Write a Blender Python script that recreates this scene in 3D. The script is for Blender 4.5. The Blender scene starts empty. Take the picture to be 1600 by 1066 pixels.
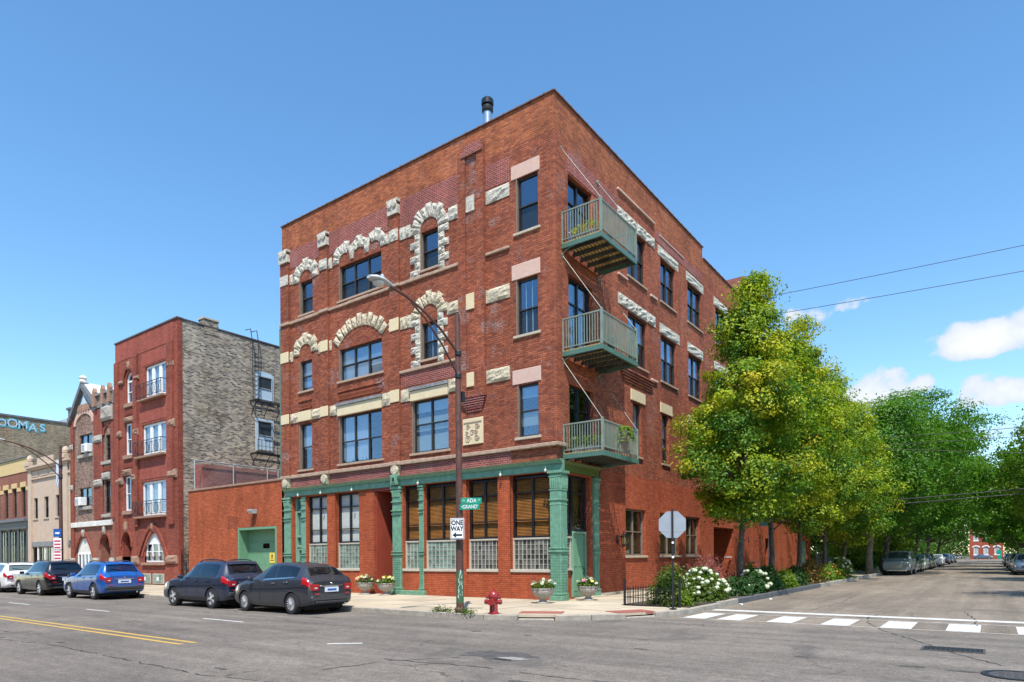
import bpy, bmesh, math, random
import numpy as np
from mathutils import Matrix, Vector
random.seed(7)
R = math.radians
scene = bpy.context.scene
COL = scene.collection

# ------------------------------------------------------------------ camera
cam_d = bpy.data.cameras.new('camera')
cam_d.sensor_width = 36.0
cam_d.lens = 1023.28 / 1600 * 36
cam_d.shift_y = (870 - 533) / 1600
cam_d.clip_start = 0.1
cam_d.clip_end = 4000
cam = bpy.data.objects.new('camera', cam_d)
COL.objects.link(cam)
cam.matrix_world = Matrix.Translation((12.657, -20.113, 1.75)) @ Matrix.Rotation(0.63092, 4, 'Z') @ Matrix.Rotation(R(90), 4, 'X') @ Matrix.Rotation(-0.007867, 4, 'Z')
scene.camera = cam

# ------------------------------------------------------------------ sky and sun
SUN_EL, SUN_AZ = R(61), R(143.13)          # azimuth clockwise from +Y (away down the side street)
world = bpy.data.worlds.new('World')
scene.world = world
world.use_nodes = True
wn, wl = world.node_tree.nodes, world.node_tree.links
wn.clear()


def wmath(op, a, b=None, c=None, clamp=False):
    n = wn.new('ShaderNodeMath'); n.operation = op; n.use_clamp = clamp
    for i, s in enumerate((a, b, c)):
        if s is None: continue
        if isinstance(s, (int, float)): n.inputs[i].default_value = s
        else: wl.new(s, n.inputs[i])
    return n.outputs[0]


sky = wn.new('ShaderNodeTexSky')
sky.sky_type = 'NISHITA'
sky.sun_disc = False
sky.sun_elevation = SUN_EL
sky.sun_rotation = SUN_AZ
sky.air_density = 1.0
sky.dust_density = 0.3
sky.ozone_density = 1.0
sky.altitude = 200
tc = wn.new('ShaderNodeTexCoord')
sep = wn.new('ShaderNodeSeparateXYZ'); wl.new(tc.outputs['Generated'], sep.inputs[0])
az = wmath('ARCTAN2', sep.outputs[0], sep.outputs[1])
el = wmath('ARCSINE', sep.outputs[2])
nz = wn.new('ShaderNodeTexNoise'); nz.inputs['Scale'].default_value = 11; nz.inputs['Detail'].default_value = 9; nz.inputs['Roughness'].default_value = 0.56
wl.new(tc.outputs['Generated'], nz.inputs['Vector'])
nz2 = wn.new('ShaderNodeTexNoise'); nz2.inputs['Scale'].default_value = 34; nz2.inputs['Detail'].default_value = 6
wl.new(tc.outputs['Generated'], nz2.inputs['Vector'])
# cumulus banks low over the horizon, all the way round; each is (azimuth, elevation, half width, half height, density)
CLOUDS = [(.1, 14.5, 4.8, 1.6, 1.22), (3.2, 15.6, 3.2, 1.3, 1.0), (1.2, 11.0, 3.1, 1.6, 1.25), (-6.7, 11.9, 2.5, 2.0, 1.5), (-4.1, 12.3, 1.3, 1.2, 1.1),
          (-8.4, 18.6, 2.6, 1.2, .62), (-11.2, 18.2, 2.6, 1.2, .60), (1.2, 8.6, 3.4, 1.7, .95), (-3.2, 7.2, 3.5, 1.2, .7)]
rc = random.Random(3)
for k in range(7):
    a = 24 + k * 34 + rc.uniform(-4, 4)
    CLOUDS.append((a if a < 180 else a - 360, rc.uniform(8, 16), rc.uniform(3, 6), rc.uniform(1.2, 2.2), rc.uniform(.8, 1)))
dens = None
low = None
for (a, e, wa, we, dd) in CLOUDS:
    da = wmath('DIVIDE', wmath('SUBTRACT', az, R(a)), R(wa))
    de = wmath('DIVIDE', wmath('SUBTRACT', el, R(e)), R(we))
    de2 = wmath('MAXIMUM', de, wmath('MULTIPLY', de, -1.5))       # flatter base
    q = wmath('SUBTRACT', dd, wmath('ADD', wmath('MULTIPLY', da, da), wmath('MULTIPLY', de2, de2)))
    dens = q if dens is None else wmath('MAXIMUM', dens, q)
shape = wmath('ADD', wmath('MAXIMUM', dens, -1.2), wmath('MULTIPLY', wmath('SUBTRACT', nz.outputs[0], .5), 4.6))
shape = wmath('ADD', shape, wmath('MULTIPLY', wmath('SUBTRACT', nz2.outputs[0], .5), 1.6))
mask = wn.new('ShaderNodeMapRange'); mask.interpolation_type = 'SMOOTHSTEP'
mask.inputs['From Min'].default_value = 0.25; mask.inputs['From Max'].default_value = .72
mask.inputs['To Max'].default_value = 0.94
wl.new(shape, mask.inputs['Value'])
ccol = wn.new('ShaderNodeMixRGB')
ccol.inputs[1].default_value = (2.6, 2.95, 3.5, 1); ccol.inputs[2].default_value = (3.9, 3.95, 4.05, 1)
cm = wn.new('ShaderNodeMapRange'); cm.inputs['From Min'].default_value = .2; cm.inputs['From Max'].default_value = 1.5
wl.new(shape, cm.inputs['Value']); wl.new(cm.outputs[0], ccol.inputs[0])
hsv = wn.new('ShaderNodeHueSaturation'); hsv.inputs['Saturation'].default_value = 1.22; hsv.inputs['Hue'].default_value = 0.4955; hsv.inputs['Value'].default_value = 1.0
wl.new(sky.outputs[0], hsv.inputs['Color'])
wmix = wn.new('ShaderNodeMixRGB')
wl.new(mask.outputs[0], wmix.inputs[0]); wl.new(hsv.outputs[0], wmix.inputs[1]); wl.new(ccol.outputs[0], wmix.inputs[2])
bg = wn.new('ShaderNodeBackground'); bg.inputs['Strength'].default_value = 0.15
world.cycles.sampling_method = 'MANUAL'; world.cycles.sample_map_resolution = 256
wl.new(wmix.outputs[0], bg.inputs['Color'])
wo = wn.new('ShaderNodeOutputWorld'); wl.new(bg.outputs[0], wo.inputs['Surface'])

sun_d = bpy.data.lights.new('sun', 'SUN')
sun_d.energy = 3.7
sun_d.angle = R(0.53)
sun_d.color = (1.0, 0.95, 0.87)
sun = bpy.data.objects.new('sun', sun_d)
COL.objects.link(sun)
sd = Vector((math.sin(SUN_AZ) * math.cos(SUN_EL), math.cos(SUN_AZ) * math.cos(SUN_EL), math.sin(SUN_EL)))
sun.rotation_euler = sd.to_track_quat('Z', 'Y').to_euler()
sun.location = (20, -30, 40)

vs = scene.view_settings
vs.view_transform = 'Standard'; vs.look = 'None'; vs.gamma = 1.0; vs.use_curve_mapping = False
vs.exposure = 0.82
scene.render.film_transparent = False
scene.cycles.max_bounces = 8
scene.cycles.transparent_max_bounces = 12

# ------------------------------------------------------------------ materials
MATS = {}


class NT:
    """small node-tree helper"""
    def __init__(s, name):
        s.m = bpy.data.materials.new(name); s.m.use_nodes = True
        s.n, s.l = s.m.node_tree.nodes, s.m.node_tree.links
        s.n.clear()
        s.out = s.n.new('ShaderNodeOutputMaterial')
        s.b = s.n.new('ShaderNodeBsdfPrincipled')
        s.l.new(s.b.outputs[0], s.out.inputs[0])

    def new(s, t, **k):
        n = s.n.new(t)
        for a, v in k.items(): setattr(n, a, v)
        return n

    def set(s, node, sock, v):
        if hasattr(v, 'is_linked') or hasattr(v, 'links'): s.l.new(v, node.inputs[sock])
        else:
            if isinstance(v, tuple) and len(v) == 3: v = (*v, 1)
            node.inputs[sock].default_value = v

    def math(s, op, a, b=None, c=None, clamp=False):
        n = s.n.new('ShaderNodeMath'); n.operation = op; n.use_clamp = clamp
        for i, v in enumerate((a, b, c)):
            if v is not None: s.set(n, i, v)
        return n.outputs[0]

    def mix(s, f, a, b, mode='MIX'):
        n = s.n.new('ShaderNodeMixRGB'); n.blend_type = mode
        s.set(n, 0, f); s.set(n, 1, a); s.set(n, 2, b)
        return n.outputs[0]

    def noise(s, vec, scale, detail=4, rough=.55, dist=0):
        n = s.n.new('ShaderNodeTexNoise')
        s.l.new(vec, n.inputs['Vector'])
        n.inputs['Scale'].default_value = scale; n.inputs['Detail'].default_value = detail
        n.inputs['Roughness'].default_value = rough; n.inputs['Distortion'].default_value = dist
        return n.outputs[0]

    def ramp(s, v, lo, hi, a=0., b=1.):
        n = s.n.new('ShaderNodeMapRange')
        s.set(n, 'Value', v); n.inputs['From Min'].default_value = lo; n.inputs['From Max'].default_value = hi
        n.inputs['To Min'].default_value = a; n.inputs['To Max'].default_value = b
        return n.outputs[0]

    def coord(s, which='Object'):
        return s.n.new('ShaderNodeTexCoord').outputs[which]

    def pos(s):
        return s.n.new('ShaderNodeNewGeometry').outputs['Position']

    def bump(s, h, strength=.4, dist=.02):
        n = s.n.new('ShaderNodeBump'); n.inputs['Strength'].default_value = strength; n.inputs['Distance'].default_value = dist
        s.l.new(h, n.inputs['Height']); s.l.new(n.outputs[0], s.b.inputs['Normal'])


def plain(name, c, rough=.6, metal=0., spec=.5, var=.12, scale=3., bump=0., bscale=40., coat=0.):
    t = NT(name)
    p = t.pos()
    n = t.noise(p, scale, 5)
    k = t.ramp(n, .3, .7, 1 - var, 1 + var)
    col = t.mix(1., c, k, 'MULTIPLY')
    t.set(t.b, 'Base Color', col)
    t.b.inputs['Roughness'].default_value = rough; t.b.inputs['Metallic'].default_value = metal
    t.b.inputs['Specular IOR Level'].default_value = spec
    t.b.inputs['Coat Weight'].default_value = coat
    if bump: t.bump(t.noise(p, bscale, 6), bump, .02)
    MATS[name] = t.m
    return t.m


def brickmat(name, c1, c2, mortar, c3=None, c3amt=.4, w=.215, h=.076, mort=.010, white=0., rough=.85, bias=0., bump=.5, dirt=.25, white_scale=.55):
    t = NT(name)
    g = t.new('ShaderNodeNewGeometry')
    sp = t.new('ShaderNodeSeparateXYZ'); t.l.new(g.outputs['Position'], sp.inputs[0])
    sn = t.new('ShaderNodeSeparateXYZ'); t.l.new(g.outputs['True Normal'], sn.inputs[0])
    side = t.math('GREATER_THAN', t.math('ABSOLUTE', sn.outputs[0]), .6)
    flat = t.math('GREATER_THAN', t.math('ABSOLUTE', sn.outputs[2]), .7)
    u = t.math('ADD', t.math('MULTIPLY', sp.outputs[0], t.math('SUBTRACT', 1., side)), t.math('MULTIPLY', sp.outputs[1], side))
    v = t.math('ADD', t.math('MULTIPLY', sp.outputs[2], t.math('SUBTRACT', 1., flat)), t.math('MULTIPLY', sp.outputs[1], flat))
    cv = t.new('ShaderNodeCombineXYZ'); t.l.new(u, cv.inputs[0]); t.l.new(v, cv.inputs[1])
    br = t.new('ShaderNodeTexBrick')
    t.l.new(cv.outputs[0], br.inputs['Vector'])
    br.inputs['Scale'].default_value = 1; br.inputs['Brick Width'].default_value = w; br.inputs['Row Height'].default_value = h
    br.inputs['Mortar Size'].default_value = mort; br.inputs['Mortar Smooth'].default_value = .2; br.inputs['Bias'].default_value = bias
    br.inputs['Color1'].default_value = (*c1, 1); br.inputs['Color2'].default_value = (*c2, 1); br.inputs['Mortar'].default_value = (*mortar, 1)
    col = br.outputs['Color']
    p = g.outputs['Position']
    if c3 is not None:
        m = t.ramp(t.noise(p, .9, 5, .6), .5, .68, 0, c3amt)
        tint = t.mix(m, (1, 1, 1), c3)
        col = t.mix(1., col, tint, 'MULTIPLY')
    big = t.ramp(t.noise(p, .35, 6, .6), .25, .75, 1 - dirt, 1 + dirt)
    col = t.mix(1., col, big, 'MULTIPLY')
    fine = t.ramp(t.noise(p, 9., 4, .7), .3, .7, .84, 1.16)
    col = t.mix(1., col, fine, 'MULTIPLY')
    mp = t.new('ShaderNodeMapping'); mp.inputs['Scale'].default_value = (1.3, 1.3, 5.); t.l.new(p, mp.inputs['Vector'])
    course = t.noise(mp.outputs[0], 1.7, 4, .7)
    col = t.mix(1., col, t.ramp(course, .3, .7, .80, 1.20), 'MULTIPLY')
    mv = t.new('ShaderNodeMapping'); mv.inputs['Scale'].default_value = (1.6, 1.6, .16); t.l.new(p, mv.inputs['Vector'])
    col = t.mix(1., col, t.ramp(t.noise(mv.outputs[0], 1., 5, .6), .35, .65, .84, 1.08), 'MULTIPLY')
    if white:
        ws = t.math('MULTIPLY', t.ramp(t.noise(p, white_scale, 3, .6), .57, .68, 0, 1), t.ramp(t.noise(mp.outputs[0], 6., 5, .75), .46, .60, 0, white))
        col = t.mix(ws, col, (.62, .55, .52))
    t.set(t.b, 'Base Color', col)
    t.b.inputs['Roughness'].default_value = rough
    t.b.inputs['Specular IOR Level'].default_value = .25
    hgt = t.math('ADD', t.math('MULTIPLY', br.outputs['Fac'], -1.), t.math('MULTIPLY', t.noise(p, 30, 4), .5))
    t.bump(hgt, bump, .012)
    MATS[name] = t.m
    return t.m


def glassmat(name, tint=(.55, .6, .6), refl=.22, rough=.01, rc=(.9, .95, 1.), wav=.0):
    t = NT(name)
    t.n.remove(t.b)
    tr = t.new('ShaderNodeBsdfTransparent'); tr.inputs[0].default_value = (*tint, 1)
    gl = t.new('ShaderNodeBsdfGlossy'); gl.inputs['Color'].default_value = (*rc, 1); gl.inputs['Roughness'].default_value = rough
    lw = t.new('ShaderNodeLayerWeight'); lw.inputs['Blend'].default_value = .5
    f = t.math('ADD', t.math('MULTIPLY', t.math('POWER', lw.outputs['Facing'], 5.), .9), refl + .03, clamp=True)
    if wav:
        n = t.n.new('ShaderNodeBump'); n.inputs['Strength'].default_value = wav; n.inputs['Distance'].default_value = .05
        t.l.new(t.noise(t.pos(), 1.3, 2), n.inputs['Height']); t.l.new(n.outputs[0], gl.inputs['Normal'])
    ms = t.new('ShaderNodeMixShader')
    t.l.new(f, ms.inputs[0]); t.l.new(tr.outputs[0], ms.inputs[1]); t.l.new(gl.outputs[0], ms.inputs[2])
    t.l.new(ms.outputs[0], t.out.inputs[0])
    MATS[name] = t.m
    return t.m


def leafmat(name, cols, trans=.45, scale=.8, rough=.55):
    """cols: list of (pos, colour) over a clump noise"""
    t = NT(name)
    t.n.remove(t.b)
    p = t.pos()
    n1 = t.noise(p, scale, 3, .6)
    n2 = t.noise(p, 7., 2, .6)
    f = t.math('ADD', t.math('MULTIPLY', n1, .75), t.math('MULTIPLY', n2, .25))
    cr = t.new('ShaderNodeValToRGB')
    e = cr.color_ramp.elements
    e[0].position, e[0].color = cols[0][0], (*cols[0][1], 1)
    e[1].position, e[1].color = cols[-1][0], (*cols[-1][1], 1)
    for q, c in cols[1:-1]:
        x = e.new(q); x.color = (*c, 1)
    t.l.new(f, cr.inputs[0])
    d = t.new('ShaderNodeBsdfDiffuse'); t.l.new(cr.outputs[0], d.inputs[0])
    tl = t.new('ShaderNodeBsdfTranslucent')
    t.l.new(t.mix(1., cr.outputs[0], (1.25, 1.3, .7), 'MULTIPLY'), tl.inputs[0])
    ms = t.new('ShaderNodeMixShader'); ms.inputs[0].default_value = trans
    t.l.new(d.outputs[0], ms.inputs[1]); t.l.new(tl.outputs[0], ms.inputs[2])
    gl = t.new('ShaderNodeBsdfGlossy'); gl.inputs['Roughness'].default_value = .45; gl.inputs['Color'].default_value = (.8, .85, .8, 1)
    m2 = t.new('ShaderNodeMixShader'); m2.inputs[0].default_value = .02
    t.l.new(ms.outputs[0], m2.inputs[1]); t.l.new(gl.outputs[0], m2.inputs[2])
    t.l.new(m2.outputs[0], t.out.inputs[0])
    MATS[name] = t.m
    return t.m


# masonry
brickmat('brick_red', (.385, .112, .052), (.205, .052, .028), (.13, .052, .036), c3=(.62, .52, .6), c3amt=.6, white=.42, white_scale=.9)
brickmat('brick_red_side', (.45, .128, .056), (.25, .062, .031), (.16, .065, .045), mort=.011, c3=(.72, .62, .7), c3amt=.6, white=.2)
brickmat('brick_parapet', (.46, .14, .055), (.26, .068, .032), (.20, .09, .05), c3=(.5, .47, .5), c3amt=.55, white=.12)
brickmat('brick_maroon', (.27, .055, .042), (.16, .034, .03), (.36, .19, .16), mort=.012, white=.2)
brickmat('brick_painted', (.43, .104, .040), (.35, .078, .031), (.24, .05, .023), mort=.009, bump=.7, c3=(.8, .6, .55), c3amt=.4, dirt=.13)
brickmat('brick_painted_smooth', (.45, .115, .050), (.34, .076, .034), (.22, .052, .027), mort=.010, bump=.5, c3=(.8, .6, .55), c3amt=.4, dirt=.16)
brickmat('brick_orange', (.45, .115, .042), (.34, .078, .03), (.24, .055, .026), mort=.009, bump=.5, c3=(.55, .5, .5), c3amt=.45, dirt=.15)
brickmat('brick_common', (.50, .42, .31), (.055, .048, .044), (.34, .31, .27), w=.25, h=.095, mort=.014, bias=0., c3=(.75, .68, .55), c3amt=.6, dirt=.16)
brickmat('brick_rear', (.36, .27, .16), (.13, .10, .07), (.30, .26, .20), w=.23, h=.085, mort=.012, c3=(1.1, .95, .7), c3amt=.5, dirt=.2)
brickmat('brick_flat_red', (.35, .088, .05), (.22, .052, .034), (.17, .06, .046), c3=(.8, .7, .7), c3amt=.4, dirt=.16)
brickmat('brick_flat_pink', (.36, .085, .055), (.29, .065, .045), (.28, .095, .07), c3=(.85, .75, .8), c3amt=.4, dirt=.12)
brickmat('brick_speckled', (.34, .22, .16), (.10, .052, .04), (.30, .22, .17), w=.2, h=.08, c3=(.8, .7, .65), c3amt=.5)
brickmat('brick_old', (.30, .085, .045), (.2, .055, .035), (.3, .2, .15), c3=(.7, .65, .65), c3amt=.5)
brickmat('brick_far', (.40, .075, .035), (.30, .055, .03), (.33, .13, .09), dirt=.1)


def stone_mat(name, c, c2, bs=.8, sc=6., pit=.0):
    t = NT(name)
    p = t.pos()
    a = t.noise(p, sc, 6, .65)
    col = t.mix(t.ramp(a, .32, .68), c2, c)
    b = t.noise(p, 18, 5, .7)
    if pit:
        col = t.mix(t.ramp(b, .36, .44, pit, 0), col, (.09, .08, .065))  # dark specks put the shade of the rough relief into the colour
    t.set(t.b, 'Base Color', col); t.b.inputs['Roughness'].default_value = .9; t.b.inputs['Specular IOR Level'].default_value = .2
    t.bump(t.math('ADD', a, t.math('MULTIPLY', b, .6)), bs, .05)
    MATS[name] = t.m


stone_mat('limestone_rough', (.66, .58, .42), (.44, .37, .26), 1.0, 5.5, .75)
stone_mat('limestone_white', (.66, .62, .52), (.42, .39, .33), 1.0, 5.5, .85)
stone_mat('limestone', (.67, .56, .36), (.60, .49, .31), .15, 4)
stone_mat('limestone_pink', (.60, .42, .34), (.54, .36, .29), .2, 5)
stone_mat('stone_string', (.47, .34, .25), (.33, .22, .16), .5, 5, .2)
stone_mat('stone_sill', (.42, .30, .22), (.36, .25, .18), .25, 5)
stone_mat('stone_red_sand', (.38, .24, .17), (.27, .16, .115), .6, 5, .1)
stone_mat('concrete_pale', (.50, .43, .33), (.42, .36, .27), .2, 3)
stone_mat('concrete_curb', (.40, .36, .30), (.26, .235, .20), .35, 4)
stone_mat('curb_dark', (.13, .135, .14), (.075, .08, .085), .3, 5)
stone_mat('cast_stone', (.44, .40, .35), (.30, .27, .23), .5, 14, .2)
stone_mat('tan_stucco', (.56, .43, .32), (.47, .36, .27), .3, 2)
stone_mat('white_stone', (.46, .42, .36), (.30, .27, .23), .6, 6, .4)
stone_mat('yellow_stone', (.60, .45, .22), (.54, .40, .20), .2, 3)
# paint, metal, wood
plain('bronze_frame', (.030, .026, .024), .45, var=.1)
plain('black_frame', (.012, .013, .016), .35, var=.1)
plain('frame_lit', (.20, .15, .11), .6, var=.1)  # lit copy of the frame colour, sunlight put into the tone
plain('green_paint', (.135, .285, .19), .42, var=.22, scale=6, bump=.2, bscale=25)
plain('green_door', (.13, .28, .165), .45, var=.08)
plain('green_pale', (.18, .34, .235), .45, var=.08)
plain('green_balcony', (.075, .15, .11), .4, var=.1)
plain('green_rail', (.185, .225, .175), .42, var=.15)
plain('pale_frame', (.46, .42, .34), .6, var=.08)
plain('white_paint', (.78, .78, .76), .45, var=.04)
plain('red_lintel', (.19, .028, .02), .55, var=.1)
plain('entry_panel', (.30, .055, .03), .6, var=.15, scale=1.2)
plain('black_iron', (.012, .012, .013), .5, var=.1)
plain('roof_tar', (.05, .05, .05), .9)
plain('coping_metal', (.10, .07, .055), .5, var=.2)
plain('clay_tile', (.14, .07, .05), .6, var=.25, scale=5)
plain('galvanised', (.42, .47, .5), .35, metal=.8, var=.15)
plain('galv_dull', (.40, .42, .43), .55, metal=.2, var=.12)
plain('wood_deck', (.38, .25, .08), .8, var=.25, scale=6)
plain('joist', (.06, .065, .05), .8)
plain('blind_wood', (.46, .19, .04), .55, var=.25, scale=2.2)
plain('blind_dark', (.13, .05, .015), .55, var=.25, scale=2.2)
plain('blind_white', (.66, .70, .68), .8, var=.05)
plain('blind_blue', (.42, .55, .64), .8, var=.05)
plain('blind_cream', (.50, .46, .33), .8, var=.05)
plain('curtain', (.62, .64, .66), .85, var=.08)
plain('screen_mesh', (.022, .025, .03), .85, var=.15)
plain('hydrant_red', (.27, .018, .018), .32, var=.2, scale=12, coat=.3)
plain('yellow_sign', (.75, .55, .08), .5, var=.04)
plain('sign_green', (.005, .26, .16), .4, var=.04)
plain('sign_white', (.82, .83, .84), .4, var=.03)
plain('sign_back', (.33, .36, .40), .45, metal=.25, var=.06)
plain('sign_blue', (.02, .10, .36), .4, var=.05)
plain('sign_red', (.55, .06, .08), .45, var=.2, scale=14)
plain('sign_black', (.01, .01, .01), .5)
plain('graffiti_cyan', (.09, .36, .42), .6, var=.3, scale=2)
plain('tactile', (.30, .10, .075), .8, var=.12, bump=.6, bscale=30)
plain('soil', (.06, .042, .03), .95, var=.3, scale=6, bump=.5)
plain('cushion_lilac', (.55, .55, .72), .8)
plain('plastic_green', (.02, .26, .10), .4)
plain('wire_black', (.012, .012, .013), .6)
plain('banner_white', (.62, .68, .74), .7, var=.06)
plain('lamp_lens', (.62, .58, .50), .35, var=.05)
plain('lamp_body', (.44, .46, .46), .4, var=.08)
plain('amber_glass', (.45, .30, .12), .25, var=.2)
plain('weathered_white', (.68, .66, .60), .7, var=.15, bump=.3)
plain('grey_trim', (.20, .20, .20), .6, var=.3, scale=4)
plain('slate', (.12, .13, .14), .6, var=.3, scale=5)
plain('dark_store', (.045, .05, .055), .5, var=.15)
plain('olive_panel', (.19, .20, .13), .6, var=.1)
plain('fence_louvre', (.27, .29, .25), .7, var=.15)
glassmat('glass', (.78, .84, .88), .13, .012, (.70, .84, 1.0), wav=.03)
glassmat('glass_low', (.80, .84, .86), .02, .03, (.75, .85, .95), wav=.03)
glassmat('glass_store', (.95, .95, .94), .0, .015, (.85, .92, .95), wav=.05)
glassmat('glass_car', (.30, .32, .32), .06, .01, (.85, .92, 1.0))


def pole_mat():
    t = NT('pole_rust'); p = t.pos()
    a = t.noise(p, 3.5, 6, .7)
    z = t.new('ShaderNodeSeparateXYZ'); t.l.new(p, z.inputs[0])
    rust = t.mix(t.ramp(a, .35, .65), (.055, .026, .020), (.15, .060, .040))
    g = t.ramp(z.outputs[2], 1.30, 1.40, 1, 0)
    g2 = t.math('MULTIPLY', g, t.ramp(z.outputs[2], .42, .46, 0, 1))
    g2 = t.math('MULTIPLY', g2, t.ramp(t.noise(p, 5., 5, .7), .34, .46, .25, 1))
    col = t.mix(g2, rust, (.045, .12, .05))
    t.set(t.b, 'Base Color', col); t.b.inputs['Roughness'].default_value = .6
    t.bump(a, .3, .02)
    MATS['pole_rust'] = t.m


pole_mat()


def block_mat(name, c, c2):
    t = NT(name)
    oi = t.new('ShaderNodeObjectInfo')
    col = t.mix(oi.outputs['Random'], c, c2)
    t.set(t.b, 'Base Color', col)
    t.b.inputs['Roughness'].default_value = .08
    t.b.inputs['Specular IOR Level'].default_value = .8
    t.bump(t.noise(t.pos(), 14, 2), .35, .03)
    MATS[name] = t.m


block_mat('glass_block', (.10, .15, .125), (.24, .32, .27))
block_mat('glass_block_dark', (.035, .038, .034), (.16, .165, .15))


def asphalt(name, base, warm, patchy):
    t = NT(name); p = t.pos()
    big = t.noise(p, .16, 6, .6)
    mid = t.noise(p, 1.1, 5, .6)
    fine = t.noise(p, 26., 4, .8)
    vf = t.noise(p, 80., 2, .8)
    mpp = t.new('ShaderNodeMapping'); mpp.inputs['Scale'].default_value = (.12, 1.6, 1.) if name == 'asphalt' else (1.5, .10, 1.)
    t.l.new(p, mpp.inputs['Vector'])
    streak = t.noise(mpp.outputs[0], 1.0, 5, .6)
    col = t.mix(t.ramp(big, .35, .65), base, warm)
    col = t.mix(1., col, t.ramp(mid, .3, .7, .88, 1.12), 'MULTIPLY')
    col = t.mix(1., col, t.ramp(streak, .3, .7, .74, 1.24), 'MULTIPLY')
    col = t.mix(1., col, t.ramp(fine, .3, .7, .60, 1.40), 'MULTIPLY')
    col = t.mix(1., col, t.ramp(vf, .3, .7, .70, 1.30), 'MULTIPLY')
    col = t.mix(1., col, t.ramp(t.noise(p, 6.5, 5, .75), .32, .68, .74, 1.24), 'MULTIPLY')
    # hair cracks
    w = t.new('ShaderNodeMixRGB'); w.blend_type = 'ADD'; w.inputs[0].default_value = 1.
    t.l.new(p, w.inputs[1])
    nn = t.new('ShaderNodeTexNoise'); nn.inputs['Scale'].default_value = 1.3; nn.inputs['Detail'].default_value = 5
    t.l.new(p, nn.inputs['Vector']); t.l.new(nn.outputs['Color'], w.inputs[2])
    vo = t.new('ShaderNodeTexVoronoi'); vo.feature = 'DISTANCE_TO_EDGE'; vo.inputs['Scale'].default_value = .22
    t.l.new(w.outputs[0], vo.inputs['Vector'])
    crack = t.math('MULTIPLY', t.ramp(vo.outputs['Distance'], .001, .0035, 1, 0), t.ramp(t.noise(p, .5, 3), .46, .56, 0, .65))
    col = t.mix(crack, col, (.02, .018, .016))
    # oil and patch stains
    st = t.ramp(t.noise(p, .55, 3, .5, .6), .60, .70, 0, patchy)
    col = t.mix(st, col, (.055, .052, .050))
    t.set(t.b, 'Base Color', col); t.b.inputs['Roughness'].default_value = .88; t.b.inputs['Specular IOR Level'].default_value = .3
    t.bump(t.math('ADD', fine, t.math('MULTIPLY', crack, -2.)), .35, .012)
    MATS[name] = t.m


asphalt('asphalt', (.142, .124, .106), (.185, .160, .134), .45)
asphalt('asphalt_side', (.170, .142, .112), (.215, .178, .138), .35)


def worn_paint(name, c, wear=.5):
    t = NT(name); p = t.pos()
    n = t.noise(p, 9., 6, .75)
    col = t.mix(t.ramp(n, .34, .48, wear, 0), c, (.20, .18, .155))
    t.set(t.b, 'Base Color', col); t.b.inputs['Roughness'].default_value = .8
    MATS[name] = t.m


worn_paint('paint_white', (.58, .57, .54), .95)
worn_paint('paint_yellow', (.52, .33, .06), .9)


def sidewalk_mat():
    t = NT('sidewalk'); p = t.pos()
    oi = t.new('ShaderNodeObjectInfo')
    big = t.noise(p, .7, 6, .6); fine = t.noise(p, 30, 4, .8)
    col = t.mix(t.ramp(big, .3, .7), (.40, .335, .24), (.48, .405, .30))
    col = t.mix(1., col, t.ramp(oi.outputs['Random'], 0, 1, .86, 1.1), 'MULTIPLY')
    col = t.mix(1., col, t.ramp(fine, .3, .7, .88, 1.12), 'MULTIPLY')
    col = t.mix(t.ramp(t.noise(p, 1.7, 4, .6), .60, .72, 0, .35), col, (.25, .21, .16))
    t.set(t.b, 'Base Color', col); t.b.inputs['Roughness'].default_value = .9; t.b.inputs['Specular IOR Level'].default_value = .2
    t.bump(fine, .25, .01)
    MATS['sidewalk'] = t.m


sidewalk_mat()
plain('ground_lot', (.16, .145, .115), .95, var=.25, scale=.6)
plain('grass', (.05, .085, .02), .9, var=.3, scale=2)
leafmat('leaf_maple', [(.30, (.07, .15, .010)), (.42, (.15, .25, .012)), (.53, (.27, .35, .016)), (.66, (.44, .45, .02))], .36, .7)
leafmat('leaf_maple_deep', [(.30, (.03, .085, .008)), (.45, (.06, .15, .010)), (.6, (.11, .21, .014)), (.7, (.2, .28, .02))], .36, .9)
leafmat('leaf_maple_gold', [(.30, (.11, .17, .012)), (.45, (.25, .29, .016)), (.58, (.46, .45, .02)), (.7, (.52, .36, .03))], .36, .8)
leafmat('leaf_locust', [(.30, (.026, .09, .007)), (.46, (.058, .165, .009)), (.60, (.105, .23, .013)), (.75, (.18, .28, .02))], .42, .5)
leafmat('leaf_dark', [(.30, (.022, .065, .008)), (.5, (.05, .12, .012)), (.7, (.11, .19, .018))], .45, .5)
leafmat('leaf_shrub', [(.30, (.035, .085, .012)), (.5, (.09, .15, .018)), (.7, (.19, .22, .03))], .4, 2.)
leafmat('leaf_lime', [(.30, (.07, .15, .012)), (.5, (.13, .22, .014)), (.7, (.22, .28, .02))], .4, 2.)
leafmat('leaf_deep', [(.30, (.015, .05, .012)), (.5, (.03, .085, .02)), (.7, (.07, .13, .03))], .35, 2.)
leafmat('leaf_barberry', [(.30, (.16, .045, .050)), (.5, (.30, .09, .085)), (.7, (.42, .2, .12))], .35, 2.)
leafmat('leaf_bronze', [(.30, (.12, .07, .02)), (.5, (.22, .13, .03)), (.7, (.26, .2, .05))], .35, 2.)
plain('bark', (.085, .068, .052), .95, var=.4, scale=8, bump=.8, bscale=14)
plain('bark_pale', (.15, .14, .11), .95, var=.4, scale=6, bump=.8, bscale=12)
plain('petal_white', (.46, .50, .34), .8, var=.22, scale=20, bump=.5, bscale=60)
plain('petal_pink', (.62, .10, .30), .6, var=.2)
plain('petal_yellow', (.75, .62, .15), .6, var=.15)
plain('petal_orange', (.75, .22, .03), .6, var=.15)


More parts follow.
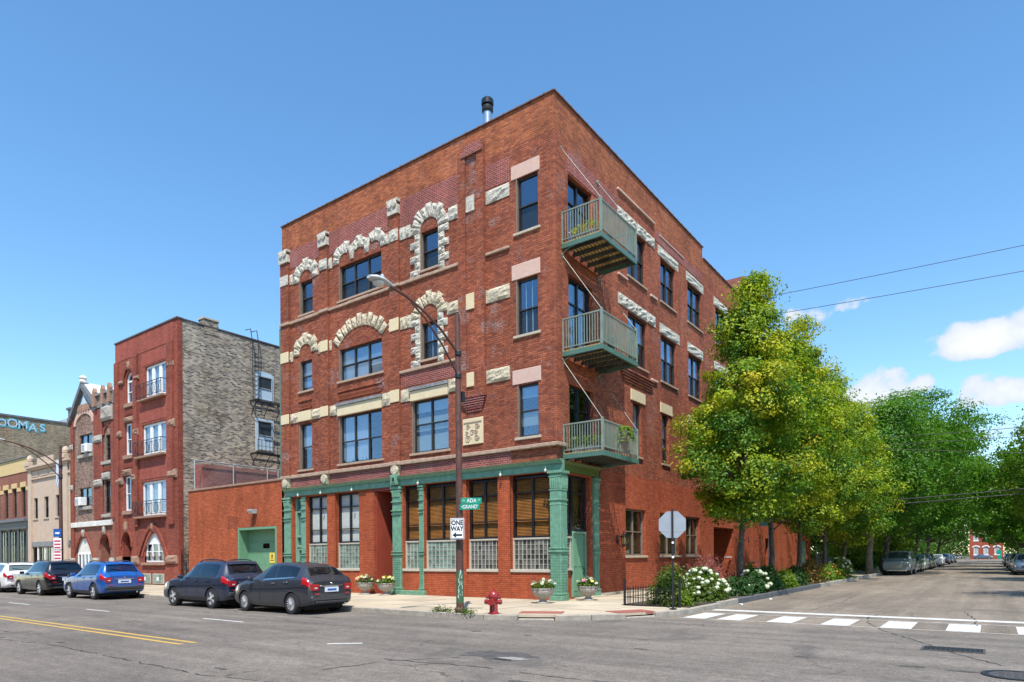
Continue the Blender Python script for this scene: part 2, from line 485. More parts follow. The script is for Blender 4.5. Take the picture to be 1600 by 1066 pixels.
def paint(name, c, metal=.35, rough=.28, coat=1.0):
    m = bpy.data.materials.new(name); m.use_nodes = True
    t = NT.__new__(NT); t.m = m; t.n, t.l = m.node_tree.nodes, m.node_tree.links
    b = [n for n in t.n if n.type == 'BSDF_PRINCIPLED'][0]; t.b = b
    n = t.noise(t.coord(), 3, 4)
    t.set(b, 'Base Color', t.mix(1., c, t.ramp(n, .3, .7, .93, 1.07), 'MULTIPLY'))
    b.inputs['Metallic'].default_value = metal; b.inputs['Roughness'].default_value = rough
    b.inputs['Coat Weight'].default_value = coat; b.inputs['Coat Roughness'].default_value = .04
    MATS[name] = m


paint('car_navy', (.010, .018, .042), 0., .5); paint('car_graphite', (.020, .023, .031), 0., .5); paint('car_blue', (.006, .085, .34), .1, .3)
paint('car_black', (.008, .009, .012), .1); paint('car_white', (.72, .73, .74), 0, .3); paint('car_silver', (.42, .44, .45), .6)
paint('car_van', (.22, .26, .25), .2, .45, .3); paint('car_steel', (.10, .14, .20)); paint('car_bronze', (.12, .10, .08))
plain('tyre', (.016, .016, .017), .8)
plain('car_plastic', (.028, .029, .031), .6)
plain('rim', (.52, .53, .54), .35, metal=.25, var=.05)
plain('rim_dark', (.09, .09, .095), .4, metal=.3, var=.05)
plain('chrome', (.62, .63, .65), .15, metal=1., var=.03)
plain('lamp_red', (.42, .012, .016), .18, var=.1, coat=.6)
plain('lamp_clear', (.60, .62, .64), .12, var=.05, coat=.6)
plain('plate', (.68, .72, .78), .5, var=.04)
plain('underbody', (.01, .01, .01), .9)
plain('headlamp', (.55, .55, .52), .2, coat=.5)
# ------------------------------------------------------------------ geometry helpers
class MB:
    def __init__(s):
        s.v = []; s.f = []

    def add(s, vs, fs):
        o = len(s.v); s.v += [tuple(v) for v in vs]; s.f += [tuple(i + o for i in f) for f in fs]
        return s

    def box(s, x0, x1, y0, y1, z0, z1):
        return s.add([(x0, y0, z0), (x1, y0, z0), (x1, y1, z0), (x0, y1, z0), (x0, y0, z1), (x1, y0, z1), (x1, y1, z1), (x0, y1, z1)],
                     [(0, 3, 2, 1), (4, 5, 6, 7), (0, 1, 5, 4), (1, 2, 6, 5), (2, 3, 7, 6), (3, 0, 4, 7)])

    def hexa(s, p):
        return s.add(p, [(0, 3, 2, 1), (4, 5, 6, 7), (0, 1, 5, 4), (1, 2, 6, 5), (2, 3, 7, 6), (3, 0, 4, 7)])

    def bar(s, a, b, w, h=None, up=(0, 0, 1)):
        a, b = Vector(a), Vector(b); h = h or w
        d = (b - a).normalized(); u = Vector(up)
        if abs(d.dot(u)) > .98: u = Vector((0, 1, 0))
        x = d.cross(u).normalized() * w / 2; y = x.cross(d).normalized() * h / 2
        return s.hexa([a - x - y, a + x - y, b + x - y, b - x - y, a - x + y, a + x + y, b + x + y, b - x + y])

    def tube(s, path, r, n=8, cap=True):
        path = [Vector(p) for p in path]
        rs = r if isinstance(r, (list, tuple)) else [r] * len(path)
        o = len(s.v); ref = None
        for i, p in enumerate(path):
            d = (path[min(i + 1, len(path) - 1)] - path[max(i - 1, 0)]).normalized()
            if ref is None:
                ref = d.orthogonal().normalized()
            ref = (ref - d * ref.dot(d)).normalized(); b = d.cross(ref)
            for k in range(n):
                a = 2 * math.pi * k / n
                s.v.append(tuple(p + (ref * math.cos(a) + b * math.sin(a)) * rs[i]))
        for i in range(len(path) - 1):
            for k in range(n):
                s.f.append((o + i * n + k, o + i * n + (k + 1) % n, o + (i + 1) * n + (k + 1) % n, o + (i + 1) * n + k))
        if cap:
            s.f.append(tuple(o + k for k in range(n))[::-1]); e = o + (len(path) - 1) * n
            s.f.append(tuple(e + k for k in range(n)))
        return s

    def lathe(s, prof, c=(0, 0, 0), n=16, axis='z', wob=None, cap=True):
        o = len(s.v)
        for (r, h) in prof:
            for k in range(n):
                a = 2 * math.pi * k / n
                rr = r * (wob(a, h) if wob else 1)
                p = {'z': (rr * math.cos(a), rr * math.sin(a), h), 'y': (rr * math.cos(a), h, rr * math.sin(a)), 'x': (h, rr * math.cos(a), rr * math.sin(a))}[axis]
                s.v.append((c[0] + p[0], c[1] + p[1], c[2] + p[2]))
        for i in range(len(prof) - 1):
            for k in range(n):
                s.f.append((o + i * n + k, o + i * n + (k + 1) % n, o + (i + 1) * n + (k + 1) % n, o + (i + 1) * n + k))
        if cap:
            s.f.append(tuple(o + k for k in range(n))[::-1]); e = o + (len(prof) - 1) * n
            s.f.append(tuple(e + k for k in range(n)))
        return s

    def build(s, name, mat, parent=None, smooth=False, recalc=True, bevel=0., kind=None):
        me = bpy.data.meshes.new(name)
        me.from_pydata(s.v, [], s.f)
        if recalc or bevel:
            bm = bmesh.new(); bm.from_mesh(me)
            if bevel:
                bmesh.ops.bevel(bm, geom=bm.edges[:], offset=bevel, segments=1, affect='EDGES', clamp_overlap=True)
            bmesh.ops.recalc_face_normals(bm, faces=bm.faces[:])
            bm.to_mesh(me); bm.free()
        if smooth:
            me.polygons.foreach_set('use_smooth', [True] * len(me.polygons))
            if smooth != 'all':
                me.set_sharp_from_angle(angle=R(40))
        return link(name, me, mat, parent, kind)


def link(name, me, mat, parent=None, kind=None):
    o = bpy.data.objects.new(name, me)
    COL.objects.link(o)
    if mat is not None and (not me.materials):
        me.materials.append(MATS[mat] if isinstance(mat, str) else mat)
    if parent is not None:
        o.parent = parent
        if parent.get('_world'):
            o.matrix_parent_inverse = Matrix.Translation(-Vector(parent.location))
    if kind: o['kind'] = kind
    return o


def tag(o, label, cat, group=None):
    o['label'] = label; o['category'] = cat
    if group: o['group'] = group
    return o


def struct(o):
    o['kind'] = 'structure'; return o


def empty(name, loc, label=None, cat=None, group=None, rz=0., world=False):
    """world=True: children are modelled in world coordinates"""
    o = bpy.data.objects.new(name, None); COL.objects.link(o)
    o.location = loc; o.rotation_euler = (0, 0, rz); o.empty_display_size = .3
    if world: o['_world'] = 1
    if label: tag(o, label, cat, group)
    return o


def copy_tree(o, parent=None):
    c = o.copy(); COL.objects.link(c)
    c.parent = parent
    for ch in list(o.children): copy_tree(ch, c)
    return c


class Fac:
    """a facade: u along the wall, d outward from it, z up"""
    def __init__(s, fn): s.P = fn

    def box(s, mb, u0, u1, d0, d1, z0, z1):
        P = s.P
        return mb.hexa([P(u0, d0, z0), P(u1, d0, z0), P(u1, d1, z0), P(u0, d1, z0), P(u0, d0, z1), P(u1, d0, z1), P(u1, d1, z1), P(u0, d1, z1)])

    def poly(s, mb, pts, d0, d1):
        n = len(pts)
        vs = [s.P(u, d0, z) for u, z in pts] + [s.P(u, d1, z) for u, z in pts]
        fs = [tuple(range(n))[::-1], tuple(range(n, 2 * n))] + [(i, (i + 1) % n, n + (i + 1) % n, n + i) for i in range(n)]
        return mb.add(vs, fs)

    def wall(s, mb, u0, u1, z0, z1, holes=(), d=0., depth=.25):
        us = sorted({u0, u1, *[h[0] for h in holes if u0 < h[0] < u1], *[h[1] for h in holes if u0 < h[1] < u1]})
        zs = sorted({z0, z1, *[h[2] for h in holes if z0 < h[2] < z1], *[h[3] for h in holes if z0 < h[3] < z1]})
        for i in range(len(us) - 1):
            for j in range(len(zs) - 1):
                cu, cz = (us[i] + us[i + 1]) / 2, (zs[j] + zs[j + 1]) / 2
                if any(h[0] < cu < h[1] and h[2] < cz < h[3] for h in holes): continue
                mb.add([s.P(us[i], d, zs[j]), s.P(us[i + 1], d, zs[j]), s.P(us[i + 1], d, zs[j + 1]), s.P(us[i], d, zs[j + 1])], [(0, 1, 2, 3)])
        for h in holes:
            a, b, c, e = h[:4]; q = d - (h[4] if len(h) > 4 else depth)
            for (p1, p2) in (((a, c), (b, c)), ((b, c), (b, e)), ((b, e), (a, e)), ((a, e), (a, c))):
                if p1[1] == p2[1] and p1[1] <= z0 + 1e-6: continue
                mb.add([s.P(p1[0], d, p1[1]), s.P(p2[0], d, p2[1]), s.P(p2[0], q, p2[1]), s.P(p1[0], q, p1[1])], [(0, 1, 2, 3)])
        return mb

    def rock(s, name, root, quad, d0, proud, mat, rough=.035, n=4, rnd=random):
        """rock-faced stone: quad of 4 (u,z) corners, its face bulging and uneven"""
        a, b, c, e = [Vector(q) for q in quad]
        P = s.P; vs = []; N = n
        for j in range(N + 1):
            for i in range(N + 1):
                x, y = i / N, j / N
                p = (a * (1 - x) + b * x) * (1 - y) + (e * (1 - x) + c * x) * y
                edge = i in (0, N) or j in (0, N)
                d = d0 + proud * (.45 if edge else 1.) + (rnd.uniform(-rough, rough) if not edge else rnd.uniform(-.006, .006))
                vs.append(P(p.x, d, p.y))
        fs = [(j * (N + 1) + i, j * (N + 1) + i + 1, (j + 1) * (N + 1) + i + 1, (j + 1) * (N + 1) + i) for j in range(N) for i in range(N)]
        ring = [i for i in range(N + 1)] + [j * (N + 1) + N for j in range(1, N + 1)] + [N * (N + 1) + i for i in range(N - 1, -1, -1)] + [j * (N + 1) for j in range(N - 1, 0, -1)]
        o = len(vs)
        for k in ring:
            i, j = k % (N + 1), k // (N + 1)
            x, y = i / N, j / N
            p = (a * (1 - x) + b * x) * (1 - y) + (e * (1 - x) + c * x) * y
            vs.append(P(p.x, d0 - .02, p.y))
        m = len(ring)
        fs += [(ring[k], o + k, o + (k + 1) % m, ring[(k + 1) % m]) for k in range(m)]
        return MB().add(vs, fs).build(name, mat, root)


def rect(u0, u1, z0, z1): return [(u0, z0), (u1, z0), (u1, z1), (u0, z1)]


def window(fac, root, u0, u1, z0, z1, cols=1, split=.5, rec=.17, fw=.07, fmat='bronze_frame', glass='glass', low='glass_low', screen=True,
           blind=None, sill='stone_sill', mull=.06, name='window', sill_over=.12, d0=0., rows=None, mint=None, arch=0.):
    """sash window set back in its opening: frame, panes, screens, shade, sill"""
    m = MB(); B = fac.box
    di, do = d0 - rec - .05, d0 - rec + .04
    B(m, u0, u0 + fw, di, do, z0, z1); B(m, u1 - fw, u1, di, do, z0, z1)
    B(m, u0 + fw, u1 - fw, di, do, z0, z0 + fw); B(m, u0 + fw, u1 - fw, di, do, z1 - fw, z1)
    iu0, iu1, iz0, iz1 = u0 + fw, u1 - fw, z0 + fw, z1 - fw
    rows = rows or [split]
    zc = [iz0] + [iz0 + (iz1 - iz0) * r for r in rows] + [iz1]
    w = (iu1 - iu0 - mull * (cols - 1)) / cols
    cells = []
    for c in range(cols):
        a = iu0 + c * (w + mull)
        if c: B(m, a - mull, a, di + .004, do + .01, iz0, iz1)
        for k in range(len(zc) - 1):
            lo = zc[k] + (.022 if k else 0); hi = zc[k + 1] - (.022 if k < len(zc) - 2 else 0)
            cells.append((a, a + w, lo, hi, k, c))
        for zz in zc[1:-1]: B(m, a, a + w, di + .008, do - .012, zz - .022, zz + .022)
    fr = m.build(name, fmat, root)
    for (a, b, lo, hi, k, c) in cells:
        g = MB(); dd = d0 - rec + (-.028 if k == 0 else -.008)
        B(g, a, b, dd - .006, dd, lo, hi)
        g.build('pane', low if (k == 0 and screen) else glass, fr)
        if mint:
            q = MB()
            for t in range(1, mint + 1):
                uu = a + (b - a) * t / (mint + 1); B(q, uu - .012, uu + .012, dd - .03, dd - .012, lo, hi)
            q.build('glazing_bar', 'white_paint', fr)
    if screen:
        sc = MB()
        for (a, b, lo, hi, k, c) in cells:
            if k == 0: B(sc, a + .01, b - .01, d0 - rec - .075, d0 - rec - .07, lo, hi)
        sc.build('insect_screen', 'screen_mesh', fr)
    if blind:
        for (mat, f0, f1, cc) in blind:            # (material, from, to as fractions of height, columns)
            for c in (range(cols) if cc is None else cc):
                a = iu0 + c * (w + mull); q = MB()
                hz0, hz1 = iz0 + (iz1 - iz0) * f0, iz0 + (iz1 - iz0) * f1
                db = d0 - rec - (.062 if f0 < .3 else .058)
                if mat == 'curtain':
                    n = 9
                    pts = [(a + (b2 := (w * i / n)), db - .03 * (i % 2)) for i in range(n + 1)]
                    for i in range(n):
                        q.add([fac.P(pts[i][0], pts[i][1], hz0 + (.12 if i % 3 == 0 else 0)), fac.P(pts[i + 1][0], pts[i + 1][1], hz0), fac.P(pts[i + 1][0], pts[i + 1][1], hz1), fac.P(pts[i][0], pts[i][1], hz1)], [(0, 1, 2, 3)])
                    q.build('curtain', mat, fr, recalc=False)
                else:
                    B(q, a, a + w, db - .006, db, hz0, hz1); q.build('shade', mat, fr)
    if sill:
        q = MB(); B(q, u0 - sill_over, u1 + sill_over, d0 - rec - .02, d0 + .07, z0 - .10, z0 - .004)
        q.build('sill', sill, fr, bevel=.01)
    return fr


def leaf_mesh(name, centres, normals, size, rnd, ratio=.62, jitter=.35, fold=.25):
    """many leaf-sized rhombic faces, folded along the midrib"""
    n = len(centres)
    s = size * (1 + rnd.uniform(-jitter, jitter, n))[:, None]
    nn = normals / np.linalg.norm(normals, axis=1, keepdims=True)
    t = rnd.normal(size=(n, 3)); t -= nn * (t * nn).sum(1, keepdims=True); t /= np.linalg.norm(t, axis=1, keepdims=True)
    b = np.cross(nn, t)
    v = np.empty((n, 4, 3))
    v[:, 0] = centres - t * s * .5
    v[:, 1] = centres + b * s * .5 * ratio + nn * s * fold * .4 + t * s * .05
    v[:, 2] = centres + t * s * .5
    v[:, 3] = centres - b * s * .5 * ratio + nn * s * fold * .4 + t * s * .05
    me = bpy.data.meshes.new(name)
    me.vertices.add(n * 4); me.vertices.foreach_set('co', v.reshape(-1).astype(np.float32))
    me.loops.add(n * 6); me.polygons.add(n * 2)
    base = (np.arange(n) * 4)[:, None]
    idx = (base + np.array([0, 1, 2, 0, 2, 3])[None, :]).reshape(-1)
    me.loops.foreach_set('vertex_index', idx.astype(np.int32))
    me.polygons.foreach_set('loop_start', (np.arange(n * 2) * 3).astype(np.int32))
    me.update(calc_edges=True); me.validate()
    return me


def text_mesh(txt, size, name='lettering', bold=0.):
    cu = bpy.data.curves.new(name, 'FONT'); cu.body = txt; cu.size = size; cu.align_x = 'CENTER'; cu.align_y = 'CENTER'
    cu.extrude = .002; cu.offset = bold; cu.resolution_u = 3
    ob = bpy.data.objects.new(name, cu); COL.objects.link(ob)
    dg = bpy.context.evaluated_depsgraph_get()
    me = bpy.data.meshes.new_from_object(ob.evaluated_get(dg))
    bpy.data.objects.remove(ob); bpy.data.curves.remove(cu)
    return me


def text_on(parent, txt, size, mat, origin, ux, uz, sx=1., name='lettering', bold=0.):
    """flat letters: origin, text direction ux, up direction uz"""
    me = text_mesh(txt, size, name, bold)
    ux, uz = Vector(ux).normalized(), Vector(uz).normalized(); un = ux.cross(uz)
    M = Matrix(((ux.x * sx, uz.x, un.x, origin[0]), (ux.y * sx, uz.y, un.y, origin[1]), (ux.z * sx, uz.z, un.z, origin[2]), (0, 0, 0, 1)))
    me.transform(M); me.materials.clear()
    return link(name, me, mat, parent)
# ------------------------------------------------------------------ ground, streets, pavements
struct(MB().add([(-900, -700, -.03), (900, -700, -.03), (900, 1500, -.03), (-900, 1500, -.03)], [(0, 1, 2, 3)]).build('ground', 'ground_lot'))
AX0, AX1 = 5.40, 16.1                     # side street kerbs
GY0, GY1 = -20.3, -5.95                   # avenue kerbs
ROAD = MB()
# avenue with its rounded mouth of the side street, cut in strips so that the two sheets never overlap
road = struct(MB().add([(-400, GY0, 0), (400, GY0, 0), (400, GY1, 0), (-400, GY1, 0)], [(0, 1, 2, 3)]).build('avenue_road', 'asphalt'))
CR = 5.2                                  # corner radius
CC = (AX0 - CR, GY1 + CR)
arc = [(CC[0] + CR * math.cos(R(-90 + 90 * i / 16)), CC[1] + CR * math.sin(R(-90 + 90 * i / 16))) for i in range(17)]
CR2 = 4.
arc2 = [(AX1 + CR2 - CR2 * math.cos(R(90 * i / 12)), GY1 + CR2 - CR2 * math.sin(R(90 * i / 12))) for i in range(13)]
pts = [(p[0], p[1], 0) for p in arc] + [(AX0, 400, 0), (AX1, 400, 0)] + [(p[0], p[1], 0) for p in arc2]
YT = -3.0
def side_road():
    # below YT the mouth is avenue asphalt, above it the warmer, older surface of the side street
    lo = [p for p in arc if p[1] <= YT] ; lo2 = [p for p in arc2 if p[1] <= YT]
    def cut(arcp):
        for a, b in zip(arcp[:-1], arcp[1:]):
            if (a[1] - YT) * (b[1] - YT) <= 0:
                t = (YT - a[1]) / (b[1] - a[1]); return (a[0] + t * (b[0] - a[0]), YT)
    c1, c2 = cut(arc), cut(arc2)
    mouth = [*lo, c1, c2, *lo2]
    hi = [c1, *[p for p in arc if p[1] > YT], (AX0, 420), (AX1, 420), *[p for p in arc2 if p[1] > YT], c2]
    for nm, P, m in (('street_mouth', mouth, 'asphalt'), ('side_street', hi, 'asphalt_side')):
        struct(MB().add([(x, y, 0) for x, y in P], [tuple(range(len(P)))[::-1]]).build(nm, m))
side_road()
struct(MB().add([(AX0, -120, 0), (AX1, -120, 0), (AX1, GY0, 0), (AX0, GY0, 0)], [(0, 1, 2, 3)]).build('side_street_south', 'asphalt_side'))

# pavement on the near corner: slab by slab
walk = struct(MB().add([(-14, GY1 + .16, .02), (AX0 - .16, GY1 + .16, .02), (AX0 - .16, 30, .02), (-14, 30, .02)][:0] +
              [(-400, GY1 + .14, .10), (0.2, GY1 + .14, .10), (CC[0] + 3.6, CC[1] - 3.6, .10), (AX0 - .16, CC[1], .10), (AX0 - .16, 60, .10), (0.05, 60, .10), (0.05, 2, .10), (-400, 2, .10)],
              [(0, 1, 2, 3, 4, 5, 6, 7)]).build('pavement', 'sidewalk'))
INN = CR - .17
convex = [(-400, GY1 + .17), (CC[0], GY1 + .17)] + [(CC[0] + INN * math.cos(R(-90 + 90 * i / 14)), CC[1] + INN * math.sin(R(-90 + 90 * i / 14))) for i in range(1, 14)] + [(AX0 - .17, CC[1]), (AX0 - .17, 400), (-400, 400)]
def clip(poly, conv):
    out = poly
    for i in range(len(conv)):
        a, b = conv[i], conv[(i + 1) % len(conv)]
        src, out = out, []
        if not src: break
        def side(p): return (b[0] - a[0]) * (p[1] - a[1]) - (b[1] - a[1]) * (p[0] - a[0])
        for k in range(len(src)):
            p, q = src[k], src[(k + 1) % len(src)]
            sp_, sq = side(p), side(q)
            if sp_ >= 0: out.append(p)
            if sp_ * sq < 0:
                t = sp_ / (sp_ - sq); out.append((p[0] + t * (q[0] - p[0]), p[1] + t * (q[1] - p[1])))
    return out
rs = random.Random(11)
def slab(x0, x1, y0, y1):
    g = .008
    P = clip([(x0 + g, y0 + g), (x1 - g, y0 + g), (x1 - g, y1 - g), (x0 + g, y1 - g)], convex)
    if len(P) < 3: return
    ar = abs(sum(P[i][0] * P[(i + 1) % len(P)][1] - P[(i + 1) % len(P)][0] * P[i][1] for i in range(len(P)))) / 2
    if ar < .08: return
    z = .15 + rs.uniform(-.006, .006); tx, ty = rs.uniform(-.003, .003), rs.uniform(-.003, .003)
    cx, cy = sum(p[0] for p in P) / len(P), sum(p[1] for p in P) / len(P)
    n = len(P)
    m = MB().add([(x, y, .08) for x, y in P] + [(x, y, z + (x - cx) * tx + (y - cy) * ty) for x, y in P],
                 [tuple(range(n, 2 * n))] + [(i, (i + 1) % n, n + (i + 1) % n, n + i) for i in range(n)])
    m.build('slab', 'sidewalk', walk)
ys = [GY1 + .17, -4.45, -3.0, -1.5, 0.0]
for i in range(22):
    x0 = -28.0 + i * 1.5
    for j in range(4): slab(x0, x0 + 1.5, ys[j], ys[j + 1])
# along the side street beside the building
for k in range(11):
    slab(0.06, 1.55, k * 1.5, k * 1.5 + 1.5); slab(1.55, 3.05, k * 1.5, k * 1.5 + 1.5)
slab(3.05, AX0 - .17, -.9 + .9, .0)
for j in range(4): slab(5.0 - .0, AX0 - .17, ys[j], ys[j + 1])
MB().add([(-400, GY1 + .17, .145), (-28, GY1 + .17, .145), (-28, 1.0, .145), (-400, 1.0, .145)], [(0, 1, 2, 3)]).build('far_pavement', 'sidewalk', walk)
MB().add([(.06, 16.5, .145), (3.05, 16.5, .145), (3.05, 300, .145), (.06, 300, .145)], [(0, 1, 2, 3)]).build('side_pavement', 'sidewalk', walk)
struct(MB().box(AX1 + .17, AX1 + 6, -1.8, 400, .02, .15).build('pavement_east', 'sidewalk'))
# kerb stones
kerb = struct(bpy.data.objects.new('kerb', None)); COL.objects.link(kerb)
def kerbstone(a, b, wid, nrm_a, nrm_b, h, mat):
    a0 = (a[0] + nrm_a[0] * wid, a[1] + nrm_a[1] * wid); b0 = (b[0] + nrm_b[0] * wid, b[1] + nrm_b[1] * wid)
    MB().hexa([(*a, -.02), (*b, -.02), (*b0, -.02), (*a0, -.02), (*a, h), (*b, h), (*b0, h), (*a0, h)]).build('kerbstone', mat, kerb, bevel=.018)
def ramp_h(x, y):
    """kerb drops to the road at the two crossings"""
    h = .15
    return h
xk = -40.0
while xk < CC[0] - .1:
    xe = min(xk + 2.0, CC[0])
    dropped = -18.2 < xk < -17
    kerbstone((xk + .006, GY1), (xe - .006, GY1), .16, (0, 1), (0, 1), .155, 'concrete_curb')
    xk = xe
for i in range(0, 16, 2):
    a0, a1 = R(-90 + 90 * i / 16 + .1), R(-90 + 90 * (i + 2) / 16 - .1)
    am = (a0 + a1) / 2
    h = .05 if (i in (4, 10)) else .152
    kerbstone((CC[0] + CR * math.cos(a0), CC[1] + CR * math.sin(a0)), (CC[0] + CR * math.cos(a1), CC[1] + CR * math.sin(a1)), .16,
              (-math.cos(a0), -math.sin(a0)), (-math.cos(a1), -math.sin(a1)), h, 'concrete_curb')
yk = CC[1]
i = 0
while yk < 130:
    ye = yk + (1.9 if i % 3 else 2.3)
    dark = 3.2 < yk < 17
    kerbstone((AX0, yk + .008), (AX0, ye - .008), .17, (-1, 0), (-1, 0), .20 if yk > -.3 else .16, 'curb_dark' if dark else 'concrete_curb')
    yk = ye; i += 1
yk = -1.9
while yk < 130:
    kerbstone((AX1, yk + .008), (AX1, yk + 3.0), .17, (1, 0), (1, 0), .16, 'concrete_curb'); yk += 3.008
# tactile pads at the two dropped kerbs
for nm, cx, cy, a in (('a', 2.35, -4.60, 26), ('b', 4.30, -2.95, 60)):
    m = MB(); c_, s_ = math.cos(R(a)), math.sin(R(a))
    def T(u, v, z): return (cx + u * c_ - v * s_, cy + u * s_ + v * c_, z)
    m.hexa([T(-.62, -.36, .10), T(.62, -.36, .10), T(.62, .36, .10), T(-.62, .36, .10), T(-.62, -.36, .163), T(.62, -.36, .163), T(.62, .36, .166), T(-.62, .36, .166)])
    for iu in range(11):
        for iv in range(6):
            u, v = -.55 + iu * .11, -.28 + iv * .11
            m.hexa([T(u - .02, v - .02, .165), T(u + .02, v - .02, .165), T(u + .02, v + .02, .165), T(u - .02, v + .02, .165), T(u - .012, v - .012, .174), T(u + .012, v - .012, .174), T(u + .012, v + .012, .174), T(u - .012, v + .012, .174)])
    m.build('tactile_pad', 'tactile', walk)

# painted markings: sheets 4 mm over the asphalt
def sheet(name, P, mat, z=.004, parent=None):
    return MB().add([(x, y, z) for x, y in P], [tuple(range(len(P)))]).build(name, mat, parent)
marks = struct(bpy.data.objects.new('road_marking', None)); COL.objects.link(marks)
for k in range(8):
    x0 = 5.30 + k * 1.305 + (.0 if k else .35)
    sheet('crossing_bar', [(x0, -2.42), (x0 + .64, -2.42), (x0 + .64, -.62), (x0, -.62)], 'paint_white', .004, marks)
for (ya, yb) in ((-2.56, -2.50), (-.55, -.49)):
    sheet('crossing_edge_line', [(5.55, ya), (16.0, ya), (16.0, yb), (5.55, yb)], 'paint_white', .008, marks)
sheet('stop_line', [(5.5, .35), (16.0, .35), (16.0, .85), (5.5, .85)], 'paint_white', .004, marks)
for y0 in (-13.32, -13.02):
    sheet('yellow_line', [(-200, y0), (-.8, y0), (-.75, y0 + .11), (-200, y0 + .11)], 'paint_yellow', .004, marks)
for x0, x1, y in ((-20.4, -18.1, -10.5), (-13.3, -11.5, -10.3), (-6.1, -4.0, -9.95), (-30, -27, -10.4)):
    sheet('lane_dash', [(x0, y), (x1, y), (x1, y + .10), (x0, y + .10)], 'paint_white', .004, marks)
sheet('lane_tick', [(1.75, -11.6), (2.3, -11.15), (2.22, -11.05), (1.68, -11.5)], 'paint_white', .004, marks)
# long cracks and a broken patch in the asphalt
plain('crack_tar', (.03, .028, .027), .85, var=.3, scale=9)
plain('patch_dark', (.075, .070, .066), .9, var=.3, scale=5, bump=.8, bscale=30)
plain('patch_pale', (.25, .235, .215), .9, var=.2, scale=6, bump=.8, bscale=30)
def crack(path, w, seed):
    r = random.Random(seed); P = []
    for (a, b) in zip(path[:-1], path[1:]):
        n = max(2, int(math.dist(a, b) / .16))
        for i in range(n):
            t = i / n; P.append((a[0] + (b[0] - a[0]) * t + r.uniform(-.035, .035), a[1] + (b[1] - a[1]) * t + r.uniform(-.035, .035)))
    m = MB()
    for i in range(len(P) - 1):
        if r.random() < .12: continue
        a, b = P[i], P[i + 1]
        d = Vector((b[0] - a[0], b[1] - a[1])); d = Vector((-d.y, d.x)).normalized()
        w0, w1 = w * r.uniform(.3, 1.2) / 2, w * r.uniform(.3, 1.2) / 2
        m.add([(a[0] - d.x * w0, a[1] - d.y * w0, .005), (a[0] + d.x * w0, a[1] + d.y * w0, .005), (b[0] + d.x * w1, b[1] + d.y * w1, .005), (b[0] - d.x * w1, b[1] - d.y * w1, .005)], [(0, 1, 2, 3)])
    m.build('crack', 'crack_tar', road, recalc=False)
crack([(4.2, -12.3), (6.2, -12.0), (7.6, -12.1), (9.5, -11.9), (11.4, -12.1)], .032, 1)
crack([(10.2, 2.2), (9.9, .6), (10.1, -1.3), (10.7, -3.2), (11.7, -5.3), (12.3, -6.6), (12.9, -7.6)], .032, 2)
crack([(-5.5, -10.9), (-3.0, -10.2), (0.2, -9.4)], .028, 3)
crack([(4.2, -13.6), (4.4, -12.4), (5.3, -11.3)], .032, 4)
crack([(12.0, 3.6), (12.3, 1.2), (12.4, -1.1)], .032, 5)
crack([(-9, -15.5), (-3, -14.8), (3, -14.9), (8, -14.1)], .032, 6)
crack([(8.0, 12), (8.3, 6), (8.1, 2)], .032, 7)
def blotch(name, cx, cy, rx, ry, mat, seed, z=.003):
    r = random.Random(seed); P = []
    for i in range(28):
        a = 2 * math.pi * i / 28; k = r.uniform(.7, 1.15)
        P.append((cx + rx * k * math.cos(a), cy + ry * k * math.sin(a)))
    sheet(name, P, mat, z, road)
blotch('worn_patch', 5.6, -10.85, .75, .5, 'patch_dark', 1)
blotch('pothole_rim', 6.05, -11.05, .28, .16, 'patch_pale', 2, .0065)
blotch('pothole', 5.95, -11.22, .20, .07, 'crack_tar', 3, .0095)

plain('oil_stain', (.07, .064, .058), .8, var=.3, scale=6)
for i in range(26):
    r_ = random.Random(100 + i); blotch('oil_spot', r_.uniform(-9, 14), r_.choice((-7.7, -8.6, -10.9, -12.2, -14.8, -16.4)) + r_.uniform(-.5, .5), r_.uniform(.05, .22), r_.uniform(.04, .10), 'oil_stain', 200 + i, .0035 + i * .00003)
plain('iron_worn', (.07, .062, .056), .55, var=.3, scale=12)
# drain grate and manhole
g = empty('drain_grate', (12.1, -5.86, 0), 'long slotted dark iron drain grate set in the side street mouth', 'drain')
MB().box(-.46, .46, -.27, .27, .001, .006).build('pit', 'underbody', g)
m = MB(); m.box(-.48, .48, -.29, -.25, .001, .018); m.box(-.48, .48, .25, .29, .001, .018); m.box(-.48, -.44, -.25, .25, .001, .018); m.box(.44, .48, -.25, .25, .001, .018)
m.build('frame', 'iron_worn', g)
for i in range(12):
    x = -.40 + i * .0727; MB().box(x - .018, x + .018, -.25, .25, .007, .016).build('bar', 'black_iron', g)
g = empty('manhole_cover', (12.95, -8.4, 0), 'round dark iron manhole cover at the right foot of the street', 'manhole')
MB().lathe([(.42, .001), (.42, .016), (.36, .018), (.36, .012)], n=32).build('ring', 'black_iron', g)
m = MB().lathe([(.35, .001), (.35, .011), (.3, .013)], n=32)
for i in range(-3, 4):
    for j in range(-3, 4):
        if i * i + j * j < 10: m.box(i * .085 - .03, i * .085 + .03, j * .085 - .03, j * .085 + .03, .012, .018)
m.build('cover', 'iron_worn', g)
# ------------------------------------------------------------------ the corner building
FS = Fac(lambda u, d, z: (u, -d, z))            # faces south, on the avenue (y = 0)
FE = Fac(lambda u, d, z: (d, u, z))             # faces east, on the side street (x = 0)
BW, BH = -16.4, 18.6
bld = empty('corner_building', (-8, 10, .15), 'four storey red brick corner building with cream stone arches and green storefront', 'building', world=True)
rb = random.Random(5)

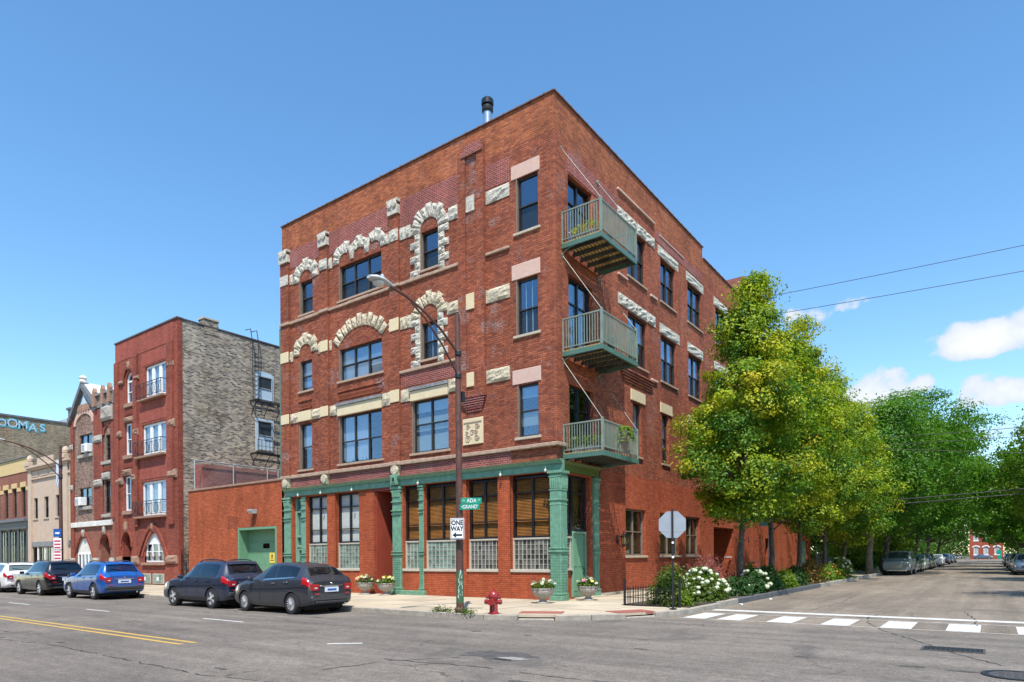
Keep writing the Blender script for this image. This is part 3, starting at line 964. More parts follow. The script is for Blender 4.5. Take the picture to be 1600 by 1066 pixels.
# openings: (u0,u1,z0,z1)
S4 = [(-14.97, -13.95, 13.80, 15.42), (-11.97, -9.09, 13.80, 15.40), (-6.69, -5.68, 13.83, 15.43), (-1.67, -.69, 13.90, 15.94)]
S3 = [(-15.02, -14.04, 10.02, 11.50), (-12.02, -9.09, 10.03, 11.52), (-6.70, -5.75, 10.06, 11.60), (-1.70, -.72, 10.05, 12.13)]
S2 = [(-15.07, -14.09, 6.14, 8.40), (-12.05, -9.14, 6.16, 8.40), (-7.27, -5.20, 6.18, 8.40), (-1.67, -.73, 6.22, 8.18)]
GF = [(-15.74, -14.98, .22, 4.80, .42), (-14.55, -12.93, 1.20, 4.80, .3), (-12.33, -10.70, 1.20, 4.80, .3), (-9.60, -8.48, .16, 4.72, 2.4),
      (-7.86, -6.91, 1.20, 4.84, .3), (-6.61, -4.76, 1.20, 4.84, .3), (-4.26, -2.66, 1.20, 4.84, .3), (-2.09, -.28, 1.20, 4.84, .3)]
E4 = [(.92, 2.75, 13.22, 16.06), (5.90, 7.76, 13.97, 16.08), (9.42, 11.26, 13.95, 16.0), (12.88, 14.97, 13.95, 16.0), (17.2, 19.1, 13.95, 16.0)]
E3 = [(.92, 2.75, 9.28, 12.30), (5.90, 7.85, 10.20, 12.38), (9.40, 11.34, 10.12, 12.32), (12.95, 14.90, 10.12, 12.32), (17.2, 19.1, 10.12, 12.32)]
E2 = [(.92, 2.75, 5.52, 8.22), (6.30, 7.17, 6.17, 8.53), (9.47, 10.28, 6.17, 8.53), (12.95, 13.9, 6.17, 8.5), (17.2, 18.2, 6.17, 8.5)]
EG = [(5.52, 7.56, 1.76, 3.80), (9.15, 11.60, 1.76, 3.78), (12.43, 14.43, 1.76, 3.77), (16.6, 20.2, .16, 3.35, 1.6)]
ED = [(.42, 2.42, .16, 4.82, .32)]

YB = 26.0
# walls
m = MB(); FS.wall(m, BW, 0, 5.25, 17.25, S4 + S3 + S2, 0., .26); m.build('south_wall', 'brick_red', bld, recalc=False)
m = MB(); FS.wall(m, BW, 0, .10, 5.25, GF, 0., .3); m.build('storefront_wall', 'brick_painted', bld, recalc=False)
m = MB()
FE.wall(m, 0, 15.12, 5.25, 17.25, E4[:4] + E3[:4] + E2[:4], 0., .26)
FE.wall(m, 15.12, YB, 5.25, 17.25, E4[4:] + E3[4:] + E2[4:], 0., .26)
m.build('east_wall', 'brick_red_side', bld, recalc=False)
m = MB(); FE.wall(m, 0, YB, .10, 5.25, EG + ED, 0., .26); m.build('east_base_wall', 'brick_painted_smooth', bld, recalc=False)
m = MB()
m.add([(BW, 0, 17.25), (0, 0, 17.25), (0, 0, BH), (BW, 0, BH)], [(0, 1, 2, 3)])
m.add([(0, 0, 17.25), (0, 15.12, 17.25), (0, 15.12, BH), (0, 0, BH)], [(0, 1, 2, 3)])
m.add([(0, 15.12, 17.25), (0, YB, 17.25), (0, YB, 18.04), (0, 15.12, 18.04)], [(0, 1, 2, 3)])
m.add([(0, 15.12, 18.04), (0, 15.12, BH), (-.3, 15.12, BH), (-.3, 15.12, 18.04)], [(0, 1, 2, 3)])
m.add([(-.3, .3, 17.9), (BW + .3, .3, 17.9), (BW + .3, .3, BH), (-.3, .3, BH)], [(0, 1, 2, 3)])
m.add([(-.3, .3, 17.0), (-.3, 15.12, 17.0), (-.3, 15.12, BH), (-.3, .3, BH)], [(0, 1, 2, 3)])
m.build('parapet', 'brick_parapet', bld, recalc=False)
m = MB()
m.add([(BW, 0, .1), (BW, YB, .1), (BW, YB, 18.04), (BW, 15.12, 18.04), (BW, 15.12, BH), (BW, 0, BH)], [(0, 1, 2, 3, 4, 5)])
m.add([(0, YB, .1), (BW, YB, .1), (BW, YB, 18.04), (0, YB, 18.04)], [(0, 1, 2, 3)])
m.build('rear_wall', 'brick_common', bld, recalc=False)
MB().box(BW + .02, -.02, .02, YB - .02, 17.4, 17.7).build('roof', 'roof_tar', bld)
# rear stair house above the roof
MB().box(-7.5, -.35, 24.0, YB + 3, 17.8, 20.2).build('roof_house', 'brick_maroon', bld)

# coping: clay tiles one after another along the top
def coping(axis, a, b, z, L=.62):
    n = int(round(abs(b - a) / L)); st = (b - a) / n
    for i in range(n):
        p, q = a + i * st, a + (i + 1) * st
        mm = MB()
        if axis == 'x': mm.box(p + .006, q - .045, -.06, .34, z + .002, z + .065); mm.box(q - .05, q + .004, -.075, .355, z + .001, z + .085)
        else: mm.box(-.34, .06, p + .006, q - .045, z + .002, z + .065); mm.box(-.355, .075, q - .05, q + .004, z + .001, z + .085)
        mm.build('coping_tile', 'clay_tile', bld, bevel=.012)
coping('x', BW - .05, -.36, BH); coping('y', -.06, 15.14, BH); coping('y', 15.2, YB, 18.04)

# pilasters on the south front
def slab_s(name, u0, u1, d, z0, z1, mat='brick_red', fac=FS, bev=0.):
    q = MB(); fac.box(q, u0, u1, -.02, d, z0, z1); return q.build(name, mat, bld, bevel=bev)
for (a, b) in ((BW - .04, -15.77), (-13.30, -12.71), (-8.50, -7.93)):
    slab_s('pilaster', a, b, .10, 5.92, 16.64)
    # carved block on top
    q = MB(); FS.box(q, a - .03, b + .03, -.02, .17, 16.65, 17.02)
    FS.box(q, a - .05, b + .05, -.02, .2, 17.16, 17.28)
    c = (a + b) / 2
    for s_ in (-.14, .14):
        q.lathe([(.02, -.24), (.13, -.23), (.15, -.20), (.13, -.1)], (c + s_, 0, 17.06), 12, 'y')
    q.add([FS.P(c - .24, .2, 17.0), FS.P(c + .24, .2, 17.0), FS.P(c, .16, 16.70), FS.P(c - .24, .1, 17.0), FS.P(c + .24, .1, 17.0), FS.P(c, .1, 16.7)], [(0, 1, 2), (3, 5, 4), (0, 2, 5, 3), (1, 4, 5, 2), (0, 3, 4, 1)])
    q.build('carved_block', 'limestone_white', bld)
q = MB(); FS.wall(q, -1.985, .055, 5.95, 17.2, [S4[3], S3[3], S2[3]], .055, .07)
q.add([FS.P(-1.985, -.02, 5.95), FS.P(-1.985, .055, 5.95), FS.P(-1.985, .055, 17.2), FS.P(-1.985, -.02, 17.2)], [(0, 1, 2, 3)])
q.add([FS.P(-1.985, -.02, 17.2), FS.P(-1.985, .055, 17.2), FS.P(.055, .055, 17.2), FS.P(.055, -.02, 17.2)], [(0, 1, 2, 3)])
q.build('corner_pier', 'brick_red', bld, recalc=False)
q = MB()
FE.box(q, -.0551, .80, -.02, .055, 5.95, 17.2); q.build('corner_return', 'brick_red_side', bld)
# twin shaft with a stepped foot
for (a, b) in ((-4.50, -4.12), (-3.52, -3.18)): slab_s('shaft', a, b, .15, 8.15, 17.93 if a < -4 else 17.9)
slab_s('shaft_core', -4.12, -3.52, .07, 8.15, 17.7)
slab_s('shaft_cap', -4.30, -3.20, .19, 17.62, 17.80, 'brick_maroon'); slab_s('shaft_cap', -4.10, -3.24, .17, 17.80, 18.05, 'brick_maroon')
for i in range(7):
    t = i / 6; slab_s('corbel_course', -4.50 + .30 * t, -3.18 - .22 * t, .17 - .02 * i, 8.06 - i * .09, 8.13 - i * .09, 'brick_maroon')
# dark maroon brick fields (glazed, pale joints), 2 cm proud
def field(u0, u1, z0, z1, fac=FS, d=.012): slab_s('brick_panel', u0, u1, d, z0, z1, 'brick_maroon', fac)
field(-7.90, -4.52, 16.0, 17.2); field(-12.68, -8.53, 16.15, 17.2); field(-3.16, -2.0, 16.05, 17.0)
field(-7.90, -4.52, 9.10, 9.66); field(-15.75, -13.32, 16.3, 17.2)
field(.82, 4.90, 16.12, 16.9, FE); field(8.8, 15.0, 16.62, 17.1, FE)
field(-15.75, -13.32, 5.28, 5.74); field(-12.68, -8.53, 5.28, 5.74); field(-7.9, -2.0, 5.28, 5.74)

# sawtooth brick bands under the third-floor sills
def sawtooth(u0, u1, z0, z1):
    q = MB(); n = int((u1 - u0) / .12)
    for i in range(n):
        a = u0 + (u1 - u0) * i / n; w = (u1 - u0) / n
        for k in range(int((z1 - z0) / .085)):
            z = z0 + k * .085; o = (k % 2) * w * .5
            q.add([FS.P(a + o, .02, z), FS.P(a + o + w, .02, z), FS.P(a + o + w / 2, .075, z), FS.P(a + o, .02, z + .07), FS.P(a + o + w, .02, z + .07), FS.P(a + o + w / 2, .075, z + .07)],
                  [(0, 1, 2), (3, 5, 4), (0, 2, 5, 3), (1, 4, 5, 2)])
    o_ = q.build('sawtooth_brick', 'brick_red', bld, kind='stuff')
sawtooth(-12.05, -9.12, 9.16, 9.5); sawtooth(-15.05, -14.12, 9.12, 9.45)
slab_s('brick_ledge', -12.10, -9.07, .06, 9.52, 9.62); slab_s('brick_ledge', -15.1, -14.05, .05, 9.5, 9.58)

# string courses
def string(name, u0, u1, z0, z1, d, mat='stone_string', fac=FS, L=1.6):
    n = max(1, int(round((u1 - u0) / L))); st = (u1 - u0) / n
    for i in range(n):
        q = MB(); fac.box(q, u0 + i * st + .004, u0 + (i + 1) * st - .004, -.02, d + rb.uniform(-.012, .012), z0, z1 + rb.uniform(-.015, .01)); q.build(name, mat, bld, bevel=.02)
for a, b, d in ((BW - .06, -15.72, .17), (-15.72, -13.34, .09), (-13.34, -12.66, .17), (-12.66, -8.54, .09), (-8.54, -7.88, .17), (-7.88, -4.53, .09)):
    string('string_stone', a, b, 13.49, 13.63, d)
string('string_stone', -7.96, -4.55, 9.68, 9.80, .09, 'stone_sill')
string('string_stone', -3.16, -2.02, 13.46, 13.58, .09)
for a, b, d in ((BW - .1, -15.72, .2), (-15.72, -13.34, .12), (-13.34, -12.66, .2), (-12.66, -8.54, .12), (-8.54, -7.88, .2), (-7.88, -1.98, .12)):
    string('string_stone', a, b, 5.75, 5.91, d)
string('string_stone', -1.98, .16, 5.76, 5.90, .16)
q = MB(); FE.box(q, -.1, .7, -.02, .15, 5.76, 5.90); q.build('string_stone', 'stone_string', bld, bevel=.02)
for (a, b) in ((-16.42, -15.78), (-13.25, -12.75), (-8.45, -7.97)):      # brackets between string course and green cornice
    q = MB(); FS.poly(q, [(a, 5.74), (b, 5.74), (b - .06, 5.3), (a + .06, 5.3)], -.02, .13); c = (a + b) / 2
    q.lathe([(.03, -.22), (.2, -.2), (.23, -.14), (.2, -.08)], (c, 0, 5.55), 12, 'y'); q.build('bracket_stone', 'limestone_rough', bld)

# --- stone work: every stone on its own
def vous(fac, uc, zc, ri, ro, a0, a1, n, mat='limestone_white', step=.07, proud=.085, d0=.0):
    for i in range(n):
        t0, t1 = R(a0 + (a1 - a0) * i / n + .9), R(a0 + (a1 - a0) * (i + 1) / n - .9)
        r_o = ro + (step if i % 2 == (n // 2) % 2 else -.02) + rb.uniform(-.02, .02)
        fac.rock('voussoir', bld, [(uc + ri * math.cos(t0), zc + ri * math.sin(t0)), (uc + r_o * math.cos(t0), zc + r_o * math.sin(t0)),
                                   (uc + r_o * math.cos(t1), zc + r_o * math.sin(t1)), (uc + ri * math.cos(t1), zc + ri * math.sin(t1))], d0, proud, mat, rnd=rb)
def stones(fac, u0, u1, z0, z1, n=1, mat='limestone_rough', smooth=False, proud=.075, d0=0., name='stone'):
    w = (u1 - u0) / n
    for i in range(n):
        a, b = u0 + i * w + .006, u0 + (i + 1) * w - .006
        if smooth:
            q = MB(); fac.box(q, a, b, -.02, d0 + proud, z0, z1); q.build(name, mat, bld, bevel=.012)
        else:
            fac.rock(name, bld, rect(a, b, z0, z1), d0, proud, mat, rnd=rb, n=5 if b - a > .8 else 4)
# fourth floor
vous(FS, -14.46, 15.42, .53, 1.03, 2, 178, 7)
for c, a0, a1, n in ((-11.56, 62, 180, 4), (-10.53, 48, 132, 3), (-9.50, 0, 118, 4)): vous(FS, c, 15.56, .40, .88, a0, a1, n)
for c in (-11.04, -10.01):
    FS.rock('spandrel_stone', bld, [(c - .10, 15.56), (c + .10, 15.56), (c + .25, 16.2), (c - .25, 16.2)], 0, .10, 'limestone_white', rnd=rb)
vous(FS, -6.18, 15.44, .52, 1.06, 0, 180, 9)
W = 'limestone_white'
stones(FS, BW - .04, -15.77, 15.52, 16.02, 1, W, True, .135); stones(FS, -15.76, -15.50, 15.50, 16.0, 1, W)
stones(FS, -13.41, -13.31, 15.5, 16.0, 1, W); stones(FS, -13.30, -12.71, 15.52, 16.02, 1, W, False, .08, .10); stones(FS, -12.70, -12.46, 15.5, 16.0, 1, W)
stones(FS, -8.60, -8.51, 15.5, 15.98, 1, W); stones(FS, -8.50, -7.93, 15.5, 16.0, 1, W, False, .06, .10); stones(FS, -7.92, -7.26, 15.46, 15.98, 2, W)
stones(FS, -5.10, -4.52, 15.44, 15.98, 1, W); stones(FS, -3.16, -2.0, 15.48, 15.98, 1, W, False, .07, 0.)
stones(FS, -4.11, -3.68, 15.42, 16.04, 1, W, True, .12)
def quoins(u0, u1, z0, z1, wout, n=6):
    h = (z1 - z0) / n
    for i in range(n):
        k = wout if i % 2 == 0 else wout * .55
        stones(FS, u0 - k, u0 - .01, z0 + i * h + .005, z0 + (i + 1) * h - .005, 1, W, proud=.09)
        k = wout if i % 2 else wout * .6
        stones(FS, u1 + .01, u1 + k, z0 + i * h + .005, z0 + (i + 1) * h - .005, 1, W, proud=.09)
quoins(-6.69, -5.67, 13.64, 15.42, .58); quoins(-6.71, -5.74, 9.82, 11.84, .56, 7)
# third floor
C3 = 'limestone_rough'
vous(FS, -14.53, 11.83, .49, 1.0, 0, 180, 7, C3)
vous(FS, -10.56, 10.45, 1.90, 2.42, 38.5, 141.5, 11, C3)
vous(FS, -6.22, 11.84, .50, 1.0, 0, 180, 9, C3)
stones(FS, BW - .04, -15.77, 11.62, 12.15, 1, 'limestone', True, .135); stones(FS, -15.76, -15.54, 11.62, 12.13, 1, C3)
stones(FS, -13.52, -13.31, 11.62, 12.13, 1, C3); stones(FS, -13.30, -12.71, 11.62, 12.14, 1, 'limestone', True, .135); stones(FS, -12.70, -12.52, 11.62, 12.1, 1, C3)
stones(FS, -8.60, -8.51, 11.6, 12.1, 1, C3); stones(FS, -8.50, -7.93, 11.60, 12.14, 1, 'limestone', True, .135); stones(FS, -7.92, -7.24, 11.6, 12.12, 2, C3)
stones(FS, -5.20, -4.52, 11.64, 12.12, 1, C3); stones(FS, -3.18, -2.02, 11.62, 12.14, 1, C3, False, .08); stones(FS, -4.15, -3.72, 11.56, 12.19, 1, 'limestone', True, .12)
# second floor band
for a, b, sm in ((BW - .04, -15.77, 1), (-15.76, -15.1, 0), (-15.09, -14.1, 1), (-14.09, -13.31, 0)): stones(FS, a, b, 8.52, 9.0, 1, 'limestone' if sm else C3, bool(sm), .135 if a < -16 else .1)
stones(FS, -13.30, -12.71, 8.52, 9.0, 1, 'limestone', True, .135); stones(FS, -12.70, -12.1, 8.5, 8.98, 1, C3)
stones(FS, -12.09, -9.10, 8.40, 8.86, 1, 'limestone', True, .10); slab_s('lintel_cap', -12.13, -9.06, .16, 8.87, 8.99, 'grey_trim')
stones(FS, -9.09, -8.51, 8.46, 9.02, 1, C3); stones(FS, -8.50, -7.93, 8.50, 9.03, 1, 'limestone', True, .135)
stones(FS, -7.92, -7.30, 8.46, 8.98, 1, C3); stones(FS, -7.29, -5.18, 8.40, 8.82, 1, 'limestone', True, .1); slab_s('lintel_cap', -7.33, -5.14, .16, 8.83, 8.96, 'grey_trim')
stones(FS, -5.17, -4.52, 8.48, 9.0, 1, C3); stones(FS, -4.19, -3.76, 8.5, 9.06, 1, 'limestone', True, .12); stones(FS, -3.2, -2.04, 8.5, 9.02, 1, C3, False, .08)
# lintels of the corner windows
for z0, z1, mt in ((15.95, 16.47, 'limestone_pink'), (12.16, 12.73, 'limestone_pink'), (8.22, 8.76, 'limestone_pink')): stones(FS, -1.90, -.60, z0, z1, 1, mt, True, .085, name='lintel')
# carved panel with scrolls
pn = MB(); FS.box(pn, -4.40, -3.37, -.02, .05, 6.22, 7.26); pn = pn.build('carved_panel', 'limestone', bld, bevel=.01)
q = MB(); FS.box(q, -4.34, -3.43, .045, .075, 7.08, 7.12)
for (cu, cz, r0, turns, dr) in ((-4.12, 6.44, .16, 1.6, 1), (-3.66, 6.48, .13, 1.6, -1), (-4.12, 6.92, .10, 1.4, 1), (-3.64, 6.94, .12, 1.5, -1), (-3.9, 6.68, .13, 1.3, 1), (-3.72, 6.72, .1, 1.3, -1), (-4.18, 6.68, .08, 1.3, 1)):
    path = []
    for i in range(22):
        t = i / 21; a = dr * t * turns * 2 * math.pi; r_ = r0 * (1 - .8 * t); path.append(FS.P(cu + r_ * math.cos(a), .055, cz + r_ * math.sin(a)))
    q.tube(path, .02, 5)
q.build('scroll_relief', 'stone_sill', pn)

# --- windows, south
window(FS, bld, *S4[0], 1); window(FS, bld, *S4[1], 3); window(FS, bld, *S4[2], 1)
window(FS, bld, *S4[3], 1, rec=.13, d0=.055, sill='concrete_pale', split=.48)
window(FS, bld, *S3[0], 1, blind=[('blind_blue', .12, 1, None)], screen=False, low='glass')
window(FS, bld, *S3[1], 3, blind=[('blind_blue', .5, 1, None), ('blind_blue', .03, .46, (0, 1)), ('blind_white', .3, .46, (2,))], screen=False, low='glass')
window(FS, bld, *S3[2], 1, mint=1); window(FS, bld, *S3[3], 1, rec=.13, d0=.055, sill='concrete_pale', mint=2, split=.46)
window(FS, bld, *S2[0], 1, blind=[('curtain', .45, 1, None)], screen=False, low='glass_low')
window(FS, bld, *S2[1], 3, split=.46, blind=[('curtain', .02, 1, (0, 1))], screen=False, low='glass_low')
window(FS, bld, *S2[2], 2, split=.55, blind=[('blind_white', .8, 1, None), ('blind_cream', .02, .33, None), ('blind_cream', .42, .70, None)], screen=False, low='glass_low')
window(FS, bld, *S2[3], 1, rec=.13, d0=.055, sill='concrete_pale', split=.5, blind=[('blind_blue', .78, 1, None), ('blind_cream', .2, .5, None)], screen=False, low='glass_low')
# lighter strips that paint a sunlit edge down one side of the openings
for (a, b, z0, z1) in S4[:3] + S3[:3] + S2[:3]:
    q = MB(); FS.box(q, a + .003, a + .045, -.16, .012, z0, z1); q.build('lit_edge', 'frame_lit', bld)
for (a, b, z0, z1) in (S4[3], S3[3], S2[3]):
    q = MB(); FS.box(q, a + .003, a + .04, -.1, .075, z0, z1); q.build('lit_edge', 'frame_lit', bld)
# --- storefront
def gblocks(fac, parent, u0, u1, z0, z1, nu, nv, d, mat):
    """panel of glass blocks with a pale surround; every block its own piece, sharing one mesh"""
    w, h = (u1 - u0) / nu, (z1 - z0) / nv
    g = .017
    m = MB(); a, b = w / 2 - g, h / 2 - g
    P = fac.P
    o0 = Vector(P(0, 0, 0))
    def L(u, dd, z): return tuple(Vector(P(u, dd, z)) - o0)
    rings = [(a, b, -.05), (a, b, -.006), (a * .88, b * .88, .006), (a * .74, b * .74, -.010)]
    vs = []
    for (x, y, dd) in rings: vs += [L(-x, dd, -y), L(x, dd, -y), L(x, dd, y), L(-x, dd, y)]
    fs = [(4 * k + i, 4 * k + (i + 1) % 4, 4 * k + 4 + (i + 1) % 4, 4 * k + 4 + i) for k in range(3) for i in range(4)] + [(12, 13, 14, 15)]
    me = None
    for i in range(nu):
        for j in range(nv):
            c = P(u0 + (i + .5) * w, d, z0 + (j + .5) * h)
            if me is None:
                o = m.add(vs, fs).build('glass_block', mat, parent); me = o.data; m = None
            else:
                o = link('glass_block', me, None, parent)
            o.location = c


def storewin(fac, u0, u1, cols, nu, d0=-.16, mat='glass_block', blind=('blind_wood', True), z=(2.46, 4.78), rows=(.27, .75), blocks=True):
    w = MB(); B = fac.box
    # mortar bed and pale surround round the blocks
    if blocks:
        q = MB(); B(q, u0, u1, d0 - .09, d0 - .012, 1.22, 2.42); q.build('block_mortar', 'pale_frame', bld)
        q = MB(); B(q, u0, u0 + .06, d0 - .05, d0 + .02, 1.27, 2.40); B(q, u1 - .06, u1, d0 - .05, d0 + .02, 1.27, 2.40); B(q, u0, u1, d0 - .05, d0 + .03, 2.40, 2.46)
        pf = q.build('block_surround', 'pale_frame', bld)
        q = MB(); B(q, u0 - .03, u1 + .03, d0 - .05, .05, 1.16, 1.268); q.build('sill', 'pale_frame', bld, bevel=.01)
        gblocks(fac, bld, u0 + .065, u1 - .065, 1.275, 2.395, nu, 6, d0, mat)
    fr = window(fac, bld, u0, u1, z[0] + .002, z[1], cols, rec=-d0 + .06, fw=.075, fmat='black_frame', glass='glass_store', low='glass_store', screen=False, sill=None, mull=.075, name='shop_window', rows=list(rows))
    if blind[1]:
        q = MB(); n = int((z[1] - z[0] - .12) / .055)
        for i in range(n):
            zz = z[0] + .07 + i * .055
            a, b = fac.P(u0 + .09, d0 - .125, zz), fac.P(u1 - .09, d0 - .125, zz)
            a2, b2 = fac.P(u0 + .09, d0 - .155, zz + .042), fac.P(u1 - .09, d0 - .155, zz + .042)
            q.add([a, b, b2, a2], [(0, 1, 2, 3)])
        q.build('slat_blind', blind[0], fr, recalc=False, kind='stuff')
    else:
        q = MB(); B(q, u0 + .08, u1 - .08, d0 - .14, d0 - .13, z[0] + .08, z[1] - .06); q.build('shade', blind[0], fr)


storewin(FS, -14.55, -12.93, 2, 7, blind=('blind_white', False)); storewin(FS, -12.33, -10.70, 2, 7, blind=('blind_white', False))
storewin(FS, -7.86, -6.91, 1, 4, mat='glass_block', blind=('blind_wood', True)); storewin(FS, -6.61, -4.76, 2, 8, blind=('blind_wood', True))
storewin(FS, -4.26, -2.66, 2, 8, mat='glass_block_dark', blind=('blind_wood', True)); storewin(FS, -2.09, -.28, 2, 9, mat='glass_block_dark', blind=('blind_wood', True))
# recessed entry
q = MB(); FS.box(q, -9.70, -8.48, -.02, .035, 4.72, 4.86); q.build('entry_lintel', 'red_lintel', bld)
q = MB(); FS.box(q, -9.585, -9.55, -2.3, -.02, .16, 4.70); q.build('entry_side_panel', 'entry_panel', bld)
q = MB(); FS.box(q, -8.53, -8.495, -2.3, -.02, .16, 4.70); q.build('entry_side_panel', 'red_lintel', bld)
q = MB(); FS.box(q, -9.6, -8.48, -2.4, -2.3, .16, 4.7); q.build('entry_door', 'black_frame', bld)  # black puts the deep shade of the recess into the colour
q = MB(); FS.box(q, -9.68, -8.48, -2.4, .02, .10, .21); q.build('entry_step', 'red_lintel', bld)
slab_s('pier_step', -10.16, -9.62, .06, .16, 4.68, 'brick_painted')
for a, b in ((-10.6, -10.2),): slab_s('pier_foot', a, b, .02, .16, .5, 'brick_painted')
for (a, b) in ((-12.93, -12.33), (-4.76, -4.26), (-2.66, -2.09)): slab_s('brick_pier', a + .0, b, .05, .15, 4.83, 'brick_painted')

# green cast-iron columns
def iron_column(u0, u1, d, z1=4.84, z0=.15, fac=FS, name='iron_column', parent=None, caps=True):
    c = (u0 + u1) / 2; w = (u1 - u0) / 2
    q = MB(); B = fac.box
    B(q, c - w * .86, c + w * .86, -.10, d - .03, z0 + .2, z1)                     # shaft
    B(q, c - w, c + w, -.10, d + .02, z0, z0 + .22)                               # foot
    col = q.build(name, 'green_paint', bld, bevel=.012)
    for zz, hh, k in ((z0 + .24, .06, .97), (1.86, .05, 1.0), (1.98, .04, .95), (3.62, .035, .91), (3.76, .05, .95), (4.14, .05, .95), (4.60, .06, .98), (4.72, .10, 1.06)):
        if zz + hh < z1 + .02: q = MB(); B(q, c - w * k, c + w * k, -.10, d + .03 * k, zz, zz + hh); q.build('moulding', 'green_paint', col, bevel=.008)
    q = MB(); n = max(2, int(w * 2 / .09))
    for i in range(n):
        uu = c - w * .72 + (w * 1.44) * (i + .5) / n
        for k in range(14):
            zz = z0 + .42 + k * .098; B(q, uu - .018, uu + .018, d - .035, d - .012, zz, zz + .045)
    q.build('relief_stud', 'green_paint', col, kind='stuff')
    q = MB()
    for i in range(5):
        uu = c - w * .8 + (w * 1.6) * (i + .5) / 5; q.lathe([(w * .13, 4.38), (w * .16, 4.5), (w * .18, 4.6)], fac.P(uu, d - .02, 0), 8)
    q.build('fluted_capital', 'green_paint', col)
    return col
iron_column(-16.36, -15.76, .10, 4.84)
iron_column(-14.98, -14.60, .06, 4.80)
iron_column(-8.48, -7.88, .12, 5.22)
iron_column(-6.91, -6.61, .06, 4.82)
slab_s('column_base', -8.6, -6.5, .16, .13, .34, 'green_paint', bev=.015)
q = MB(); FS.box(q, -8.40, -7.96, .09, .24, 4.90, 5.34); FS.box(q, -8.30, -8.06, .24, .27, 4.98, 5.26); q.build('cornice_block', 'green_paint', bld, bevel=.02)
q = MB(); FS.box(q, -8.24, -8.12, .265, .275, 5.04, 5.20); q.build('cornice_block_eye', 'black_iron', bld)
# corner column: square shaft standing free at the corner
q = MB(); q.box(-.24, .30, -.22, .32, .15, .34); q.box(-.20, .26, -.18, .28, .34, 4.84)
cc_ = q.build('corner_column', 'green_paint', bld, bevel=.015)
for zz, hh, k in ((.36, .06, .04), (1.90, .07, .05), (2.02, .05, .03), (3.60, .04, .012), (3.76, .06, .03), (4.12, .05, .02), (4.60, .07, .03), (4.74, .10, .07)):
    q = MB(); q.box(-.20 - k, .26 + k, -.18 - k, .28 + k, zz, zz + hh); q.build('moulding', 'green_paint', cc_, bevel=.01)
q = MB()
for i in range(5):
    for k in range(14):
        c = -.16 + i * .095; z = .52 + k * .098
        q.box(c - .018, c + .018, -.20, -.17, z, z + .045); q.box(.25, .275, c + .02, c + .056, z, z + .045)
q.build('relief_stud', 'green_paint', cc_, kind='stuff')
q = MB()
for i in range(5):
    c = -.15 + i * .09
    q.lathe([(.03, 4.2), (.045, 4.35), (.05, 4.58)], (c + .0, -.18, 0), 8); q.lathe([(.03, 4.2), (.045, 4.35), (.05, 4.58)], (.26, c + .05, 0), 8)
q.build('fluted_capital', 'green_paint', cc_)
# the green door bay at the left end
q = MB(); B = FS.box
B(q, -15.74, -15.62, -.42, -.2, .22, 4.80); B(q, -15.08, -14.98, -.42, -.2, .22, 4.80); B(q, -15.62, -15.08, -.42, -.2, 4.05, 4.16); B(q, -15.62, -15.08, -.42, -.2, 2.80, 2.90); B(q, -15.62, -15.08, -.42, -.2, 2.30, 2.42); B(q, -15.62, -15.08, -.42, -.2, .22, .6)
dbay = q.build('shop_door', 'green_pale', bld, bevel=.008)
q = MB(); B(q, -15.62, -15.53, -.36, -.24, .6, 2.3); B(q, -15.17, -15.08, -.36, -.24, .6, 2.3); B(q, -15.53, -15.17, -.36, -.24, 2.16, 2.3); B(q, -15.53, -15.17, -.36, -.24, .6, .95); q.build('door_leaf', 'green_pale', dbay, bevel=.006)
for z0, z1 in ((.95, 2.16), (2.42, 2.80), (2.90, 4.05), (4.16, 4.78)):
    q = MB(); B(q, -15.60, -15.1, -.33, -.32, z0, z1); q.build('pane', 'glass', dbay)
    q = MB(); B(q, -15.60, -15.1, -.40, -.39, z0, z1); q.build('shade', 'blind_white' if z0 > 2 else 'blind_cream', dbay)
# green cornice: fascia with a projecting top
def cornice_s(u0, u1):
    q = MB(); FS.box(q, u0, u1, -.02, .10, 4.85, 5.10)
    FS.poly(q, [(u0, 5.10), (u1, 5.10), (u1, 5.14), (u0, 5.14)], -.02, .16)
    q.hexa([FS.P(u0, -.02, 5.14), FS.P(u1, -.02, 5.14), FS.P(u1, .16, 5.14), FS.P(u0, .16, 5.14), FS.P(u0, -.02, 5.24), FS.P(u1, -.02, 5.24), FS.P(u1, .30, 5.24), FS.P(u0, .30, 5.24)])
    return q.build('green_cornice', 'green_paint', bld)
cornice_s(-16.2, -8.41); cornice_s(-7.95, .32)
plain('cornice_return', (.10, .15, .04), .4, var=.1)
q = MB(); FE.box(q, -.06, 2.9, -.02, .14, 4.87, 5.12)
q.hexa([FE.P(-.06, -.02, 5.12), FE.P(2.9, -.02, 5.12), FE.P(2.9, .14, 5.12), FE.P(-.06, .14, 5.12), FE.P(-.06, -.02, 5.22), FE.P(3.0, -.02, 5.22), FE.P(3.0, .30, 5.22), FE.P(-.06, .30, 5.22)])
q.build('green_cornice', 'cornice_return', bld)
for u in (-14.95, -13.2, -10.95, -6.75, -4.55, -2.4, -.35):          # small globe lamps under the cornice
    q = MB(); q.tube([FS.P(u, .1, 5.02), FS.P(u, .2, 5.0), FS.P(u, .22, 4.92)], .018, 6); lam = q.build('cornice_lamp', 'green_paint', bld)
    MB().lathe([(.01, 4.80), (.035, 4.81), (.05, 4.86), (.04, 4.91), (.015, 4.93)], (u, -.22, 0), 10).build('globe', 'lamp_lens', lam, smooth='all')
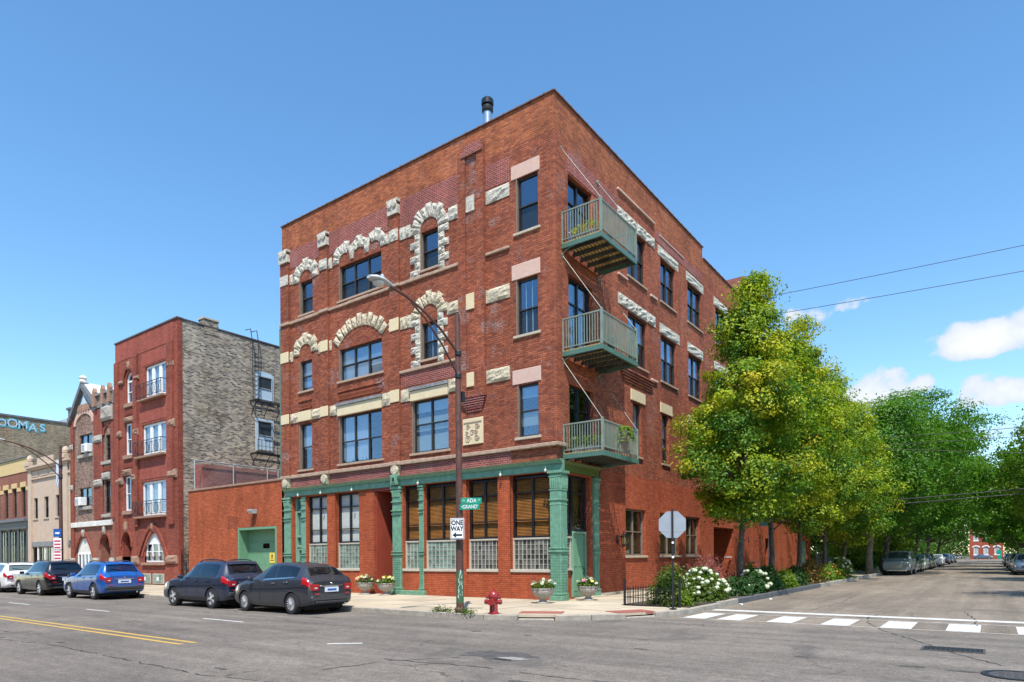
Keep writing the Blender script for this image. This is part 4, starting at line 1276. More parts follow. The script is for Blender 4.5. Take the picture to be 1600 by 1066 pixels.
# return of the storefront on the side street
q = MB(); FE.box(q, .42, 1.30, -.30, -.22, .16, 1.22); q.build('stall_riser', 'brick_painted', bld)
q = MB(); FE.box(q, .42, 1.30, -.34, -.252, 1.24, 2.44); q.build('block_mortar', 'pale_frame', bld)
q = MB(); FE.box(q, .42, 1.30, -.32, -.12, 1.222, 1.28); FE.box(q, .42, 1.30, -.30, -.16, 2.44, 2.50); FE.box(q, 1.24, 1.30, -.30, -.2, 1.28, 2.44); q.build('block_surround', 'pale_frame', bld)
gblocks(FE, bld, .46, 1.24, 1.285, 2.435, 4, 6, -.24, 'glass_block_dark')
f = window(FE, bld, .42, 1.33, 2.505, 4.80, 1, rec=.22, fw=.07, fmat='black_frame', glass='glass', low='glass', screen=False, sill=None, name='shop_window', rows=[.22, .72])
f = window(FE, bld, 1.335, 2.40, 2.72, 4.80, 1, rec=.22, fw=.08, fmat='black_frame', glass='glass', low='glass', screen=False, sill=None, name='shop_window', rows=[.18, .72])
q = MB(); FE.box(q, .5, 2.36, -.5, -.49, 2.5, 4.8); q.build('shade', 'blind_wood', f)
q = MB(); FE.box(q, 1.34, 2.40, -.30, -.24, .18, 2.64); sdoor = q.build('side_door', 'green_door', bld)
q = MB(); FE.box(q, 1.34, 1.42, -.24, -.16, .18, 2.70); FE.box(q, 2.33, 2.41, -.24, -.16, .18, 2.70); FE.box(q, 1.42, 2.33, -.24, -.16, 2.62, 2.70); q.build('door_frame', 'green_pale', sdoor, bevel=.008)
q = MB()
for (a, b, c, d) in ((1.52, 1.82, .4, 1.2), (1.92, 2.22, .4, 1.2), (1.52, 1.82, 1.35, 2.45), (1.92, 2.22, 1.35, 2.45)): FE.box(q, a, b, -.245, -.225, c, d)
q.build('door_panel', 'green_door', sdoor, bevel=.012)
q = MB(); q.tube([FE.P(2.25, -.22, 1.28), FE.P(2.25, -.17, 1.25), FE.P(2.25, -.17, 1.10), FE.P(2.25, -.22, 1.07)], .015, 6); q.build('door_handle', 'black_iron', sdoor)
iron_column(2.58, 3.0, .14, 4.86, fac=FE, name='side_pilaster')
slab_s('door_step', 1.2, 3.3, .35, .13, .19, 'concrete_pale', FE)

# --- windows, east
for lst, kw in ((E4, {}), (E3, dict(blind=None)), (E2, {})):
    for i, o in enumerate(lst):
        if i == 0:
            fr = window(FE, bld, *o, 2, rec=.20, fmat='black_frame', screen=False, sill=None, rows=[.7], mull=.09, name='balcony_door', low='glass_low', glass='glass')
            if lst is E3: 
                q = MB(); FE.box(q, 1.0, 2.7, -.34, -.33, 9.4, 12.2); q.build('shade', 'blind_blue', fr)
        else:
            bl = None
            if lst is E3: bl = [('blind_blue', .5, 1, None)]
            if lst is E2: bl = [('blind_white', .35 if i > 1 else .05, 1, None)]
            window(FE, bld, *o, 2 if lst is not E2 else 1, blind=bl, split=.52, sill='stone_sill', sill_over=.08, low='glass_low')
for o in EG[:3]: window(FE, bld, *o, 2, fmat='frame_lit', rec=.20, split=.52, sill='concrete_pale', sill_over=.08, blind=[('blind_dark', .05, .98, None)], mull=.05)
# lintels, side street
RW = 'limestone_white'
stones(FE, 4.95, 8.74, 16.14, 16.60, 4, RW, False, .055, name='lintel_stone'); stones(FE, 4.95, 8.77, 12.46, 12.94, 4, RW, False, .055, name='lintel_stone')
for a, b, z0, z1 in ((9.13, 11.63, 16.06, 16.52), (12.69, 15.22, 16.06, 16.52), (9.27, 11.74, 12.39, 12.87), (12.83, 15.1, 12.39, 12.87), (16.9, 19.4, 16.06, 16.52), (16.9, 19.4, 12.39, 12.87)): stones(FE, a, b, z0, z1, 1, RW, False, .04, name='lintel')
for a, b in ((6.08, 7.55), (9.25, 10.67), (12.7, 14.2), (16.9, 18.5)): stones(FE, a, b, 8.58, 9.06, 1, 'limestone', True, .05, name='lintel')
string('string_stone', 4.93, 8.68, 17.24, 17.34, .09, 'limestone_pink', FE, 1.9)
for a, b, z in ((4.93, 5.8, 13.70), (8.2, 8.93, 13.80), (8.22, 8.9, 9.90), (5.0, 5.8, 9.95)): string('string_stone', a, b, z - .05, z + .07, .10, 'limestone_pink', FE)
string('string_stone', 9.3, 12.4, 16.98, 17.05, .05, 'limestone_pink', FE, 3.2)
for i in range(5): slab_s('corbel_course', 5.0 + .09 * i, 8.3 - .05 * i, .16 - .03 * i, 9.72 - .11 * i, 9.80 - .11 * i, 'brick_red_side', FE)
# base ledge
slab_s('base_course', 3.05, 16.5, .03, .15, .26, 'concrete_pale', FE)
# entrance recess
q = MB(); FE.box(q, 16.6, 20.2, -1.62, -1.55, .16, 3.3); q.build('entry_back', 'black_frame', bld)
q = MB(); FE.box(q, 16.62, 18.0, -.9, -.02, .13, .45); FE.box(q, 16.62, 17.6, -1.5, -.9, .13, .72); q.build('entry_step', 'concrete_pale', bld)
q = MB(); FE.box(q, 18.6, 19.0, -1.4, -1.0, 2.5, 3.3); q.build('entry_light', 'green_pale', bld)
q = MB(); FE.box(q, 18.9, 20.1, -.2, -.1, 1.60, 1.66); q.build('entry_rail', 'white_paint', bld)

# --- balconies on the side street
def balcony(zf, zr):
    """zf deck level, zr rail top"""
    y0, y1, X = .36, 3.25, 1.70
    q = MB()
    q.box(.02, X, y0, y0 + .07, zf - .20, zf - .02); q.box(.02, X, y1 - .07, y1, zf - .20, zf - .02); q.box(X - .07, X, y0 + .07, y1 - .07, zf - .20, zf - .02)
    bal = q.build('balcony', 'green_balcony', bld, bevel=.008)
    for i in range(5):
        y = y0 + .07 + (y1 - y0 - .14) * (i + .5) / 5 - .28 + .28
        q = MB(); q.box(.02, X - .07, y - .035, y + .035, zf - .17, zf - .03); q.build('joist', 'joist', bal)
    n = 11
    for i in range(n):
        x = .05 + (X - .10) * i / n; w = (X - .10) / n
        q = MB(); q.box(x + .012, x + w - .012, y0 + .01, y1 - .01, zf - .019, zf + .012); q.build('deck_board', 'wood_deck', bal)
    for (x, y) in ((X - .045, y0 + .045), (X - .045, y1 - .045), (.05, y0 + .045), (.05, y1 - .045)):
        q = MB(); q.box(x - .042, x + .042, y - .042, y + .042, zf - .02, zr + (.07 if x > 1 else 0)); q.build('post', 'green_rail', bal, bevel=.008)
    q = MB()
    for zz, hh in ((zr - .05, .055), (zf + .10, .04)):
        q.box(.09, X - .09, y0 + .02, y0 + .07, zz, zz + hh); q.box(.09, X - .09, y1 - .07, y1 - .02, zz, zz + hh); q.box(X - .07, X - .02, y0 + .09, y1 - .09, zz, zz + hh)
    q.build('rail', 'green_rail', bal, bevel=.006)
    bm_ = MB().box(-.013, .013, -.013, .013, zf + .14, zr - .05)
    first = None
    def bal_at(x, y):
        nonlocal first
        if first is None: o = bm_.build('baluster', 'green_rail', bal); first = o.data
        else: o = link('baluster', first, None, bal)
        o.location = (x, y, 0)
    for i in range(1, 14): bal_at(.09 + (X - .18) * i / 14, y0 + .045)
    for i in range(1, 14): bal_at(.09 + (X - .18) * i / 14, y1 - .045)
    for i in range(1, 26): bal_at(X - .045, y0 + .09 + (y1 - y0 - .18) * i / 26)
    # tie rods from the wall and brackets below
    for y in (y0 + .045, y1 - .045):
        q = MB(); q.tube([(.03, y, zr + 2.38), (X - .045, y, zr + .03)], .011, 6); q.build('tie_rod', 'green_rail', bal)
        q = MB(); q.lathe([(.09, 0), (.09, .03), (.05, .06), (.02, .08)], (.0, y, zr + 2.38), 10, 'x'); q.build('anchor_plate', 'green_rail', bal)
        q = MB(); q.tube([(.02, y, zf - .62), (.1, y, zf - .35), (.35, y, zf - .22), (.62, y, zf - .20)], .02, 6); q.build('bracket', 'green_balcony', bal)
    return bal
balcony(13.20, 14.36); balcony(9.25, 10.44); balcony(5.50, 6.58)

# roof flue and rainwater pipe
q = MB().lathe([(.19, 17.7), (.19, 21.2)], (-5.0, 2.5, 0), 20)
fl = q.build('flue_pipe', 'galvanised', bld, smooth=True)
MB().lathe([(.22, 21.2), (.25, 21.24), (.25, 21.42), (.21, 21.46)], (-5.0, 2.5, 0), 20).build('flue_collar', 'black_iron', fl, smooth=True)
MB().lathe([(.22, 21.48), (.27, 21.52), (.27, 21.72), (.2, 21.80), (.05, 21.82)], (-5.0, 2.5, 0), 20).build('flue_cap', 'black_frame', fl, smooth=True)
q = MB(); q.tube([(-16.98, .3, 5.9), (-16.98, .3, 13.65)], .085, 8)
for z in (7.2, 9.0, 11.0, 13.0): q.box(-17.05, -16.38, .26, .34, z, z + .07)
dp = q.build('rain_pipe', 'green_balcony', bld)
MB().tube([(-16.98, .3, 13.65), (-16.6, .25, 14.6)], .02, 5).build('stay', 'wire_black', dp)
# ------------------------------------------------------------------ one-storey garage next door
gar = empty('garage_building', (-21.2, 6, .15), 'one storey orange brick garage with green roller door beside the corner building', 'building', world=True)
GX0, GX1 = -25.8, -16.55
m = MB(); FS.wall(m, GX0, GX1, .1, 5.75, [(-20.54, -17.04, .15, 3.40, .62)], 0.02, .62)
m.add([(GX0, -.02, .1), (GX0, 13, .1), (GX0, 13, 5.75), (GX0, -.02, 5.75)], [(0, 1, 2, 3)])
m.build('wall', 'brick_orange', gar, recalc=False)
MB().box(GX0 + .02, GX1 - .02, .05, 13, 5.4, 5.6).build('roof', 'roof_tar', gar)
for i in range(6):
    a = GX0 - .05 + i * (GX1 - GX0 + .08) / 6; MB().box(a + .004, a + (GX1 - GX0 + .08) / 6 - .004, -.07, .33, 5.752, 5.86).build('coping_stone', 'stone_red_sand', gar, bevel=.012)
q = MB(); FS.box(q, -20.56, -20.44, -.60, .045, .15, 3.42); FS.box(q, -17.14, -17.02, -.60, .045, .15, 3.42); FS.box(q, -20.44, -17.14, -.60, .045, 3.30, 3.42); q.build('door_frame', 'green_door', gar, bevel=.01)
for i in range(5):
    z0 = .17 + i * .625
    q = MB()
    if i == 3:
        FS.wall(q, -20.42, -17.16, z0, z0 + .615, [(-19.05, -18.42, 2.30, 2.57), (-17.92, -17.3, 2.30, 2.57)], -.5, .03)
    else: FS.box(q, -20.42, -17.16, -.56, -.5, z0, z0 + .615)
    q.build('door_panel', 'green_door', gar, recalc=(i != 3))
for a, b in ((-19.05, -18.42), (-17.92, -17.3)):
    q = MB(); FS.box(q, a, b, -.54, -.53, 2.30, 2.57); q.build('door_pane', 'glass_car', gar)
    q = MB(); FS.box(q, a - .04, b + .04, -.6, -.55, 2.2, 2.7); q.build('door_pane_back', 'black_frame', gar)
q = MB(); FS.box(q, -18.42, -17.96, -.495, -.485, 1.52, 2.06); sg = q.build('door_sign', 'yellow_sign', gar)
q = MB(); FS.box(q, -18.25, -18.13, -.484, -.482, 1.82, 1.97); FS.poly(q, [(-18.32, 1.76), (-18.06, 1.76), (-18.06, 1.79), (-18.32, 1.79)], -.484, -.482); FS.box(q, -18.34, -18.04, -.484, -.482, 1.64, 1.68); q.build('sign_print', 'sign_black', sg)
q = MB(); FS.box(q, -20.75, -16.9, -.02, .035, 3.44, 3.56); q.build('soldier_course', 'brick_orange', gar)
for i in range(8):                                    # pierced brick vent, its shaded holes put in as flat black blocks
    for j in range(9):
        if (i + j) % 2 == 0:
            q = MB(); FS.box(q, -21.55 + i * .128, -21.55 + i * .128 + .075, .0, .026, 3.42 + j * .078, 3.42 + j * .078 + .055); q.build('vent_hole_dark', 'underbody', gar)
q = MB(); FS.box(q, -19.08, -18.72, .02, .40, 4.28, 4.36); q.hexa([FS.P(-19.08, .05, 4.14), FS.P(-18.72, .05, 4.14), FS.P(-18.72, .30, 4.14), FS.P(-19.08, .30, 4.14), FS.P(-19.08, .03, 4.28), FS.P(-18.72, .03, 4.28), FS.P(-18.72, .40, 4.28), FS.P(-19.08, .40, 4.28)])
tag(q.build('wall_lamp', 'galv_dull', None, bevel=.01), 'boxy grey flood lamp on the orange garage wall above its door', 'lamp')
# maroon brick screen wall along the far edge of the garage roof, with its pipe fence
MB().box(-26.9, -26.0, .95, 12.5, .1, 7.55).build('side_wall', 'brick_maroon', gar)
fen = empty('roof_fence', (-25.85, 3.5, 5.6), 'grey pipe fence on the garage roof in front of a maroon brick wall', 'fence', world=True)
for y in (.4, 2.9, 5.3, 6.1): MB().tube([(-25.85, y, 5.8), (-25.85, y, 7.72)], .035, 8).build('post', 'galv_dull', fen)
MB().tube([(-25.85, .4, 7.70), (-25.85, 6.3, 7.70)], .03, 8).build('top_rail', 'galv_dull', fen)
MB().tube([(-25.85, .4, 5.95), (-25.85, 6.3, 5.95)], .025, 8).build('bottom_rail', 'galv_dull', fen)
q = MB()
for i in range(60):
    y = .4 + i * .1
    q.bar((-25.85, y, 5.95), (-25.85, min(y + 1.75, 6.3), 5.95 + min(1.75, 6.3 - y)), .004); q.bar((-25.85, y, 7.70), (-25.85, min(y + 1.75, 6.3), 7.70 - min(1.75, 6.3 - y)), .004)
q.build('wire_mesh', 'galv_dull', fen, recalc=False, kind='stuff')

# ------------------------------------------------------------------ helper for the small fronts: arches
def arch_pts(u0, u1, zs, zt, n=10, pointed=False):
    c = (u0 + u1) / 2; w = (u1 - u0) / 2; P = []
    for i in range(n + 1):
        t = i / n; a = math.pi * (1 - t)
        if pointed:
            k = abs(1 - 2 * t); P.append((c + w * (2 * t - 1), zs + (zt - zs) * (1 - k ** 1.75)))
        else: P.append((c + w * math.cos(a), zs + (zt - zs) * math.sin(a)))
    return P
def spandrel(fac, mb, u0, u1, zs, zt, d, depth, pointed=False):
    P = arch_pts(u0, u1, zs, zt, 12, pointed); h = len(P) // 2
    left = P[:h + 1] + [(u0, zt)]; right = P[h:] + [(u1, zt)]
    for poly in (left, right): fac.poly(mb, poly, d - depth, d - .002)
def arch_ring(fac, name, root, u0, u1, zs, zt, th, d0, d1, mat, pointed=False, n=14):
    P = arch_pts(u0, u1, zs, zt, n, pointed); Q = arch_pts(u0 - th, u1 + th, zs, zt + th, n, pointed)
    q = MB()
    for i in range(n): fac.poly(q, [P[i], P[i + 1], Q[i + 1], Q[i]], d0, d1)
    return q.build(name, mat, root)
def slat(root, name, fac, u0, u1, d, z0, z1, mat, bev=0.):
    q = MB(); fac.box(q, u0, u1, -.02, d, z0, z1); return q.build(name, mat, root, bevel=bev)

# ------------------------------------------------------------------ three storey red flat building
fl3 = empty('red_flat_building', (-31.1, 6, .15), 'three storey red brick flats with white windows and bare common brick side wall', 'building', world=True)
X0, X1, H3 = -35.3, -26.96, 16.35
holes = [(-31.10, -28.40, 12.02, 14.10), (-31.55, -28.45, 8.40, 10.40), (-31.68, -28.50, 4.55, 6.74), (-33.78, -32.76, 12.12, 14.15), (-33.95, -33.0, 8.70, 10.80), (-34.10, -33.15, 5.0, 7.30),
         (-31.31, -28.85, 1.56, 3.47), (-34.43, -33.16, .15, 3.55, 1.6)]
m = MB(); FS.wall(m, X0, X1, 1.95, H3, holes, 0, .25); spandrel(FS, m, -33.78, -32.76, 13.6, 14.15, 0, .25); spandrel(FS, m, -31.31, -28.85, 2.8, 3.47, 0, .25); spandrel(FS, m, -34.43, -33.16, 2.7, 3.55, 0, .3)
m.build('front_wall', 'brick_flat_red', fl3, recalc=False)
m = MB(); FS.wall(m, X0, X1, .1, 1.95, [(h[0], h[1], h[2], min(h[3], 1.95), *h[4:]) for h in holes[6:]], 0, .25); m.build('base_wall', 'brick_flat_red', fl3, recalc=False)
for (a, b, z0, z1) in ((-31.6, -28.3, 14.2, 15.0), (-31.75, -28.3, 10.55, 11.9), (-31.8, -28.35, 6.9, 8.28)): slat(fl3, 'brick_panel', FS, a, b, .014, z0, z1, 'brick_flat_pink')
slat(fl3, 'brick_panel', FS, X0 + .02, X1 - .5, .02, 15.1, H3 - .03, 'brick_flat_pink')
for (a, b) in ((X0, -34.75), (-32.6, -32.05), (-28.15, -27.45)): slat(fl3, 'pier', FS, a, b, .12, 3.9 if a > -33 else .1, 15.05, 'brick_flat_red')
m = MB(); m.add([(X1, 0, .1), (X1, 14, .1), (X1, 14, 16.2), (X1, 0, 16.33)], [(0, 1, 2, 3)]); m.add([(X0, 0, .1), (X0, 14, .1), (X0, 14, 16.2), (X0, 0, 16.33)], [(0, 1, 2, 3)]); m.add([(X0, 14, .1), (X1, 14, .1), (X1, 14, 16.2), (X0, 14, 16.2)], [(0, 1, 2, 3)])
FW = Fac(lambda u, d, z: (X1 + d, u, z))
m.build('side_wall', 'brick_common', fl3, recalc=False)
MB().box(X0, X1 - .01, .02, 14, 15.8, 16.0).build('roof', 'roof_tar', fl3)
q = MB(); q.box(X0 - .05, X1 + .05, -.07, .3, H3, H3 + .09); q.box(X1 - .25, X1 + .05, .3, 14, H3 - .01, H3 + .07); q.build('coping', 'coping_metal', fl3)
MB().box(X1 - .6, X1 + .03, 1.65, 2.6, 15.9, 16.8).build('chimney', 'brick_common', fl3)
MB().box(X1 - .65, X1 + .08, 1.6, 2.65, 16.8, 16.9).build('chimney_cap', 'concrete_pale', fl3)
slat(fl3, 'red_corner_brick', FW, 0.0, .28, .012, .15, 16.3, 'brick_flat_red')
WK = dict(fmat='white_paint', sill=None, screen=False, low='glass')
for z0, z1, a, b in ((12.02, 14.10, -31.10, -28.40), (8.40, 10.40, -31.55, -28.45), (4.55, 6.74, -31.68, -28.50)):
    f = window(FS, fl3, a, b, z0, z1, 3, rec=.15, fw=.14, mull=.34, rows=[.02], blind=[('curtain', .04, 1, None)], **WK)
    slat(fl3, 'sill', FS, a - .5, b + .05, .3, z0 - .16, z0 - .02, 'stone_red_sand', .02)
    # wrought iron guard
    jb = MB(); u0, u1 = a - .55, b + .02
    d = .34
    FS.box(jb, u0, u1, d - .02, d, z0 + .88, z0 + .92); FS.box(jb, u0, u1, d - .02, d, z0 + .06, z0 + .09); FS.box(jb, u0, u1, d - .02, d, z0 + .72, z0 + .745)
    for uu in (u0, u1): FS.box(jb, uu - .02, uu + .02, .0, d, z0 + .88, z0 + .92); FS.box(jb, uu - .02, uu + .02, 0, d, z0 + .06, z0 + .09)
    jo = jb.build('juliet_guard', 'black_iron', fl3)
    n = 6
    for i in range(n + 1):
        uu = u0 + (u1 - u0) * i / n; q = MB(); FS.box(q, uu - .016, uu + .016, d - .025, d + .005, z0 + .02, z0 + .92); q.build('baluster', 'black_iron', jo)
    for i in range(n):
        c = u0 + (u1 - u0) * (i + .5) / n; q = MB(); w = (u1 - u0) / n * .36
        for s_ in (-1, 1):
            q.tube([FS.P(c + s_ * w * k, d - .01, z0 + zz) for k, zz in ((.9, .09), (.35, .25), (.25, .40), (.35, .55), (.9, .72))], .011, 5)
        q.build('scroll', 'black_iron', jo)
window(FS, fl3, -33.78, -32.76, 12.12, 13.62, 1, rec=.15, fw=.10, **WK)
arch_ring(FS, 'window_head', fl3, -33.68, -32.86, 13.62, 14.05, .10, -.2, -.10, 'white_paint')
q = MB(); FS.poly(q, arch_pts(-33.68, -32.86, 13.62, 14.05), -.18, -.17); q.build('head_pane', 'glass', fl3)
window(FS, fl3, -33.95, -33.0, 8.70, 10.80, 1, rec=.15, fw=.10, **WK); window(FS, fl3, -34.10, -33.15, 5.0, 7.30, 1, rec=.15, fw=.10, **WK)
for a, b, z in ((-33.9, -32.65, 12.0), (-34.1, -32.85, 8.58), (-34.25, -33.0, 4.9)): slat(fl3, 'sill', FS, a, b, .12, z - .16, z + .1, 'stone_red_sand', .02)
arch_ring(FS, 'hood_arch', fl3, -33.95, -32.6, 13.6, 14.4, .22, 0., .1, 'brick_flat_red')
for a, b, z0, z1 in ((-33.5, -33.1, 14.35, 14.85), (-34.75, -34.0, 13.5, 13.75), (-32.6, -31.9, 13.5, 13.75), (-28.25, -27.4, 13.55, 13.85), (-34.05, -32.7, 10.86, 11.2), (-35.1, -34.4, 10.0, 10.4), (-32.7, -32.0, 9.85, 10.3),
                     (-28.3, -27.1, 6.75, 7.25), (-28.2, -27.3, 9.85, 10.35), (-34.3, -33.0, 7.34, 7.75), (-35.3, -34.2, 6.8, 7.25), (-32.95, -32.2, 6.9, 7.35), (-35.3, -34.5, 1.5, 2.0), (-33.1, -32.0, 1.45, 2.0), (-28.6, -27.1, 1.5, 2.0), (-30.35, -30.05, 3.6, 4.1), (-33.95, -33.7, 3.6, 4.3)):
    FS.rock('stone', fl3, rect(a, b, z0, z1), .0, .16, 'stone_red_sand', rnd=rb)
for a, b, z in ((-33.9, -32.7, 11.35), (-34.1, -32.8, 7.85)):
    for i in range(8): slat(fl3, 'dentil', FS, a + i * .15, a + i * .15 + .085, .07, z, z + .28, 'brick_flat_red')
arch_ring(FS, 'hood_arch', fl3, -31.95, -28.5, 1.95, 3.75, .26, -.02, .10, 'brick_flat_red', True, 20)
arch_ring(FS, 'inner_arch', fl3, -31.55, -28.7, 1.95, 3.5, .2, -.02, .05, 'brick_flat_pink', True, 20)
arch_ring(FS, 'hood_arch', fl3, -34.5, -33.1, 2.6, 3.62, .16, -.02, .08, 'brick_flat_red')
f = window(FS, fl3, -31.31, -28.85, 1.58, 2.82, 3, rec=.14, fw=.10, mull=.10, split=.55, **WK)
q = MB(); FS.poly(q, arch_pts(-31.28, -28.88, 2.82, 3.44), -.2, -.11); q.build('fan_panel', 'white_paint', fl3)
slat(fl3, 'sill', FS, -31.6, -28.6, .14, 1.38, 1.55, 'stone_red_sand', .02)
q = MB(); FS.box(q, -34.4, -33.2, -1.6, -1.5, .15, 3.5); q.build('front_door', 'grey_trim', fl3)
for a in (-31.95, -30.25):
    pf = slat(fl3, 'cellar_window', FS, a, a + 1.45, .03, .22, .86, 'pale_frame')
    for i in range(5):
        for j in range(2):
            q = MB(); FS.box(q, a + .08 + i * .26, a + .08 + i * .26 + .24, .03, .045, .28 + j * .27, .28 + j * .27 + .25); q.build('glass_block', 'glass_block', pf)
    q = MB(); FS.box(q, a + .58, a + .82, .046, .052, .42, .64); q.build('vent', 'sign_white', pf)
# side wall windows and fire escape
for (y0, y1, z0, z1, ar) in ((5.27, 6.42, 12.40, 14.05, 1), (5.27, 6.40, 9.05, 11.05, 0)):
    q = MB(); FW.box(q, y0 - .12, y1 + .12, .0, .05, z0 - .1, z1 + .12); q.build('window_surround', 'blind_blue', fl3)
    if ar: q = MB(); FW.poly(q, arch_pts(y0 - .12, y1 + .12, z1 + .12, z1 + .32), 0, .05); q.build('window_head', 'blind_blue', fl3)
    f = window(FW, fl3, y0, y1, z0, z1, 1, rec=-.06, fmat='galv_dull', sill='concrete_pale', split=.5, screen=False, low='glass_car', glass='glass_car', blind=[('blind_blue', .5, 1, None)])
fe = empty('fire_escape', (X1, 5.8, 8.6), 'black iron fire escape ladder and landings on the common brick wall', 'fire escape', world=True)
for zz in (12.22, 8.72):
    q = MB()
    for d in (.1, .35, .6, .85): FW.box(q, 4.75, 6.85, d, d + .05, zz, zz + .04)
    FW.box(q, 4.75, 4.80, .0, .9, zz - .05, zz + .05); FW.box(q, 6.80, 6.85, 0, .9, zz - .05, zz + .05); q.build('landing', 'black_iron', fe)
    for y in (4.85, 5.8, 6.75): q = MB(); q.tube([FW.P(y, .85, zz), FW.P(y, .4, zz - .35), FW.P(y, .02, zz - .9)], .025, 5); q.build('bracket', 'black_iron', fe)
    q = MB(); FW.box(q, 4.75, 6.85, .86, .89, zz + .85, zz + .88); FW.box(q, 4.75, 6.85, .86, .89, zz + .45, zz + .47)
    for i in range(8): FW.box(q, 4.76 + i * .295, 4.785 + i * .295, .86, .89, zz + .04, zz + .88)
    if zz < 10: q.build('guard_rail', 'black_iron', fe)
q = MB()
for y in (4.85, 5.30): q.tube([FW.P(y, .25, 12.2), FW.P(y - .02, .25, 16.2), FW.P(y - .12, .2, 16.95), FW.P(y - .12, -.4, 17.0)], .028, 6)
q.build('ladder_rail', 'black_iron', fe)
for i in range(13): q = MB(); q.tube([FW.P(4.85, .25, 12.4 + i * .3), FW.P(5.30, .25, 12.4 + i * .3)], .014, 5); q.build('rung', 'black_iron', fe)
# narrow iron gate between the flats and the garage
gt = empty('iron_gate', (-26.4, .1, .15), 'narrow black iron gate between the red flats and the garage', 'gate', world=True)
for i in range(7): MB().box(-26.88 + i * .16, -26.855 + i * .16, .08, .105, .15, 2.25 + .12 * math.sin(i / 6 * math.pi)).build('picket', 'black_iron', gt)
for z in (.4, 1.2, 2.0): MB().box(-26.9, -25.82, .075, .11, z, z + .035).build('cross_rail', 'black_iron', gt)

# ------------------------------------------------------------------ gabled brick house
gb = empty('gabled_building', (-39, 6, .15), 'narrow speckled brick house with dark gable and white stone band', 'building', world=True)
X0, X1 = -42.6, -35.42
holes = [(-41.20, -39.06, 9.44, 10.86), (-36.86, -35.98, 8.65, 10.40), (-41.35, -39.25, 5.65, 7.0), (-37.08, -36.19, 5.02, 7.28), (-41.95, -39.29, .15, 3.41), (-37.76, -36.30, .15, 3.5, 1.4)]
m = MB(); FS.wall(m, X0, X1, 4.5, 12.4, holes[:4], 0, .25); m.build('front_wall', 'brick_speckled', gb, recalc=False)
m = MB(); FS.wall(m, X0, X1, .1, 4.5, holes[4:], 0, .25); spandrel(FS, m, -41.95, -39.29, 2.2, 3.41, 0, .25); spandrel(FS, m, -37.76, -36.30, 2.6, 3.5, 0, .3); m.build('base_wall', 'brick_old', gb, recalc=False)
for a, b, z0, z1 in ((X0, -42.1, .15, 12.4), (-38.6, -37.2, 4.6, 12.3), (-35.9, X1, 4.6, 12.3)): slat(gb, 'brick_pier', FS, a, b, .10, z0, z1, 'brick_flat_red')
m = MB(); m.add([(X1, 0.01, .1), (X1, 13, .1), (X1, 13, 13), (X1, 0.01, 13)], [(0, 1, 2, 3)]); m.add([(X0, 0, .1), (X0, 13, .1), (X0, 13, 12.4), (X0, 0, 12.4)], [(0, 1, 2, 3)]); m.build('side_wall', 'brick_rear', gb, recalc=False)
MB().box(X0, X1 - .01, .05, 13, 12.2, 12.4).build('roof', 'roof_tar', gb)
q = MB(); FS.poly(q, [(-42.2, 12.4), (-38.5, 12.4), (-40.3, 14.35)], -.3, .02); q.build('gable_wall', 'grey_trim', gb)
for s_, (a, b) in ((0, ((-42.75, 12.1), (-40.3, 14.6))), (1, ((-40.3, 14.6), (-38.35, 12.9)))):
    q = MB(); FS.poly(q, [a, b, (b[0], b[1] - .42), (a[0], a[1] - .42)], -.4, .28); q.build('barge_board', 'slate', gb)
q = MB(); q.add([(-40.3, -.1, 14.62), (-38.3, -.1, 13.1), (-38.3, 2.6, 13.1), (-40.3, 2.6, 14.62)], [(0, 1, 2, 3)]); q.build('gable_roof', 'white_paint', gb)
MB().lathe([(.12, 14.5), (.26, 14.62), (.2, 14.78), (.28, 14.9), (.16, 15.05), (.03, 15.12)], (-40.25, -.1, 0), 12).build('finial', 'weathered_white', gb)
q = MB(); FS.poly(q, [(-40.9, 13.0), (-39.7, 13.0), (-40.3, 13.75)], .02, .06); q.build('gable_light', 'blind_blue', gb)
slat(gb, 'gable_ornament', FS, -41.3, -39.2, .09, 12.75, 13.05, 'stone_red_sand', .02)
for i in range(5): slat(gb, 'carved_boss', FS, -41.2 + i * .42, -40.95 + i * .42, .16, 12.5, 12.78, 'stone_red_sand', .03)
q = MB(); FS.box(q, X0 - .15, -42.2, -.1, .25, 12.1, 12.3); FS.box(q, X0 - .2, -42.2, -.1, .3, 12.9, 13.05); FS.box(q, X0 - .1, -42.25, -.1, .2, 12.3, 12.9); q.build('corner_bracket', 'slate', gb)
arch_ring(FS, 'blind_arch', gb, -41.7, -38.95, 11.6, 12.35, .36, -.02, .08, 'limestone_pink')
q = MB(); FS.poly(q, [(-38.35, 12.4), (X1, 12.4), (X1, 13.2), (-38.35, 13.2)], -.3, .14); FS.poly(q, [(-38.35, 13.2), (X1, 13.2), (X1, 13.34), (-38.35, 13.34)], -.3, .3); q.build('parapet_front', 'grey_trim', gb)
for a in (-38.2, -36.9, -35.85):
    q = MB(); FS.box(q, a, a + .36, .1, .34, 12.5, 13.5); FS.poly(q, [(a, 13.5), (a + .36, 13.5), (a + .18, 13.8)], .1, .34); q.build('parapet_pedestal', 'stone_red_sand', gb)
FS.rock('rough_stone_band', gb, rect(-37.2, -35.45, 11.35, 12.35), .1, .2, 'cast_stone', rnd=rb, n=6)
arch_ring(FS, 'window_arch', gb, -37.0, -35.9, 10.4, 11.0, .25, -.02, .07, 'brick_flat_red')
BK = dict(fmat='black_frame', screen=False, sill=None, low='glass', rec=.14)
window(FS, gb, *holes[0], 2, split=.45, blind=[('blind_blue', .5, 1, (0,))], **BK); window(FS, gb, *holes[1], 1, **BK); window(FS, gb, *holes[2], 2, split=.5, **BK); window(FS, gb, *holes[3], 1, **BK)
